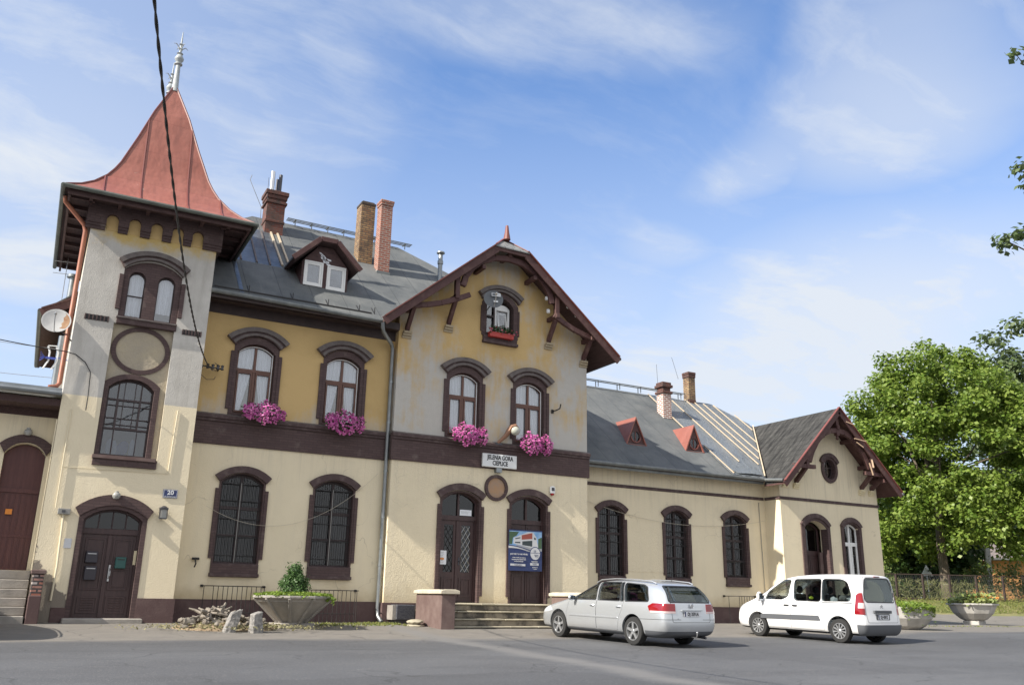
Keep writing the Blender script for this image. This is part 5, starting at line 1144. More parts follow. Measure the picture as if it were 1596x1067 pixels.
# satellite dishes
def dish(c, n, r, m1, label, arm, patch=None, logo=False):
    t = thing('satellite_dish', c, label, 'satellite dish'); WORLD[t.name] = Matrix.Identity(4)
    n = Vector(n).normalized(); q = n.to_track_quat('Z', 'Y'); t.rotation_mode = 'QUATERNION'; t.rotation_quaternion = q
    b = MB(); K = 9; pr_ = [(r * k / K, .16 * r * (k / K) ** 2) for k in range(K + 1)]
    pr2 = [(r * 1.0 + .012, .16 * r + .0)] + [(r * k / K, .16 * r * (k / K) ** 2 - .014) for k in range(K, -1, -1)]
    b.lathe(pr_ + pr2, (0, 0, 0), 36); b.build('reflector', m1, t, smooth=True)
    a = MB(); a.tube([(0, -r * .98, .1 * r), (0, -r * .6, .34), (0, -r * .15, .48)], .013, 6); a.lathe([(.0, .0), (.03, .01), (.035, .06), (.02, .12), (0, .12)], (0, -r * .12, .40), 10); a.build('feed_arm', 'alu', t, smooth=True)
    inv = q.inverted(); a = MB(); p = inv @ (Vector(arm) - Vector(c)); a.tube([(0, 0, -.01), (0, -.05, -.14), p], .02, 6); a.build('bracket', 'dark_steel', t)
    if patch:
        s = MB(); g = random.Random(2); pts = [(r * .93 * math.cos(a_), r * .93 * math.sin(a_)) for a_ in [(-.75 + 1.75 * i / 9) for i in range(10)]] + [(.62 * r, .62 * r), (.45 * r, .35 * r), (.5 * r, .05 * r), (.38 * r, -.15 * r), (.45 * r, -.42 * r), (.3 * r, -.62 * r)]
        # rust patch follows the bowl
        tri = tessellate_polygon([[Vector((x, y, 0)) for x, y in pts]])
        bm = bmesh.new(); vs = [bm.verts.new((x, y, 0)) for x, y in pts]
        for tr in tri: bm.faces.new([vs[i] for i in tr])
        bmesh.ops.subdivide_edges(bm, edges=bm.edges, cuts=3, use_grid_fill=True)
        for v in bm.verts: v.co.z = .16 * r * (v.co.length / r) ** 2 + .004
        bmesh.ops.triangulate(bm, faces=bm.faces); me = bpy.data.meshes.new('rust'); bm.to_mesh(me); bm.free(); me.materials.append(M['rust']); link('rust_patch', me, t)
    if logo:
        s = MB(); s.box(-.2 * r, .75 * r, .30 * r, .68 * r, .075, .08, 0); s.box(-.14 * r, .22 * r, .36 * r, .62 * r, .081, .084, 1); s.box(.0, .48 * r, -.38 * r, -.18 * r, .055, .06, 0); s.box(.3 * r, .68 * r, .44 * r, .54 * r, .081, .083, 2)
        s.build('logo_sticker', ['sign_white', 'dish_dark', 'dish_grey'], t)
    return t
dish((-.22, 24.45, 7.42), (-.10, -1, .28), .335, 'dish_grey', 'pale grey satellite dish with a rust patch beside the copper downpipe', (.22, 24.75, 7.02), patch=True)
dish((12.54, 24.55, 10.40), (-.25, -1, .22), .325, 'dish_dark', 'dark grey satellite dish in front of the attic window of the gable', (12.5, 25.0, 10.1), logo=True)
def yagi():
    t = thing('television_aerial', (-.2, 25.6, 6.6), 'white television aerial with curved elements on the left side of the tower', 'aerial')
    m = MB()
    for s_, x0 in ((-1, -.32), (1, -.12)): m.tube([(x0, 25.7, 7.05), (x0 + .06, 25.72, 6.9), (x0 + .06, 25.72, 6.66), (x0 - .04, 25.7, 6.42)], .022, 6)
    m.tube([(-.32, 25.7, 7.06), (-.1, 25.7, 7.08)], .015, 6); m.build('element', 'sign_white', t, smooth=True)
    m = MB(); m.tube([(-.46, 25.7, 6.72), (.0, 25.72, 6.76), (.22, 25.72, 6.72)], .012, 6); m.box(-.34, -.10, 25.66, 25.72, 6.70, 6.75)
    for i in range(6): m.tube([(-.47, 25.6, 6.6 + i * .05), (-.35, 25.7, 6.73)], .007, 4)
    m.build('boom', 'blue_plastic', t)
yagi()
m = MB(); m.tube([(-.02, 26.6, 5.9), (-.02, 26.6, 7.6)], .09, 10); P_('flue_pipe', m, 'pipe_zinc', smooth=True)
m = MB(); m.tube([(.0, 29.2, 9.3), (.0, 29.2, 10.2)], .11, 10); m.lathe([(.2, 10.2), (.2, 10.28), (0, 10.34)], (0, 29.2, 0), 10); P_('flue_pipe', m, 'pipe_zinc', smooth=True)
m = MB(); m.tube([(-.22, 29.3, 9.3), (-.25, 29.3, 11.3)], .012, 5)
for z in (10.3, 10.7, 11.1): m.tube([(-.6, 29.3, z), (.1, 29.3, z + .04)], .01, 5)
solo('television_aerial', m, 'alu', (-.22, 29.3, 9.0), 'thin roof aerial seen below the left eave of the tower roof', 'aerial')

# text helper: lettering as real mesh
def text_mesh(body, size, align='CENTER', extrude=.002, bold=0.0, xs=1.0):
    cu = bpy.data.curves.new('t', 'FONT'); cu.body = body; cu.size = size; cu.align_x = align; cu.align_y = 'CENTER'; cu.extrude = extrude; cu.offset = bold; cu.resolution_u = 3; cu.space_line = .92
    o = bpy.data.objects.new('t', cu); COL.objects.link(o); dg = bpy.context.evaluated_depsgraph_get(); me = bpy.data.meshes.new_from_object(o.evaluated_get(dg)); bpy.data.objects.remove(o); bpy.data.curves.remove(cu)
    for v in me.vertices: v.co.x *= xs
    return me
def put_text(body, size, loc, matn, parent, name='lettering', rot=None, **kw):
    me = text_mesh(body, size, **kw); Rm = (rot or Matrix.Rotation(R(90), 4, 'X')); me.transform(Matrix.Translation(loc) @ Rm)
    me.materials.clear(); me.materials.append(M[matn]); return link(name, me, parent)
# station name board
t = thing('station_sign', (13.08, 24.85, 4.8), 'white station name board with black lettering on the dark band of the middle gable', 'sign')
m = MB(); m.wall([(12.45, 4.81), (13.71, 4.81), (13.71, 5.24), (12.45, 5.24)], [], 24.82, 24.90); m.build('board', 'sign_white', t, bevel=.012)
m = MB(); m.box(12.97, 13.17, 24.84, 25.0, 4.66, 4.8); m.box(12.7, 12.76, 24.9, 25.0, 4.95, 5.05); m.box(13.4, 13.46, 24.9, 25.0, 4.95, 5.05); m.build('bracket', 'pipe_zinc', t)
put_text('JELENIA GORA\nCIEPLICE', .20, (13.09, 24.817, 5.03), 'sign_black', t, bold=.006, xs=.72, extrude=.003)
# house number plate
t = thing('house_number_plate', (3.1, 24.49, 3.12), 'dark blue enamel house number 20 plate right of the tower door', 'sign')
m = MB(); m.box(2.92, 3.28, 24.475, 24.497, 3.12, 3.34); m.build('plate', 'enamel_blue', t, bevel=.004); m = MB(); m.wall(rect(2.93, 3.27, 3.13, 3.33), [rect(2.938, 3.262, 3.138, 3.322)], 24.472, 24.48); m.build('rim', 'sign_white', t)
put_text('20', .15, (3.10, 24.471, 3.255), 'sign_white', t, bold=.004, xs=1.1); put_text('ul. Dworcowa', .05, (3.10, 24.471, 3.16), 'sign_white', t, name='street_name')
# wall lantern
t = thing('wall_lantern', (2.97, 24.4, 2.56), 'white glass wall lantern with dark cap right of the tower door', 'lamp')
m = MB(); m.box(2.87, 3.07, 24.22, 24.42, 2.80, 2.83); m.lathe([(.13, 2.83), (.04, 2.89), (0, 2.9)], (2.97, 24.32, 0), 8); m.box(2.88, 3.06, 24.23, 24.41, 2.56, 2.585); m.box(2.95, 2.99, 24.4, 24.5, 2.72, 2.80)
for x in (2.885, 3.055):
    for y in (24.235, 24.405): m.box(x - .008, x + .008, y - .008, y + .008, 2.58, 2.8)
m.build('frame', 'dark_steel', t); m = MB(); m.box(2.90, 3.04, 24.25, 24.39, 2.585, 2.80); m.build('glass_shade', 'globe', t)
for x, y, z, lb in ((1.80, 24.36, 3.09, 'round globe lamp on the brick arch above the tower door'), (-.42, 25.18, 4.62, 'small round lamp above the dark red annex door')):
    m = MB(); m.lathe([(.0, z - .105), (.06, z - .09), (.095, z - .04), (.10, z), (.08, z + .05), (.05, z + .07), (.05, z + .10), (0, z + .11)], (x, y, 0), 14); m.tube([(x, y, z + .08), (x, y + .15, z + .08)], .02, 6)
    solo('globe_lamp', m, 'globe', (x, y + .1, z), lb, 'lamp', smooth=True)
# swan-neck lamp on the band
t = thing('wall_lamp', (13.05, 24.9, 5.6), 'copper coloured swan neck lamp with glass dome leaning out above the station sign', 'lamp')
m = MB(); m.tube([(13.02, 24.9, 5.62), (13.12, 24.85, 5.72), (13.25, 24.78, 5.86), (13.33, 24.72, 6.02), (13.42, 24.68, 6.16), (13.54, 24.66, 6.20), (13.64, 24.66, 6.14)], [.05, .055, .07, .09, .10, .09, .04], 8); m.build('neck', 'lamp_copper', t, smooth=True)
m = MB(); m.rock((13.53, 24.64, 6.04), (.16, .14, .15), 2, 3, 0); m.build('glass_dome', 'lamp_glass', t, smooth='all'); m = MB(); m.box(12.93, 13.18, 24.86, 25.0, 5.56, 5.63); m.build('base', 'dark_steel', t, bevel=.01)
# alarm siren
t = thing('alarm_siren', (15.15, 24.95, 4.06), 'small white alarm siren with red strobe right of the second door', 'alarm')
m = MB(); m.wall([(15.07, 4.14), (15.24, 4.14), (15.25, 4.34), (15.2, 4.38), (15.1, 4.38), (15.06, 4.34)], [], 24.90, 24.99); m.build('housing', 'sign_white', t, bevel=.01); m = MB(); m.lathe([(.07, 4.14), (.06, 4.08), (0, 4.06)], (15.155, 24.95, 0), 10); m.build('strobe', 'tail_red', t, smooth=True); m = MB(); m.box(15.1, 15.21, 24.892, 24.902, 4.22, 4.33); m.build('grille', 'dark_steel', t)
# notices
def notice(x0, x1, y, z0, z1, label, lines, accent=None):
    t = thing('notice', ((x0 + x1) / 2, y, z0), label, 'notice'); m = MB(); m.box(x0, x1, y - .006, y, z0, z1); m.build('sheet', 'paper', t); g = random.Random(int(x0 * 100)); m = MB()
    for i in range(lines): z = z1 - .05 - (z1 - z0 - .08) * i / lines; m.box(x0 + .04, x1 - .04 - g.uniform(0, .1), y - .0085, y - .006, z - .008, z)
    m.build('print', 'cable_grey', t)
    if accent: m = MB(); m.box(*accent[:2], y - .0087, y - .006, *accent[2:]); m.build('picture', 'orange_card', t)
notice(11.14, 11.46, 25.185, 1.72, 2.14, 'white paper notice on the left leaf of the lattice door', 7, (11.24, 11.38, 1.86, 1.92)); notice(11.86, 12.27, 25.165, 3.24, 3.42, 'white paper sheet in the fanlight above the lattice door', 3)
# advertising banner
def banner():
    t = thing('advertising_banner', (14.05, 24.95, 1.6), 'navy blue advertising banner with a white building picture on the second door', 'banner')
    y = 24.90; x0, x1, z0, z1 = 13.50, 14.74, 1.60, 2.88; W, H = x1 - x0, z1 - z0
    def pl(pts, d, mi, mb): mb.wall([(x0 + W * a, z1 - H * b) for a, b in pts], [], y - .006 - d * .0012, y - .0045, mi)
    m = MB(); m.box(x0, x1, y - .006, y, z0, z1); m.build('sheet', 'banner_navy', t)
    m = MB()
    pl([(.01, .03), (.99, .03), (.99, .50), (.6, .52), (.3, .46), (.01, .37)], 1, 0, m)
    pl([(.01, .05), (.30, .05), (.22, .15), (.12, .2), (.10, .36), (.01, .36)], 2, 1, m); pl([(.88, .2), (.99, .16), (.99, .45), (.88, .44)], 2, 1, m)
    pl([(.15, .20), (.58, .04), (.72, .05), (.82, .16), (.88, .40), (.88, .46), (.38, .38), (.14, .34)], 3, 2, m)
    pl([(.38, .13), (.70, .06), (.70, .21), (.38, .24)], 4, 3, m); pl([(.19, .21), (.34, .18), (.34, .205), (.19, .235)], 4, 4, m); pl([(.18, .30), (.34, .295), (.34, .33), (.18, .325)], 4, 4, m); pl([(.40, .28), (.70, .25), (.70, .40), (.40, .37)], 4, 4, m); pl([(.75, .17), (.80, .18), (.81, .23), (.76, .225)], 4, 4, m)
    pl([(.2, .365), (.88, .45), (.99, .44), (.99, .51), (.6, .53), (.3, .45)], 4, 5, m)
    n = 10; a = [(.0 + .6 * i / n, .40 + .13 * (i / n) ** 1.0 - .03 * math.sin(i / n * 3)) for i in range(n + 1)]; b = [(x, z + .055 * (1 - x / .62)) for x, z in a]; pl(a + b[::-1], 5, 2, m)
    a = [(.0 + .75 * i / n, .375 + .15 * (i / n) ** 1.0 - .03 * math.sin(i / n * 3)) for i in range(n + 1)]; b = [(x, z + .022) for x, z in a]; pl(a + b[::-1], 6, 6, m)
    el = lambda rx, rz: [(.79 + rx * math.cos(2 * math.pi * i / 24), .57 + rz * math.sin(2 * math.pi * i / 24)) for i in range(24)]
    pl(el(.165, .172), 7, 6, m); pl(el(.145, .152), 8, 2, m); pl([(.64, .55), (.95, .55), (.95, .56), (.64, .56)], 9, 6, m)
    pl([(.06, .83), (.50, .835), (.50, .885), (.06, .88)], 5, 2, m); pl([(.65, .80), (.90, .80), (.90, .86), (.65, .86)], 5, 2, m)
    m.build('artwork', ['banner_sky', 'banner_green', 'banner_white', 'banner_red', 'banner_dark', 'banner_grey', 'banner_navy'], t)
    rot = None
    for s, sz, px_, pz, mt in (('JUZ NIE TU NIE MNIE!', .066, .31, .60, 'sign_white'), ('nowa siedziba juz otwarta', .046, .31, .68, 'sign_white'), ('zapraszamy serdecznie', .058, .30, .725, 'sign_white'), ('na konsultacje', .058, .30, .77, 'sign_white'), ('75 000 00 00', .05, .28, .858, 'banner_navy'), ('CENTRUM', .05, .77, .77, 'sign_white'), ('kontakt', .045, .775, .83, 'banner_navy'), ('Jelenia Gora', .04, .79, .905, 'sign_white'), ('Cieplice', .04, .79, .945, 'sign_white'), ('12', .1, .77, .515, 'banner_navy'), ('budynek', .045, .82, .60, 'banner_navy'), ('nowy', .045, .82, .635, 'banner_navy')):
        put_text(s, sz, (x0 + W * px_, y - .019, z1 - H * pz), mt, t)
banner()
# small boxes on the tower front
t = thing('junction_box', (.67, 24.45, 2.55), 'grey junction box with a cream conduit between tower door and brick pier', 'electrical box')
m = MB(); m.box(.53, .81, 24.36, 24.497, 2.55, 2.69); m.build('case', 'cable_grey', t, bevel=.01); m = MB(); m.box(.62, .70, 24.352, 24.362, 2.59, 2.65); m.build('dial', 'dark_steel', t)
m = MB(); m.tube([(.67, 24.46, 2.56), (.71, 24.46, 1.3), (.69, 24.46, .5)], .026, 8); m.tube([(.46, 24.47, 5.2), (.47, 24.47, 2.7)], .014, 6); m.build('conduit', 'cream_pipe', t, smooth=True)
m = MB(); m.tube([(3.02, 24.475, 5.45), (2.97, 24.475, 3.75)], .016, 6); m.tube([(2.96, 24.475, 3.75), (.5, 24.475, 3.72)], .008, 5); solo('conduit', m, 'cream_pipe', (3.0, 24.48, 4.5), 'thin cream conduit running down the tower beside the staircase window above the house number', 'conduit', smooth=True)
m = MB(); m.box(.78, .95, 24.48, 24.497, 1.74, 1.98); solo('meter_cover', m, 'post_white', (.86, 24.49, 1.74), 'small pale blue white cover plate under the grey junction box', 'cover plate', bevel=.02)
for x0, x1, z0, z1, mt, lb in ((2.02, 2.27, 1.30, 1.58, 'green_box', 'dark green metal letter box on the right leaf of the tower door'), (1.32, 1.60, 1.42, 1.70, 'dark_box', 'upper dark letter box on the left leaf of the tower door'), (1.34, 1.62, 1.0, 1.34, 'dark_box', 'lower dark letter box on the left leaf of the tower door')):
    t = thing('letter_box', ((x0 + x1) / 2, 24.7, z0), lb, 'letter box'); m = MB(); m.box(x0, x1, 24.62, 24.755, z0, z1); m.build('case', mt, t, bevel=.012); m = MB(); m.box(x0 + .04, x1 - .04, 24.612, 24.63, z1 - .07, z1 - .05); m.build('slot', 'alu' if mt != 'green_box' else 'iron', t)
# cellar light-well grilles
def cellar_grille(x0, x1, yw, z1, label):
    t = thing('cellar_grille', ((x0 + x1) / 2, yw - .4, 0), label, 'railing', 'railings round the cellar light wells'); m = MB(); yf = yw - .62; zb = gz(x0, yf) - .05
    m.tube([(x0, yw, z1), (x0 + .05, yf + .15, z1), (x0 + .2, yf, z1), (x1 - .2, yf, z1), (x1 - .05, yf + .15, z1), (x1, yw, z1)], .014, 6); m.build('top_rail', 'iron', t)
    m = MB(); n = int((x1 - x0 - .3) / .135)
    for i in range(n + 1): x = x0 + .2 + (x1 - x0 - .4) * i / n; m.tube([(x, yf, z1), (x + random.Random(i).uniform(-.02, .02), yf + .0, zb)], .0095, 5)
    for x in (x0 + .02, x1 - .02): m.tube([(x, yw - .25, z1), (x, yw - .28, zb)], .0095, 5)
    m.tube([(x0 + .2, yf, .25), (x1 - .2, yf, .25)], .01, 5); m.build('bar', 'iron', t)
    m = MB(); m.box(x0 - .04, x0 + .03, yw - .06, yw, z1 - .03, z1 + .03); m.box(x1 - .03, x1 + .04, yw - .06, yw, z1 - .03, z1 + .03); m.build('wall_fixing', 'iron', t)
cellar_grille(4.30, 5.95, YL, .93, 'iron light well railing behind the rubble heap'); cellar_grille(6.95, 8.62, YL, .88, 'iron light well railing behind the flared planter'); cellar_grille(23.4, 24.95, YR, .98, 'iron light well railing under the window left of the white van')
t = thing('utility_box', (9.85, 24.7, .0), 'dark low metal utility box at the wall beside the downpipe', 'utility box'); m = MB(); m.box(9.62, 10.2, 24.45, 24.95, .1, .52); m.build('case', 'utility_metal', t, bevel=.02); m = MB(); m.box(9.52, 9.62, 24.5, 24.95, .1, .5); m.build('side_panel', 'concrete', t); m = MB(); m.box(9.6, 10.2, 24.55, 24.95, -.2, .1); m.build('plinth', 'dark_steel', t)
t = None
for i, (z, w, lb) in enumerate(((-.05, .5, 'lower flat paving stone beside the left step pier'), (.06, .44, 'upper flat paving stone beside the left step pier'))):
    m = MB(); m.rock((9.95 - .25, 23.2, z + .03), (w / 2, .3, .065), 40 + i, 2, .12); solo('paving_stone', m, 'step_edge', (9.7, 23.2, z), lb, 'stone', 'loose paving stones by the steps')

# overhead cables and brackets
def catenary(p, q, sag, n=28):
    p, q = Vector(p), Vector(q); return [p.lerp(q, i / n) - Vector((0, 0, sag * 4 * (i / n) * (1 - i / n))) for i in range(n + 1)]
A_, B_ = Vector((3.75, 24.98, 6.9)), Vector((.116, 8.37, 7.44)); pts = []
for i in range(70):
    u = i / 69 * 1.55; p = A_ + (B_ - A_) * u; p.z -= .8 * 4 * u * (1 - u); pts.append(p)
def twisted(pts, r, tw, name, mt, parent):
    m = MB(); n = len(pts); st = [[], []]
    L = 0
    fine = []
    for a, b in zip(pts, pts[1:]):
        for k in range(6): fine.append(a.lerp(b, k / 6))
    for i, p in enumerate(fine):
        ph = i * tw
        for k in range(2): st[k].append((p.x + r * .8 * math.cos(ph + k * math.pi), p.y, p.z + r * .8 * math.sin(ph + k * math.pi)))
    for s in st: m.tube(s, r, 5)
    return m.build(name, mt, parent, smooth=True)
tag(twisted(pts, .0125, .55, 'overhead_cable', 'cable_black', None), 'thick black twisted power cable sweeping down in front of the tower', 'cable')
t = thing('cable_bracket', (3.7, 25.2, 6.88), 'iron cable bracket with clamps on the ochre wall beside the tower', 'bracket')
m = MB(); m.bar((3.52, 25.0, 6.92), (4.16, 25.0, 6.88), .03, .03); m.bar((3.6, 25.0, 6.92), (3.6, 25.32, 6.92), .03, .03); m.bar((4.05, 25.0, 6.89), (4.05, 25.32, 6.89), .03, .03); m.build('arm', 'iron', t)
m = MB()
for x in (3.72, 3.86, 4.0, 4.12): m.lathe([(.02, 6.84), (.05, 6.86), (.03, 6.92), (.05, 6.97), (0, 7.0)], (x, 24.98, 0), 8)
m.tube([(3.75, 24.97, 6.9), (3.85, 24.95, 6.8), (3.95, 25.0, 6.82), (4.05, 24.97, 6.95), (3.9, 24.96, 7.02)], .012, 5); m.tube([(3.6, 25.2, 6.7), (3.75, 25.1, 6.55), (3.95, 25.1, 6.58), (4.0, 25.25, 6.7)], .008, 5); m.build('clamp', 'dark_steel', t, smooth=True)
def cable(pts, r, label, mt='cable_black', name='cable'):
    m = MB(); m.tube(pts, r, 5); p = pts[len(pts) // 2]; return solo(name, m, mt, tuple(p), label, 'cable', smooth=True)
cable([Vector(p) for p in catenary((-9, 23.4, 8.1), (.1, 24.44, 6.66), .35)] + [Vector(p) for p in ((.35, 24.45, 6.62), (.6, 24.46, 6.45), (.76, 24.46, 6.2), (.79, 24.46, 5.6), (.79, 24.46, 5.2))], .013, 'service cable arriving from the left and bending down the tower front')
cable(catenary((-12, 30, 9.1), (-.02, 28.6, 7.7), .3), .008, 'upper thin wire crossing the sky above the annex', 'cable_grey'); cable(catenary((-12, 30.5, 8.0), (-.02, 29.0, 6.9), .3), .008, 'lower thin wire crossing the sky above the annex', 'cable_grey')
cable(catenary((4.15, 25.21, 3.05), (9.1, 25.25, 4.35), 1.0), .0045, 'pale slack cable drooping across the two barred ground floor windows', 'cable_pale')
cable(catenary((16.7, 25.95, 4.25), (25.7, 25.95, 3.9), .55), .006, 'pale slack cable drooping across the three wing windows', 'cable_pale')
cable([(25.45, 25.97, 4.6), (25.47, 25.97, 3.2), (25.5, 25.97, 1.4), (25.52, 25.97, .5)], .012, 'grey cable clipped upright in the corner of the wing', 'cable_grey')
for i, (x, z, y) in enumerate(((15.38, 10.60, 24.3), (15.72, 10.34, 24.3), (14.68, 10.36, 24.5), (14.62, 10.82, 24.5))):
    m = MB(); m.lathe([(.0, -.075), (.05, -.07), (.075, -.02), (.06, .0), (.07, .03), (.03, .07), (0, .075)], (0, 0, 0), 10); m.v = [(a + x, b + y, c + z) for a, b, c in m.v]
    m.tube([(x, y, z + .05), (x, y + .12, z + .10)], .012, 5)
    solo('insulator', m, 'sign_white', (x, y, z), 'white porcelain insulator under the right eave of the middle gable, ' + ('right pair, upper one', 'lowest, furthest right', 'left pair, lower one', 'left pair, upper one')[i], 'insulator', 'porcelain insulators under the middle gable', smooth=True)
m = MB(); m.tube([(15.16, 24.98, 6.95), (15.2, 24.8, 6.95), (15.32, 24.75, 7.02), (15.36, 24.75, 7.18)], .022, 6); m.box(15.12, 15.2, 24.95, 25.0, 6.88, 7.0); solo('wall_hook', m, 'iron', (15.16, 25, 6.9), 'curved iron hook on the wall right of the gable windows', 'hook', smooth=True)
m = MB(); m.tube([(4.02, 25.3, 1.62), (4.02, 25.15, 1.62), (4.05, 25.12, 1.5), (4.02, 25.12, 1.4)], .02, 6); m.box(3.96, 4.14, 25.2, 25.3, 1.60, 1.66); solo('wall_hook', m, 'iron', (4.02, 25.3, 1.4), 'small iron hook on the cream wall left of the barred window', 'hook')

# rubble heap with old roots, granite blocks
def rubble():
    g = random.Random(21); t = tag(MB().rock((0, 0, 0), (1.25, .75, .20), 3, 4, .25).build('earth_mound', 'leaf_litter', None, smooth='all'), 'low heap of earth and dead leaves under the broken roots', 'earth heap'); t.location = (4.55, 22.4, -.08)
    R_ = tag(None or MB().build('root_heap', 'root_wood', None), 'tangle of grey broken roots piled before the cellar railing', 'root heap', kind='stuff') if False else None
    m = MB()
    for i in range(95):
        x = 3.55 + g.random() * 1.35; y = 22.0 + g.random() * .9; a = g.uniform(0, 6.28); L = g.uniform(.14, .40); z = .03 + .40 * math.exp(-((x - 4.2) / .55) ** 2) * g.uniform(.3, 1)
        pts = []; p = Vector((x, y, z)); d = Vector((math.cos(a), math.sin(a), g.uniform(-.25, .35)))
        for k in range(6): pts.append(p.copy()); p += d * L / 5; d = (d + Vector((g.uniform(-.5, .5), g.uniform(-.5, .5), g.uniform(-.4, .4))) * .6).normalized()
        r0 = g.uniform(.025, .065); m.tube(pts, [r0 * (1 - .12 * k) * g.uniform(.8, 1.2) for k in range(6)], 6)
    for i in range(60): m.rock((g.uniform(3.4, 5.3), g.uniform(21.6, 22.7), g.uniform(.0, .16)), (g.uniform(.04, .14), g.uniform(.04, .10), g.uniform(.03, .09)), i, 1, .4)
    solo('root_heap', m, 'root_wood', (4.3, 22.4, -.05), 'tangle of grey broken roots and stones piled before the cellar railing', 'root heap', kind='stuff', smooth=True)
    for c, h, w, d, lean, rz, lb in (((4.35, 21.45), .56, .27, .22, .30, .1, 'leaning grey granite block nearer the tower in front of the roots'), ((4.93, 21.3), .52, .27, .24, -.05, .35, 'upright grey granite block beside the flared planter')):
        b = MB(); gg = random.Random(int(c[0] * 50)); n = 6
        vs = []
        for k in range(n + 1):
            zz = h * k / n - .08; s = 1 - .18 * k / n + gg.uniform(-.04, .04)
            for sx, sy in ((-1, -1), (0, -1.06), (1, -1), (1.05, 0), (1, 1), (0, 1.05), (-1, 1), (-1.04, 0)): vs.append((sx * w / 2 * s + lean * zz + gg.uniform(-.012, .012), sy * d / 2 * s + gg.uniform(-.012, .012), zz + gg.uniform(-.012, .012) + (.03 * sx if k == n else 0)))
        fs = []
        for k in range(n):
            for q in range(8): a, bb = k * 8 + q, k * 8 + (q + 1) % 8; fs.append((a, bb, bb + 8, a + 8))
        fs.append(tuple(reversed(range(8)))); fs.append(tuple(range(n * 8, n * 8 + 8))); b.add(vs, fs)
        o = b.build('granite_block', 'granite', None, bevel=.012); o.location = (c[0], c[1], gz(*c)); o.rotation_euler = (0, 0, rz); tag(o, lb, 'stone block')
    # litter and weeds along the wall foot
    P = []; gg = np.random.default_rng(8)
    P = np.stack([gg.normal(4.7, .95, 1500), gg.normal(22.0, .42, 1500), gg.uniform(-.05, .03, 1500)], 1); P[:, 2] += .14 * np.exp(-((P[:, 0] - 4.5) ** 2 / .9 + (P[:, 1] - 22.4) ** 2 / .4))
    o = link('leaf_litter', cards(P, np.array([0, 0, 1.]) + gg.normal(0, .5, P.shape), .035, 1, 5, 'litter', 'dry_stalk')); tag(o, 'scattered dry leaves and chips around the root heap', 'leaf litter', kind='stuff')
    P = []; Dn = []
    for (x0, x1, y, n) in ((6.0, 9.6, 24.1, 500), (9.4, 10.2, 23.4, 100), (24, 31, 24.4, 300), (8.6, 9.6, 24.4, 150), (5.6, 9, 23.4, 260), (26, 40, 23.4, 250)):
        x = gg.uniform(x0, x1, n); yy = gg.normal(y, .22, n); P.append(np.stack([x, yy, [gz(a, b) + .015 for a, b in zip(x, yy)]], 1))
    P = np.concatenate(P); o = link('weeds', cards(P, gg.normal(0, 1, P.shape) * np.array([1, 1, .25]), .05, .5, 6, 'weeds', 'grass_blade')); tag(o, 'sparse weeds along the foot of the walls', 'weeds', kind='stuff')
rubble()

# planters
def octagon_ring(r, z, n=8, ph=.39): return [(r * math.cos(2 * math.pi * k / n + ph), r * math.sin(2 * math.pi * k / n + ph), z) for k in range(n)]
def planter(loc, prof, n, label, matn, ribs=False, rim=None, base=None, rz=0):
    t = thing('concrete_planter', loc, label, 'planter'); WORLD[t.name] = Matrix.Identity(4); t.rotation_euler = (0, 0, rz)
    m = MB(); vs = []; fs = []
    for r, z in prof: vs += octagon_ring(r, z, n)
    k = len(prof)
    for i in range(k - 1):
        for q in range(n): a, b = i * n + q, i * n + (q + 1) % n; fs.append((a, b, b + n, a + n))
    fs.append(tuple(reversed(range(n)))); m.add(vs, fs)
    ri, zi = prof[-1]
    ring = octagon_ring(ri - .07, zi, n); o = len(m.v); m.add(ring + octagon_ring(ri - .09, zi - .12, n), [(q, (q + 1) % n, (q + 1) % n + n, q + n) for q in range(n)] + [tuple(range(n, 2 * n))])
    for q in range(n): m.f.append([o - n + q, o - n + (q + 1) % n, o + (q + 1) % n, o + q]); m.m.append(0)
    if ribs:
        for q in range(n):
            (r0, z0), (r1, z1) = prof[0], prof[-1]; a = 2 * math.pi * q / n + .39; m.bar((r0 * math.cos(a) * 1.02, r0 * math.sin(a) * 1.02, z0), (r1 * math.cos(a) * .99, r1 * math.sin(a) * .99, z1 - .03), .07, .06)
    b = m.build('bowl', matn, t, bevel=.012)
    if rim:
        m = MB(); r = rim; m.add(octagon_ring(r[0], r[1], n) + octagon_ring(r[0], r[2], n) + octagon_ring(r[0] - .12, r[2] + .005, n) + octagon_ring(r[0] - .12, r[1], n), [(i * n + q, i * n + (q + 1) % n, ((i + 1) % 4) * n + (q + 1) % n, ((i + 1) % 4) * n + q) for i in range(4) for q in range(n)]); m.build('rim', matn, t, bevel=.01)
    if base: m = MB(); w, z0, z1 = base; m.box(-w, w, -w * .8, w * .8, z0, z1); m.build('foot', matn, t, bevel=.02)
    m = MB(); m.add(octagon_ring(ri - .085, zi - .06, n), [tuple(range(n))]); m.build('soil', 'soil', t)
    return t
L1 = (6.14, 22.75, -.045)
planter(L1, [(.34, .10), (.36, .14), (.98, .70), (1.0, .73)], 10, 'flared ribbed concrete planter with a green shrub in front of the barred windows', 'concrete', True, (1.02, .70, .76), (.46, -.1, .11), .2)
L2 = (27.6, 21.35, gz(27.6, 21.35)); planter(L2, [(.40, .0), (.62, .12), (.86, .38), (.93, .70), (.93, .76)], 8, 'rounded grey concrete planter partly hidden by the white van', 'concrete_light', False, None, None, .3)
L3 = (37.5, 25.5, gz(37.5, 25.5)); planter(L3, [(.36, .16), (.55, .24), (.82, .48), (.98, .82), (1.0, .86)], 8, 'pale octagonal concrete planter of flowers standing on a block near the grass bank', 'concrete_light', False, (1.07, .83, .90), (.42, -.1, .17), .25)
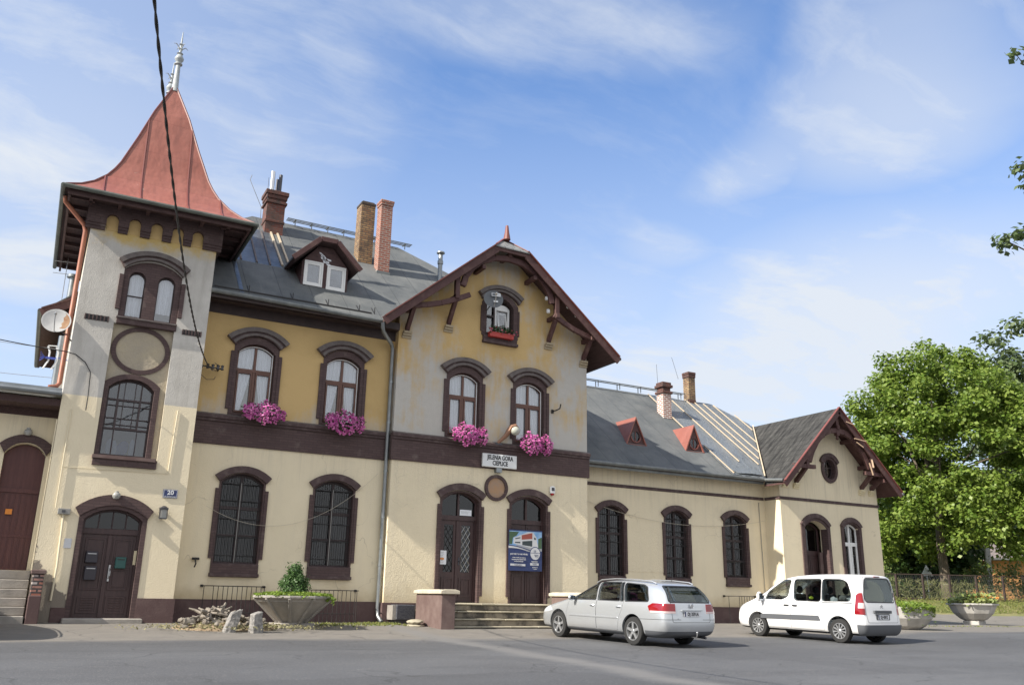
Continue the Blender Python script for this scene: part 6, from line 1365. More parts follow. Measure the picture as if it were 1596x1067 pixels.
def plant_cards(name, P, Dn, size, asp, seed, mt, base, label, cat, kind=None, extra=None):
    o = link(name, cards(P - np.array(base), Dn, size, asp, seed, 'leaf', mt)); o.location = base; tag(o, label, cat, kind=kind)
    if extra:
        for nm, P2, D2, s2, a2, mt2 in extra: q = link(nm, cards(P2 - np.array(base), D2, s2, a2, seed + 7, 'leaf', mt2)); q.parent = o
    return o
g = np.random.default_rng(77)
def disc(c, r, n, z, dz): a = g.uniform(0, 6.283, n); q = r * np.sqrt(g.uniform(0, 1, n)); return np.stack([c[0] + q * np.cos(a), c[1] + q * np.sin(a), z + g.uniform(0, dz, n) * (1 - .4 * (q / r) ** 2)], 1)
P = disc(L1, .98, 2600, .66, .16); 
P = np.concatenate([P, np.stack([L1[0] + .75 + g.normal(0, .08, 60), L1[1] - .70 + g.normal(0, .08, 60), .70 - g.exponential(.05, 60)], 1)])
plant_cards('creeping_plants', P, np.array([0, -.2, 1.]) + g.normal(0, .55, P.shape), .05, 1.1, 4, 'cover_leaf', (L1[0], L1[1], .62), 'bright green creeping plant filling the flared planter', 'creeping plants', 'stuff')
# juniper-like shrub in the flared planter
P = []; Dn = []
for i in range(150):
    a = g.uniform(0, 6.283); h = g.uniform(.0, 1.0); r = .40 * math.sin(min(1, .25 + h * 1.0) * math.pi * .93) ** .8 * g.uniform(.55, 1.08); c = np.array([L1[0] - .02 + r * math.cos(a), L1[1] + r * math.sin(a) * .9, .70 + h * .70 * g.uniform(.9, 1.08)])
    p = c + g.normal(0, 1, (36, 3)) * np.array([.045, .045, .06]); P.append(p); d = np.array([math.cos(a), math.sin(a), .5]); Dn.append(d + g.normal(0, .55, (36, 3)))
P = np.concatenate(P); Dn = np.concatenate(Dn)
sh = plant_cards('shrub', P, Dn, .032, .75, 5, 'juniper_leaf', (L1[0], L1[1], .68), 'small dense dark green evergreen shrub growing in the flared planter', 'shrub')
m = MB(); m.tube([(0, 0, -.05), (.02, 0, .3), (.0, .02, .7)], [.035, .028, .01], 7); m.build('stem', 'bark', sh)
P = disc(L2, .9, 1700, L2[2] + .68, .28); P = np.concatenate([P, np.stack([L2[0] + .95 * np.cos(q := g.uniform(-2.6, .6, 500)), L2[1] + .95 * np.sin(q), L2[2] + .78 - g.exponential(.10, 500)], 1)])
plant_cards('creeping_plants', P, np.array([0, -.3, 1.]) + g.normal(0, .6, P.shape), .06, .8, 6, 'cover_leaf', (L2[0], L2[1], L2[2] + .7), 'trailing green plant spilling over the rounded planter', 'creeping plants', 'stuff')
P = disc(L3, .98, 1500, L3[2] + .84, .38); Q = disc((L3[0] + .2, L3[1] - .2), .8, 60, L3[2] + 1.12, .16)
P = np.concatenate([P, np.stack([L3[0] + g.normal(0, .75, 140), L3[1] + g.normal(-.3, .3, 140), L3[2] + 1.2 + g.uniform(0, .14, 140)], 1)])
plant_cards('flower_planting', P, np.array([0, -.3, 1.]) + g.normal(0, .7, P.shape), .085, 1.2, 7, 'pale_leaf', (L3[0], L3[1], L3[2] + .84), 'pale green leafy planting with a few orange blooms in the octagonal planter', 'flowers', None, [('blossom', Q, g.normal(0, 1, Q.shape), .06, 1.4, 'orange_bloom')])

# ------------------------------------------------------------------ cars
def tmp(me):
    o = bpy.data.objects.new('tmp', me); COL.objects.link(o); return o
def boolean(a, b, op):
    """a, b meshes -> new mesh"""
    oa, ob = tmp(a), tmp(b); md = oa.modifiers.new('b', 'BOOLEAN'); md.operation = op; md.object = ob; md.solver = 'EXACT'
    dg = bpy.context.evaluated_depsgraph_get(); me = bpy.data.meshes.new_from_object(oa.evaluated_get(dg)); bpy.data.objects.remove(oa); bpy.data.objects.remove(ob)
    if op == 'DIFFERENCE' and len(a.polygons) > 1000 and len(me.polygons) < len(a.polygons) * .5: return a
    return me
def loft(st, lev=2, crease=()):
    """stations of (x,y,z) half sections from bottom centre to top centre -> closed smooth mesh"""
    K = len(st[0]); bm = bmesh.new(); G = []
    for s in st:
        row = []
        for (x, y, z) in s: row.append((bm.verts.new((-x, y, z)), bm.verts.new((x, y, z)) if x > 1e-6 else None))
        G.append(row)
    L = lambda i, k: G[i][k][0]; Rr = lambda i, k: G[i][k][1] or G[i][k][0]
    def face(*v):
        u = []
        for q in v:
            if q not in u: u.append(q)
        if len(u) > 2: bm.faces.new(u)
    for i in range(len(st) - 1):
        for k in range(K - 1):
            face(L(i, k), L(i, k + 1), L(i + 1, k + 1), L(i + 1, k)); face(Rr(i, k), Rr(i + 1, k), Rr(i + 1, k + 1), Rr(i, k + 1))
    for i in (0, len(st) - 1):
        for k in range(K - 1): face(L(i, k), L(i, k + 1), Rr(i, k + 1), Rr(i, k))
    bmesh.ops.recalc_face_normals(bm, faces=bm.faces)
    me = bpy.data.meshes.new('loft'); bm.to_mesh(me); bm.free()
    o = tmp(me); md = o.modifiers.new('s', 'SUBSURF'); md.levels = lev; md.render_levels = lev; dg = bpy.context.evaluated_depsgraph_get(); out = bpy.data.meshes.new_from_object(o.evaluated_get(dg)); bpy.data.objects.remove(o); return out
def offset(me, d):
    me = me.copy(); n = len(me.vertices); co = np.empty(n * 3); me.vertices.foreach_get('co', co); no = np.array([v.normal[:] for v in me.vertices]).reshape(-1); me.vertices.foreach_set('co', co + no * d); me.update(); return me
def prism_side(poly, x0=.35, x1=1.3, sides=(-1, 1)):
    m = MB()
    for s in sides: a, b = sorted((s * x0, s * x1)); m.wall(poly, [], a, b, plane='yz')
    return m.mesh('p', 'iron')
def prism_end(poly, y0, y1): m = MB(); m.wall(poly, [], y0, y1); return m.mesh('p', 'iron')
def rounded(pts, r, n=4):
    out = []
    for i, p in enumerate(pts):
        p = Vector((p[0], p[1])); a = Vector(pts[i - 1][:2]); b = Vector(pts[(i + 1) % len(pts)][:2]); rr = min(r, (a - p).length * .45, (b - p).length * .45)
        s = p + (a - p).normalized() * rr; e = p + (b - p).normalized() * rr
        for k in range(n + 1): t = k / n; out.append(tuple(((1 - t) ** 2 * s + 2 * t * (1 - t) * p + t * t * e)[:]))
    return out
def grow(poly, d):
    c = Vector((sum(p[0] for p in poly) / len(poly), sum(p[1] for p in poly) / len(poly))); out = []
    n = len(poly)
    for i in range(n):
        a, p, b = Vector(poly[i - 1]), Vector(poly[i]), Vector(poly[(i + 1) % n]); e = ((p - a).normalized() + (b - p).normalized()); e = e.normalized() if e.length > 1e-6 else (b - a).normalized(); nn = Vector((e.y, -e.x))
        if nn.dot(p - c) < 0: nn = -nn
        out.append(tuple((p + nn * d)[:]))
    return out
def finish(me, matn, name, parent, smooth=True):
    me.materials.clear(); me.materials.append(M[matn]); me.polygons.foreach_set('material_index', [0] * len(me.polygons))
    me.polygons.foreach_set('use_smooth', [True] * len(me.polygons)); me.set_sharp_from_angle(angle=R(32)); me.update(); return link(name, me, parent)
def wheel(parent, x, y, r, w, side, kind):
    wt = MB(); h = w / 2
    wt.lathe([(r * .66, -h), (r * .80, -h * 1.0), (r * .95, -h * .92), (r, -h * .62), (r, h * .62), (r * .95, h * .92), (r * .80, h), (r * .66, h), (r * .63, h * .7), (r * .63, -h * .7), (r * .66, -h)], (x, y, r), 40, 'x', 0, False)
    o = wt.build('wheel', 'tyre', parent, smooth=True)
    m = MB(); s = side; X = lambda d: x + s * d
    m.lathe([(r * .665, s * h * .98), (r * .62, s * h * 1.0), (r * .60, s * h * .80), (r * .60, -s * h * .7)], (x, y, r), 40, 'x', 0, False)
    m.lathe([(.0, s * h * .35), (r * .6, s * h * .35)], (x, y, r), 30, 'x', 1, False)
    n = 5 if kind == 'alloy' else 11
    m.lathe([(.0, s * h * .93), (r * .10, s * h * .92), (r * .17, s * h * .80), (r * .18, s * h * .4)], (x, y, r), 24, 'x', 0)
    for k in range(n):
        a = 2 * math.pi * k / n + .3; ca, sa = math.cos(a), math.sin(a)
        if kind == 'alloy':
            P = [(.14, -.085), (.63, -.055 - .04), (.63, .055 + .04), (.14, .085)]; tw = 0
        else: P = [(.15, -.03), (.62, -.075), (.62, .055), (.15, .04)]; tw = .35
        vs = []
        for d, xo in ((.88, 0), (.45, 0)):
            for u, v in P:
                aa = a + tw * (u - .15) ; q = (u * r * math.cos(aa) - v * r * math.sin(aa), u * r * math.sin(aa) + v * r * math.cos(aa)); vs.append((X(h * (d - (.0 if u < .3 else .0))), y + q[0], r + q[1]))
        m.add(vs, [(0, 1, 2, 3), (7, 6, 5, 4), (0, 4, 5, 1), (1, 5, 6, 2), (2, 6, 7, 3), (3, 7, 4, 0)], 0)
    m.build('rim', ['rim_silver', 'rim_dark'], o, smooth=True)
def number_plate(parent, y, z, txt, x=0, tilt=0, w=.52, h=.114):
    m = MB(); m.box(x - w / 2, x + w / 2, y - .008, y, z - h / 2, z + h / 2); o = m.build('number_plate', 'plate_white', parent, bevel=.004)
    b = MB(); b.box(x - w / 2 + .004, x - w / 2 + .045, y - .0095, y - .007, z - h / 2 + .004, z + h / 2 - .004); b.build('blue_strip', 'enamel_blue', o)
    put_text(txt, .105, (x + .02, y - .009, z), 'sign_black', o, xs=.86, bold=.004)

def build_car(cfg, root):
    B = loft(cfg['st']); body = B; y_r, y_f, r = cfg['yr'], cfg['yf'], cfg['r']
    cav = offset(B, -.06); cb = MB(); cb.box(-2, 2, cfg['cab'][0], cfg['cab'][1], cfg['floor'], 3); cav = boolean(cav, cb.mesh('c', 'iron'), 'INTERSECT')
    shell = boolean(B, cav, 'DIFFERENCE')
    ww = MB()
    for y in (y_r, y_f):
        for s in (-1, 1): a, b = sorted((s * (cfg['w'] / 2 - .30), s * 1.4)); ww.lathe([(cfg['arch'], a), (cfg['arch'], b)], (0, y, r + .02), 40, 'x')
    shell = boolean(shell, ww.mesh('w', 'iron'), 'DIFFERENCE')
    lo = MB(); lo.box(-2, 2, -4, 4, -.5, cfg['split']); lo = lo.mesh('lo', 'iron')
    gsh = boolean(offset(B, -.010), offset(B, -.018), 'DIFFERENCE')
    blk = offset(B, .003)
    cuts = []
    for nm, poly, ax, gm, trim in cfg['glass']:
        pr = prism_side(poly) if ax == 's' else prism_end(poly, *ax)
        shell = boolean(shell, pr, 'DIFFERENCE'); big = prism_side(grow(poly, .012)) if ax == 's' else prism_end(grow(poly, .012), *ax)
        if ax == 's':
            for sd in (-1, 1): finish(boolean(gsh, prism_side(grow(poly, .012), sides=(sd,)), 'INTERSECT'), gm, nm, root)
        else: finish(boolean(gsh, big, 'INTERSECT'), gm, nm, root)
        if trim:
            bt = prism_side(grow(poly, trim)) if ax == 's' else prism_end(grow(poly, trim), *ax)
            t = boolean(boolean(boolean(blk, bt, 'INTERSECT'), pr, 'DIFFERENCE'), offset(B, -.012), 'DIFFERENCE')
            if ax == 's':
                for lo_, hi_ in ((-2, 0), (0, 2)): c = MB(); c.box(lo_, hi_, -5, 5, -1, 4); finish(boolean(t, c.mesh('c', 'iron'), 'INTERSECT'), 'black_plastic', 'window_trim', root)
            else: finish(t, 'black_plastic', 'window_trim', root)
    doors = []
    full = shell
    for nm, poly, ax in cfg['doors']:
        pr = prism_side(poly) if ax == 's' else prism_end(poly, *ax); pg = prism_side(grow(poly, .007)) if ax == 's' else prism_end(grow(poly, .007), *ax)
        sides = ((-1,), (1,)) if ax == 's' else (None,)
        shell = boolean(shell, pg, 'DIFFERENCE')
        for sd in sides:
            q = prism_side(poly, sides=sd) if sd else pr
            doors.append(finish(boolean(boolean(full, q, 'INTERSECT'), lo, 'DIFFERENCE'), cfg['paint'], nm, root))
    finish(boolean(shell, lo, 'DIFFERENCE'), cfg['paint'], 'body', root); finish(boolean(shell, lo, 'INTERSECT'), 'grey_plastic' if cfg['kind'] == 'alloy' else 'black_plastic', 'sill_trim', root)
    for nm, poly, ax, mt, d, clip in cfg['applied']:
        pr = prism_side(poly) if ax == 's' else prism_end(poly, *ax); q = boolean(boolean(offset(B, d), pr, 'INTERSECT'), offset(B, -.02), 'DIFFERENCE')
        if clip: c = MB(); c.box(*clip); q = boolean(q, c.mesh('c', 'iron'), 'INTERSECT')
        if nm.startswith('tail_light') and cfg.get('tailx'):
            c = MB(); c.box(-cfg['tailx'], cfg['tailx'], -5, 5, -1, 4); q = boolean(q, c.mesh('c', 'iron'), 'DIFFERENCE')
        if nm in ('tail_light', 'tail_light_clear', 'headlight', 'rub_strip'):
            for lo_, hi_ in ((-2, 0), (0, 2)):
                c = MB(); c.box(lo_, hi_, -5, 5, -1, 4); finish(boolean(q, c.mesh('c', 'iron'), 'INTERSECT'), mt, nm.replace('_clear', ''), root)
        else: finish(q, mt, nm, root)
    for y in (y_r, y_f):
        for s in (-1, 1): wheel(root, s * (cfg['w'] / 2 - .115), y, r, .21, s, cfg['kind'])
    # cabin: seats, dashboard
    m = MB()
    for y in cfg['seats']:
        for s in (-.38, .38):
            m.box(s - .25, s + .25, y - .12, y + .40, cfg['floor'] + .1, cfg['floor'] + .38); m.box(s - .25, s + .25, y - .24, y - .08, cfg['floor'] + .3, cfg['floor'] + .78); m.rock((s, y - .19, cfg['floor'] + .9), (.14, .06, .12), 1, 2, .05)
    m.build('seat', 'seat_cloth', root, bevel=.03)
    m = MB(); m.box(-.72, .72, cfg['dash'] - .1, cfg['dash'] + .28, .6, cfg['dashz']); m.lathe([(.17, -.015), (.19, 0), (.17, .015)], (-.37, cfg['dash'] - .2, cfg['dashz'] - .03), 20, 'y'); m.build('dashboard', 'black_plastic', root, bevel=.03)

def sec(y, zb, ws, wm, zw, wb, zbelt, wr, zr, dy=None, top=None):
    """one cross-section (half): sill, waist, belt, roof"""
    P = [(0, y, zb), (ws * .8, y, zb), (ws, y, zb + .05), (wm, y, zb + .22), (wm, y, zw), (wb + .012, y, zbelt - .05), (wb - .03, y, zbelt + .015), (wb * .5 + wr * .5, y, (zbelt + zr) / 2 + .02), (wr, y, zr - .07), (wr - .13, y, zr - .015), (0, y, zr)]
    if dy: P = [(a, b + d, c) for (a, b, c), d in zip(P, dy)]
    return P
def bon(y, zb, ws, wm, zw, ze, zc):
    """bonnet section: edge height ze, centre zc"""
    return [(0, y, zb), (ws * .8, y, zb), (ws, y, zb + .05), (wm, y, zb + .2), (wm, y, zw), (wm - .02, y, ze - .06), (wm - .08, y, ze), (wm * .72, y, ze + (zc - ze) * .5), (wm * .5, y, ze + (zc - ze) * .8), (wm * .25, y, zc - .003), (0, y, zc)]
def estate():
    zb = .19
    st = [bon(2.40, .26, .50, .58, .42, .56, .60), bon(2.36, .22, .66, .72, .45, .64, .68), bon(2.20, .20, .80, .84, .52, .72, .78), bon(1.85, zb, .84, .875, .60, .82, .88), bon(1.40, zb, .85, .89, .66, .91, .965),
          sec(1.08, zb, .85, .895, .68, .86, .955, .62, 1.05), sec(.78, zb, .85, .895, .68, .86, .965, .64, 1.20), sec(.30, zb, .85, .895, .70, .865, .965, .665, 1.40), sec(-.05, zb, .85, .895, .70, .865, .97, .68, 1.465),
          sec(-.65, zb, .85, .895, .70, .865, .975, .685, 1.49), sec(-1.25, zb, .85, .895, .72, .865, .98, .68, 1.475), sec(-1.75, zb, .84, .89, .74, .855, .985, .66, 1.445),
          sec(-2.02, zb, .82, .875, .74, .835, .99, .63, 1.415, (0, 0, -.02, -.04, -.05, -.05, -.04, 0, .02, .03, .04)),
          sec(-2.26, .24, .76, .845, .76, .79, .99, .58, 1.375, (.02, .0, -.04, -.09, -.07, -.06, -.06, .05, .15, .17, .18)),
          sec(-2.34, .27, .66, .77, .76, .70, .985, .50, 1.345, (.02, -.02, -.06, -.09, -.05, -.03, -.02, .10, .21, .22, .235))]
    f1 = rounded([(.90, .985), (.02, .985), (.07, 1.375), (.30, 1.375), (.42, 1.30)], .04); f2 = rounded([(-.06, .985), (-.86, .985), (-.76, 1.40), (-.02, 1.395)], .03); f2b = rounded([(-.90, .985), (-1.0, .985), (-.87, 1.395), (-.80, 1.40)], .02); f3 = rounded([(-1.05, .985), (-1.84, 1.0), (-1.70, 1.30), (-1.55, 1.355), (-.93, 1.39)], .05)
    rear = rounded([(-.66, 1.01), (.66, 1.01), (.56, 1.34), (-.56, 1.34)], .05); ws = rounded([(-.70, 1.02), (.70, 1.02), (.58, 1.39), (-.58, 1.39)], .06)
    d1 = rounded([(1.12, .30), (1.14, .62), (1.05, .95), (-.02, .965), (-.03, .30)], .03); d2 = rounded([(-.045, .30), (-.035, .965), (-1.02, .97), (-.98, .80), (-.88, .62), (-.80, .30)], .04)
    tail = rounded([(-1.93, .76), (-1.85, .90), (-1.98, .965), (-2.6, .965), (-2.6, .76)], .02); tailc = rounded([(-1.95, .755), (-1.92, .80), (-2.6, .80), (-2.6, .755)], .01)
    hatch = rounded([(-.60, .56), (.60, .56), (.63, .98), (.44, 1.36), (-.44, 1.36), (-.63, .98)], .04)
    cfg = dict(tailx=.50, st=st, yr=-1.35, yf=1.48, r=.318, arch=.365, w=1.79, cab=(-2.12, 1.0), floor=.40, split=.285, paint='paint_silver', kind='alloy', seats=(.25, -.75), dash=.85, dashz=.93,
               glass=[('side_glass', f1, 's', 'car_glass', .02), ('side_glass', f2, 's', 'car_glass', .02), ('side_glass', f2b, 's', 'car_glass_dark', .018), ('side_glass', f3, 's', 'car_glass_dark', .02), ('rear_glass', rear, (-3, -1.9), 'car_glass_dark', .025), ('windscreen', ws, (.2, 1.6), 'car_glass', .02)],
               doors=[('front_door', d1, 's'), ('rear_door', d2, 's')],
               applied=[('tail_light', tail, 's', 'tail_red', .006, (-2, 2, -3, -1.5, .5, 1.2)), ('tail_light_clear', tailc, 's', 'tail_clear', .009, None), ('rub_strip', rounded([(1.0, .565), (1.0, .595), (-.83, .605), (-.85, .575)], .01), 's', 'paint_silver', .012, None),
                        ('lower_bumper', [(-.9, .1), (.9, .1), (.9, .36), (-.9, .36)], (-3, -1.75), 'grey_plastic', .004, None), ('headlight', rounded([(1.75, .66), (1.9, .78), (2.35, .70), (2.4, .60), (2.1, .60)], .02), 's', 'lamp_lens', .006, None)])
    root = thing('estate_car', (0, 0, 0), 'silver estate car parked nose to the station steps, seen from behind', 'car'); WORLD[root.name] = Matrix.Identity(4)
    build_car(cfg, root)
    # tailgate seam and bright bits
    B = loft(st)
    ring = MB(); ring.wall(grow(hatch, .004), [grow(hatch, -.004)], -3, -2.0); q = boolean(boolean(offset(B, .0025), ring.mesh('r', 'iron'), 'INTERSECT'), offset(B, -.01), 'DIFFERENCE'); finish(q, 'iron', 'tailgate_seam', root)
    m = MB()
    for s in (-1, 1):
        pts = [(s * .60, .25, 1.385), (s * .615, .05, 1.455), (s * .625, -.5, 1.49), (s * .62, -1.2, 1.48), (s * .605, -1.75, 1.445), (s * .60, -1.88, 1.40)]; m.tube(pts, .016, 6)
    m.build('roof_rail', 'rim_silver', root, smooth=True)
    for s in (-1, 1):
        m = MB(); m.rock((s * .99, .80, 1.0), (.10, .055, .07), 4, 3, .06); o = m.build('door_mirror', 'paint_silver', root, smooth='all'); k = MB(); k.bar((s * .86, .82, .96), (s * .98, .80, .98), .05, .04); k.build('mirror_arm', 'black_plastic', o); k = MB(); k.box(s * .99 - .075, s * .99 + .075, .743, .748, .95, 1.05); k.build('mirror_glass', 'mirror_glass', o)
        for y in (.12, -.86):
            m = MB(); m.tube([(s * .878, y + .09, .845), (s * .905, y + .07, .85), (s * .91, y - .05, .85), (s * .885, y - .09, .848)], [.012, .017, .017, .012], 8); m.build('door_handle', 'paint_silver', root, smooth=True)
    q = boolean(boolean(offset(B, .002), prism_side([(-1.60, .60), (-1.60, .608), (-2.6, .628), (-2.6, .618)]), 'INTERSECT'), offset(B, -.01), 'DIFFERENCE'); finish(q, 'iron', 'bumper_seam', root)
    m = MB(); m.tube([(0, -1.75, 1.45), (0, -1.82, 1.56)], .006, 5); m.build('aerial', 'iron', root)
    number_plate(root, -2.415, .74, 'DJ 3591A')
    m = MB(); m.box(-.33, .33, -2.425, -2.37, .81, .835); m.build('plate_trim', 'paint_silver', root)
    m = MB(); m.lathe([(.058, -2.408), (.048, -2.416), (.044, -2.408), (.05, -2.40)], (0, 0, .92), 24, 'y'); m.bar((-.05, -2.41, .915), (.05, -2.41, .925), .012, .012); m.build('badge', 'chrome', root, smooth=True)
    put_text('1.9', .05, (-.45, -2.40, .63), 'chrome', root, 'model_lettering'); 
    m = MB(); m.tube([(0, -2.36, .24), (0, -2.52, .24), (0, -2.55, .28), (0, -2.55, .33)], .014, 6); m.rock((0, -2.55, .345), (.025, .025, .025), 1, 2, 0); m.build('tow_bar', 'steel', root, smooth=True)
    m = MB(); m.tube([(.42, -2.1, .24), (.42, -2.42, .22)], .03, 8); m.build('exhaust', 'dark_steel', root)
    m = MB(); m.box(-.52, .52, -2.22, -2.12, .25, .38); m.build('rear_silencer', 'dark_steel', root)
    root.rotation_euler = (R(1.2), 0, R(6.0)); return root
def van():
    zb = .20
    z0 = 1.82
    st = [bon(2.18, .26, .56, .64, .42, .62, .68), bon(2.13, .23, .70, .77, .46, .72, .80), bon(1.98, .21, .80, .855, .56, .86, .92), bon(1.72, zb, .84, .885, .66, .96, 1.03), 
          sec(1.48, zb, .85, .895, .70, .865, 1.0, .66, 1.12), sec(1.20, zb, .86, .90, .72, .875, 1.02, .67, 1.30), sec(.86, zb, .86, .905, .72, .88, 1.02, .69, 1.52), sec(.55, zb, .86, .905, .74, .88, 1.02, .705, 1.66), sec(.20, zb, .86, .905, .74, .88, 1.02, .715, 1.745), sec(-.4, zb, .86, .905, .76, .885, 1.02, .725, 1.80), sec(-1.2, zb, .86, .905, .76, .885, 1.02, .725, z0),
          sec(-1.75, zb, .86, .90, .76, .88, 1.02, .72, z0 - .005), sec(-2.0, zb, .84, .885, .76, .865, 1.02, .705, z0 - .015, (0, 0, -.03, -.05, -.02, 0, 0, .0, .0, 0, 0)), sec(-2.10, .23, .80, .865, .76, .84, 1.02, .68, z0 - .04, (0, 0, -.05, -.08, -.03, -.02, -.01, .02, .04, .05, .05)), sec(-2.13, .26, .70, .79, .76, .765, 1.02, .60, z0 - .085, (0, 0, -.05, -.09, -.04, -.03, -.02, .02, .045, .055, .055))]
    q0 = rounded([(1.38, 1.02), (1.14, 1.04), (1.06, 1.22)], .02); f1 = rounded([(1.06, 1.05), (.42, 1.06), (.22, 1.16), (.14, 1.62), (.42, 1.64), (.98, 1.27)], .06); f2 = rounded([(.02, 1.10), (-.06, 1.06), (-.86, 1.06), (-.86, 1.66), (-.0, 1.64), (.04, 1.58)], .08); f3 = rounded([(-.90, 1.07), (-1.78, 1.09), (-1.80, 1.28), (-1.68, 1.58), (-1.5, 1.66), (-.90, 1.66)], .08)
    rear = rounded([(-.66, 1.10), (.66, 1.10), (.70, 1.25), (.56, 1.69), (-.56, 1.69), (-.70, 1.25)], .09); ws = rounded([(-.735, 1.155), (.735, 1.155), (.615, 1.60), (-.615, 1.60)], .07)
    d1 = rounded([(1.30, .30), (1.34, .60), (1.30, 1.0), (.16, 1.03), (.13, .30)], .04); d2 = rounded([(.11, .30), (.14, 1.03), (-.88, 1.04), (-.88, .66), (-.95, .52), (-.95, .30)], .04)
    cfg = dict(tailx=.755, st=st, yr=-1.42, yf=1.30, r=.312, arch=.37, w=1.81, cab=(-2.05, 1.35), floor=.46, split=.27, paint='paint_white', kind='cap', seats=(.35, -.65), dash=1.12, dashz=1.04,
               glass=[('side_glass', q0, 's', 'car_glass_dark', 0), ('side_glass', f1, 's', 'car_glass', 0), ('side_glass', f2, 's', 'car_glass_dark', .012), ('side_glass', f3, 's', 'car_glass_dark', .012), ('rear_glass', rear, (-3, -1.85), 'car_glass_dark', .03), ('windscreen', ws, (.47, 1.83), 'car_glass', .02)],
               doors=[('front_door', d1, 's'), ('sliding_door', d2, 's')],
               applied=[('tail_light', rounded([(-1.92, .76), (-1.94, 1.26), (-2.02, 1.32), (-2.4, 1.32), (-2.4, .76)], .03), 's', 'tail_red', .008, None), ('tail_light_clear', rounded([(-2.02, .92), (-2.02, 1.06), (-2.4, 1.06), (-2.4, .92)], .01), 's', 'tail_clear', .011, None),
                        ('rub_strip', rounded([(1.18, .52), (1.16, .65), (-.80, .68), (-.86, .55)], .02), 's', 'grey_plastic', .018, None), ('bumper', [(-1.2, .22), (1.2, .22), (1.2, .50), (-1.2, .50)], (-3, -1.98), 'grey_plastic', .03, None),
                        ('headlight', rounded([(1.72, .80), (1.80, .95), (2.08, .88), (2.12, .72), (1.98, .70)], .03), 's', 'lamp_lens', .006, None)])
    root = thing('passenger_van', (0, 0, 0), 'white high roofed passenger van parked in front of the end gable', 'van'); WORLD[root.name] = Matrix.Identity(4)
    build_car(cfg, root)
    B = loft(st); hatch = rounded([(-.70, .56), (.70, .56), (.74, 1.05), (.62, 1.74), (-.62, 1.74), (-.74, 1.05)], .05)
    ring = MB(); ring.wall(grow(hatch, .004), [grow(hatch, -.004)], -3, -1.9); q = boolean(boolean(offset(B, .0025), ring.mesh('r', 'iron'), 'INTERSECT'), offset(B, -.01), 'DIFFERENCE'); finish(q, 'dark_steel', 'tailgate_seam', root)
    q = boolean(boolean(offset(B, .004), prism_side([(-.9, 1.02), (-.9, 1.045), (-1.84, 1.06), (-1.84, 1.03)]), 'INTERSECT'), offset(B, -.01), 'DIFFERENCE'); finish(q, 'grey_plastic', 'door_rail', root)
    for s in (-1, 1):
        m = MB(); m.rock((s * 1.02, 1.10, 1.12), (.11, .06, .14), 4, 3, .05); o = m.build('door_mirror', 'paint_white', root, smooth='all'); k = MB(); k.bar((s * .88, 1.14, 1.02), (s * 1.0, 1.12, 1.05), .06, .06); k.build('mirror_arm', 'black_plastic', o); k = MB(); k.box(s * 1.02 - .08, s * 1.02 + .08, 1.038, 1.043, 1.02, 1.22); k.build('mirror_glass', 'mirror_glass', o)
        for y in (.27, -.02):
            m = MB(); m.tube([(s * .888, y + .09, .915), (s * .915, y + .06, .92), (s * .92, y - .06, .92), (s * .892, y - .09, .918)], [.014, .02, .02, .014], 8); m.build('door_handle', 'black_plastic', root, smooth=True)
    m = MB(); m.box(-.40, .40, -2.215, -2.14, .80, .875); m.build('plate_trim', 'grey_plastic', root, bevel=.01)
    number_plate(root, -2.20, .70, 'DJ 4S812', x=0, w=.50)
    m = MB(); m.box(-.32, .32, -2.195, -2.13, .62, .78); m.build('plate_recess', 'grey_plastic', root, bevel=.01)
    m = MB(); m.bar((-.06, -2.155, .93), (0, -2.158, .97), .012, .022); m.bar((0, -2.158, .97), (.06, -2.155, .93), .012, .022); m.bar((-.06, -2.155, .97), (0, -2.158, 1.01), .012, .022); m.bar((0, -2.158, 1.01), (.06, -2.155, .97), .012, .022); m.build('badge', 'chrome', root)
    put_text('1.6', .045, (.5, -2.165, .72), 'grey_plastic', root, 'model_lettering')
    m = MB(); m.box(-.12, .12, -2.095, -2.03, 1.745, 1.765); m.build('brake_light', 'tail_red', root)
    m = MB(); g = random.Random(3)
    for i in range(5): m.rock((-.45 + i * .2, -1.0 - .12 * (i % 3), 1.10 + .05 * (i % 2)), (.10, .14, .10), i, 1, .35, 0 if i % 2 else 1)
    m.rock((-.55, -.35, 1.14), (.09, .06, .05), 8, 1, .2, 2); m.build('luggage', ['cable_grey', 'sign_white', 'hivis'], root)
    m = MB(); m.box(-.55, .55, -1.9, -1.6, .27, .42); m.build('rear_silencer', 'dark_steel', root)
    root.rotation_euler = (R(1.2), 0, R(7.0)); return root
CAR = estate(); VAN = van()
def park(root, wheel_xy, wheel_local):
    """move the car so that one tyre stands on a given spot"""
    a = root.rotation_euler[2]; x, y = wheel_local; root.location = (wheel_xy[0] - (x * math.cos(a) - y * math.sin(a)), wheel_xy[1] - (x * math.sin(a) + y * math.cos(a)), 0)
    root.location.z = gz(wheel_xy[0], wheel_xy[1]) - R(1.2) * y
park(CAR, (12.68, 17.25), (-.88, -1.35)); park(VAN, (19.6, 17.3), (-.89, -1.42))
OUT = copy_tree(CAR); OUT.rotation_euler = (R(1.2), 0, R(2)); OUT.location = (-1.62, 22.1, -.13); OUT['label'] = 'silver car standing before the annex, its shadow reaching the foot of the tower'
EXPO = 0.95

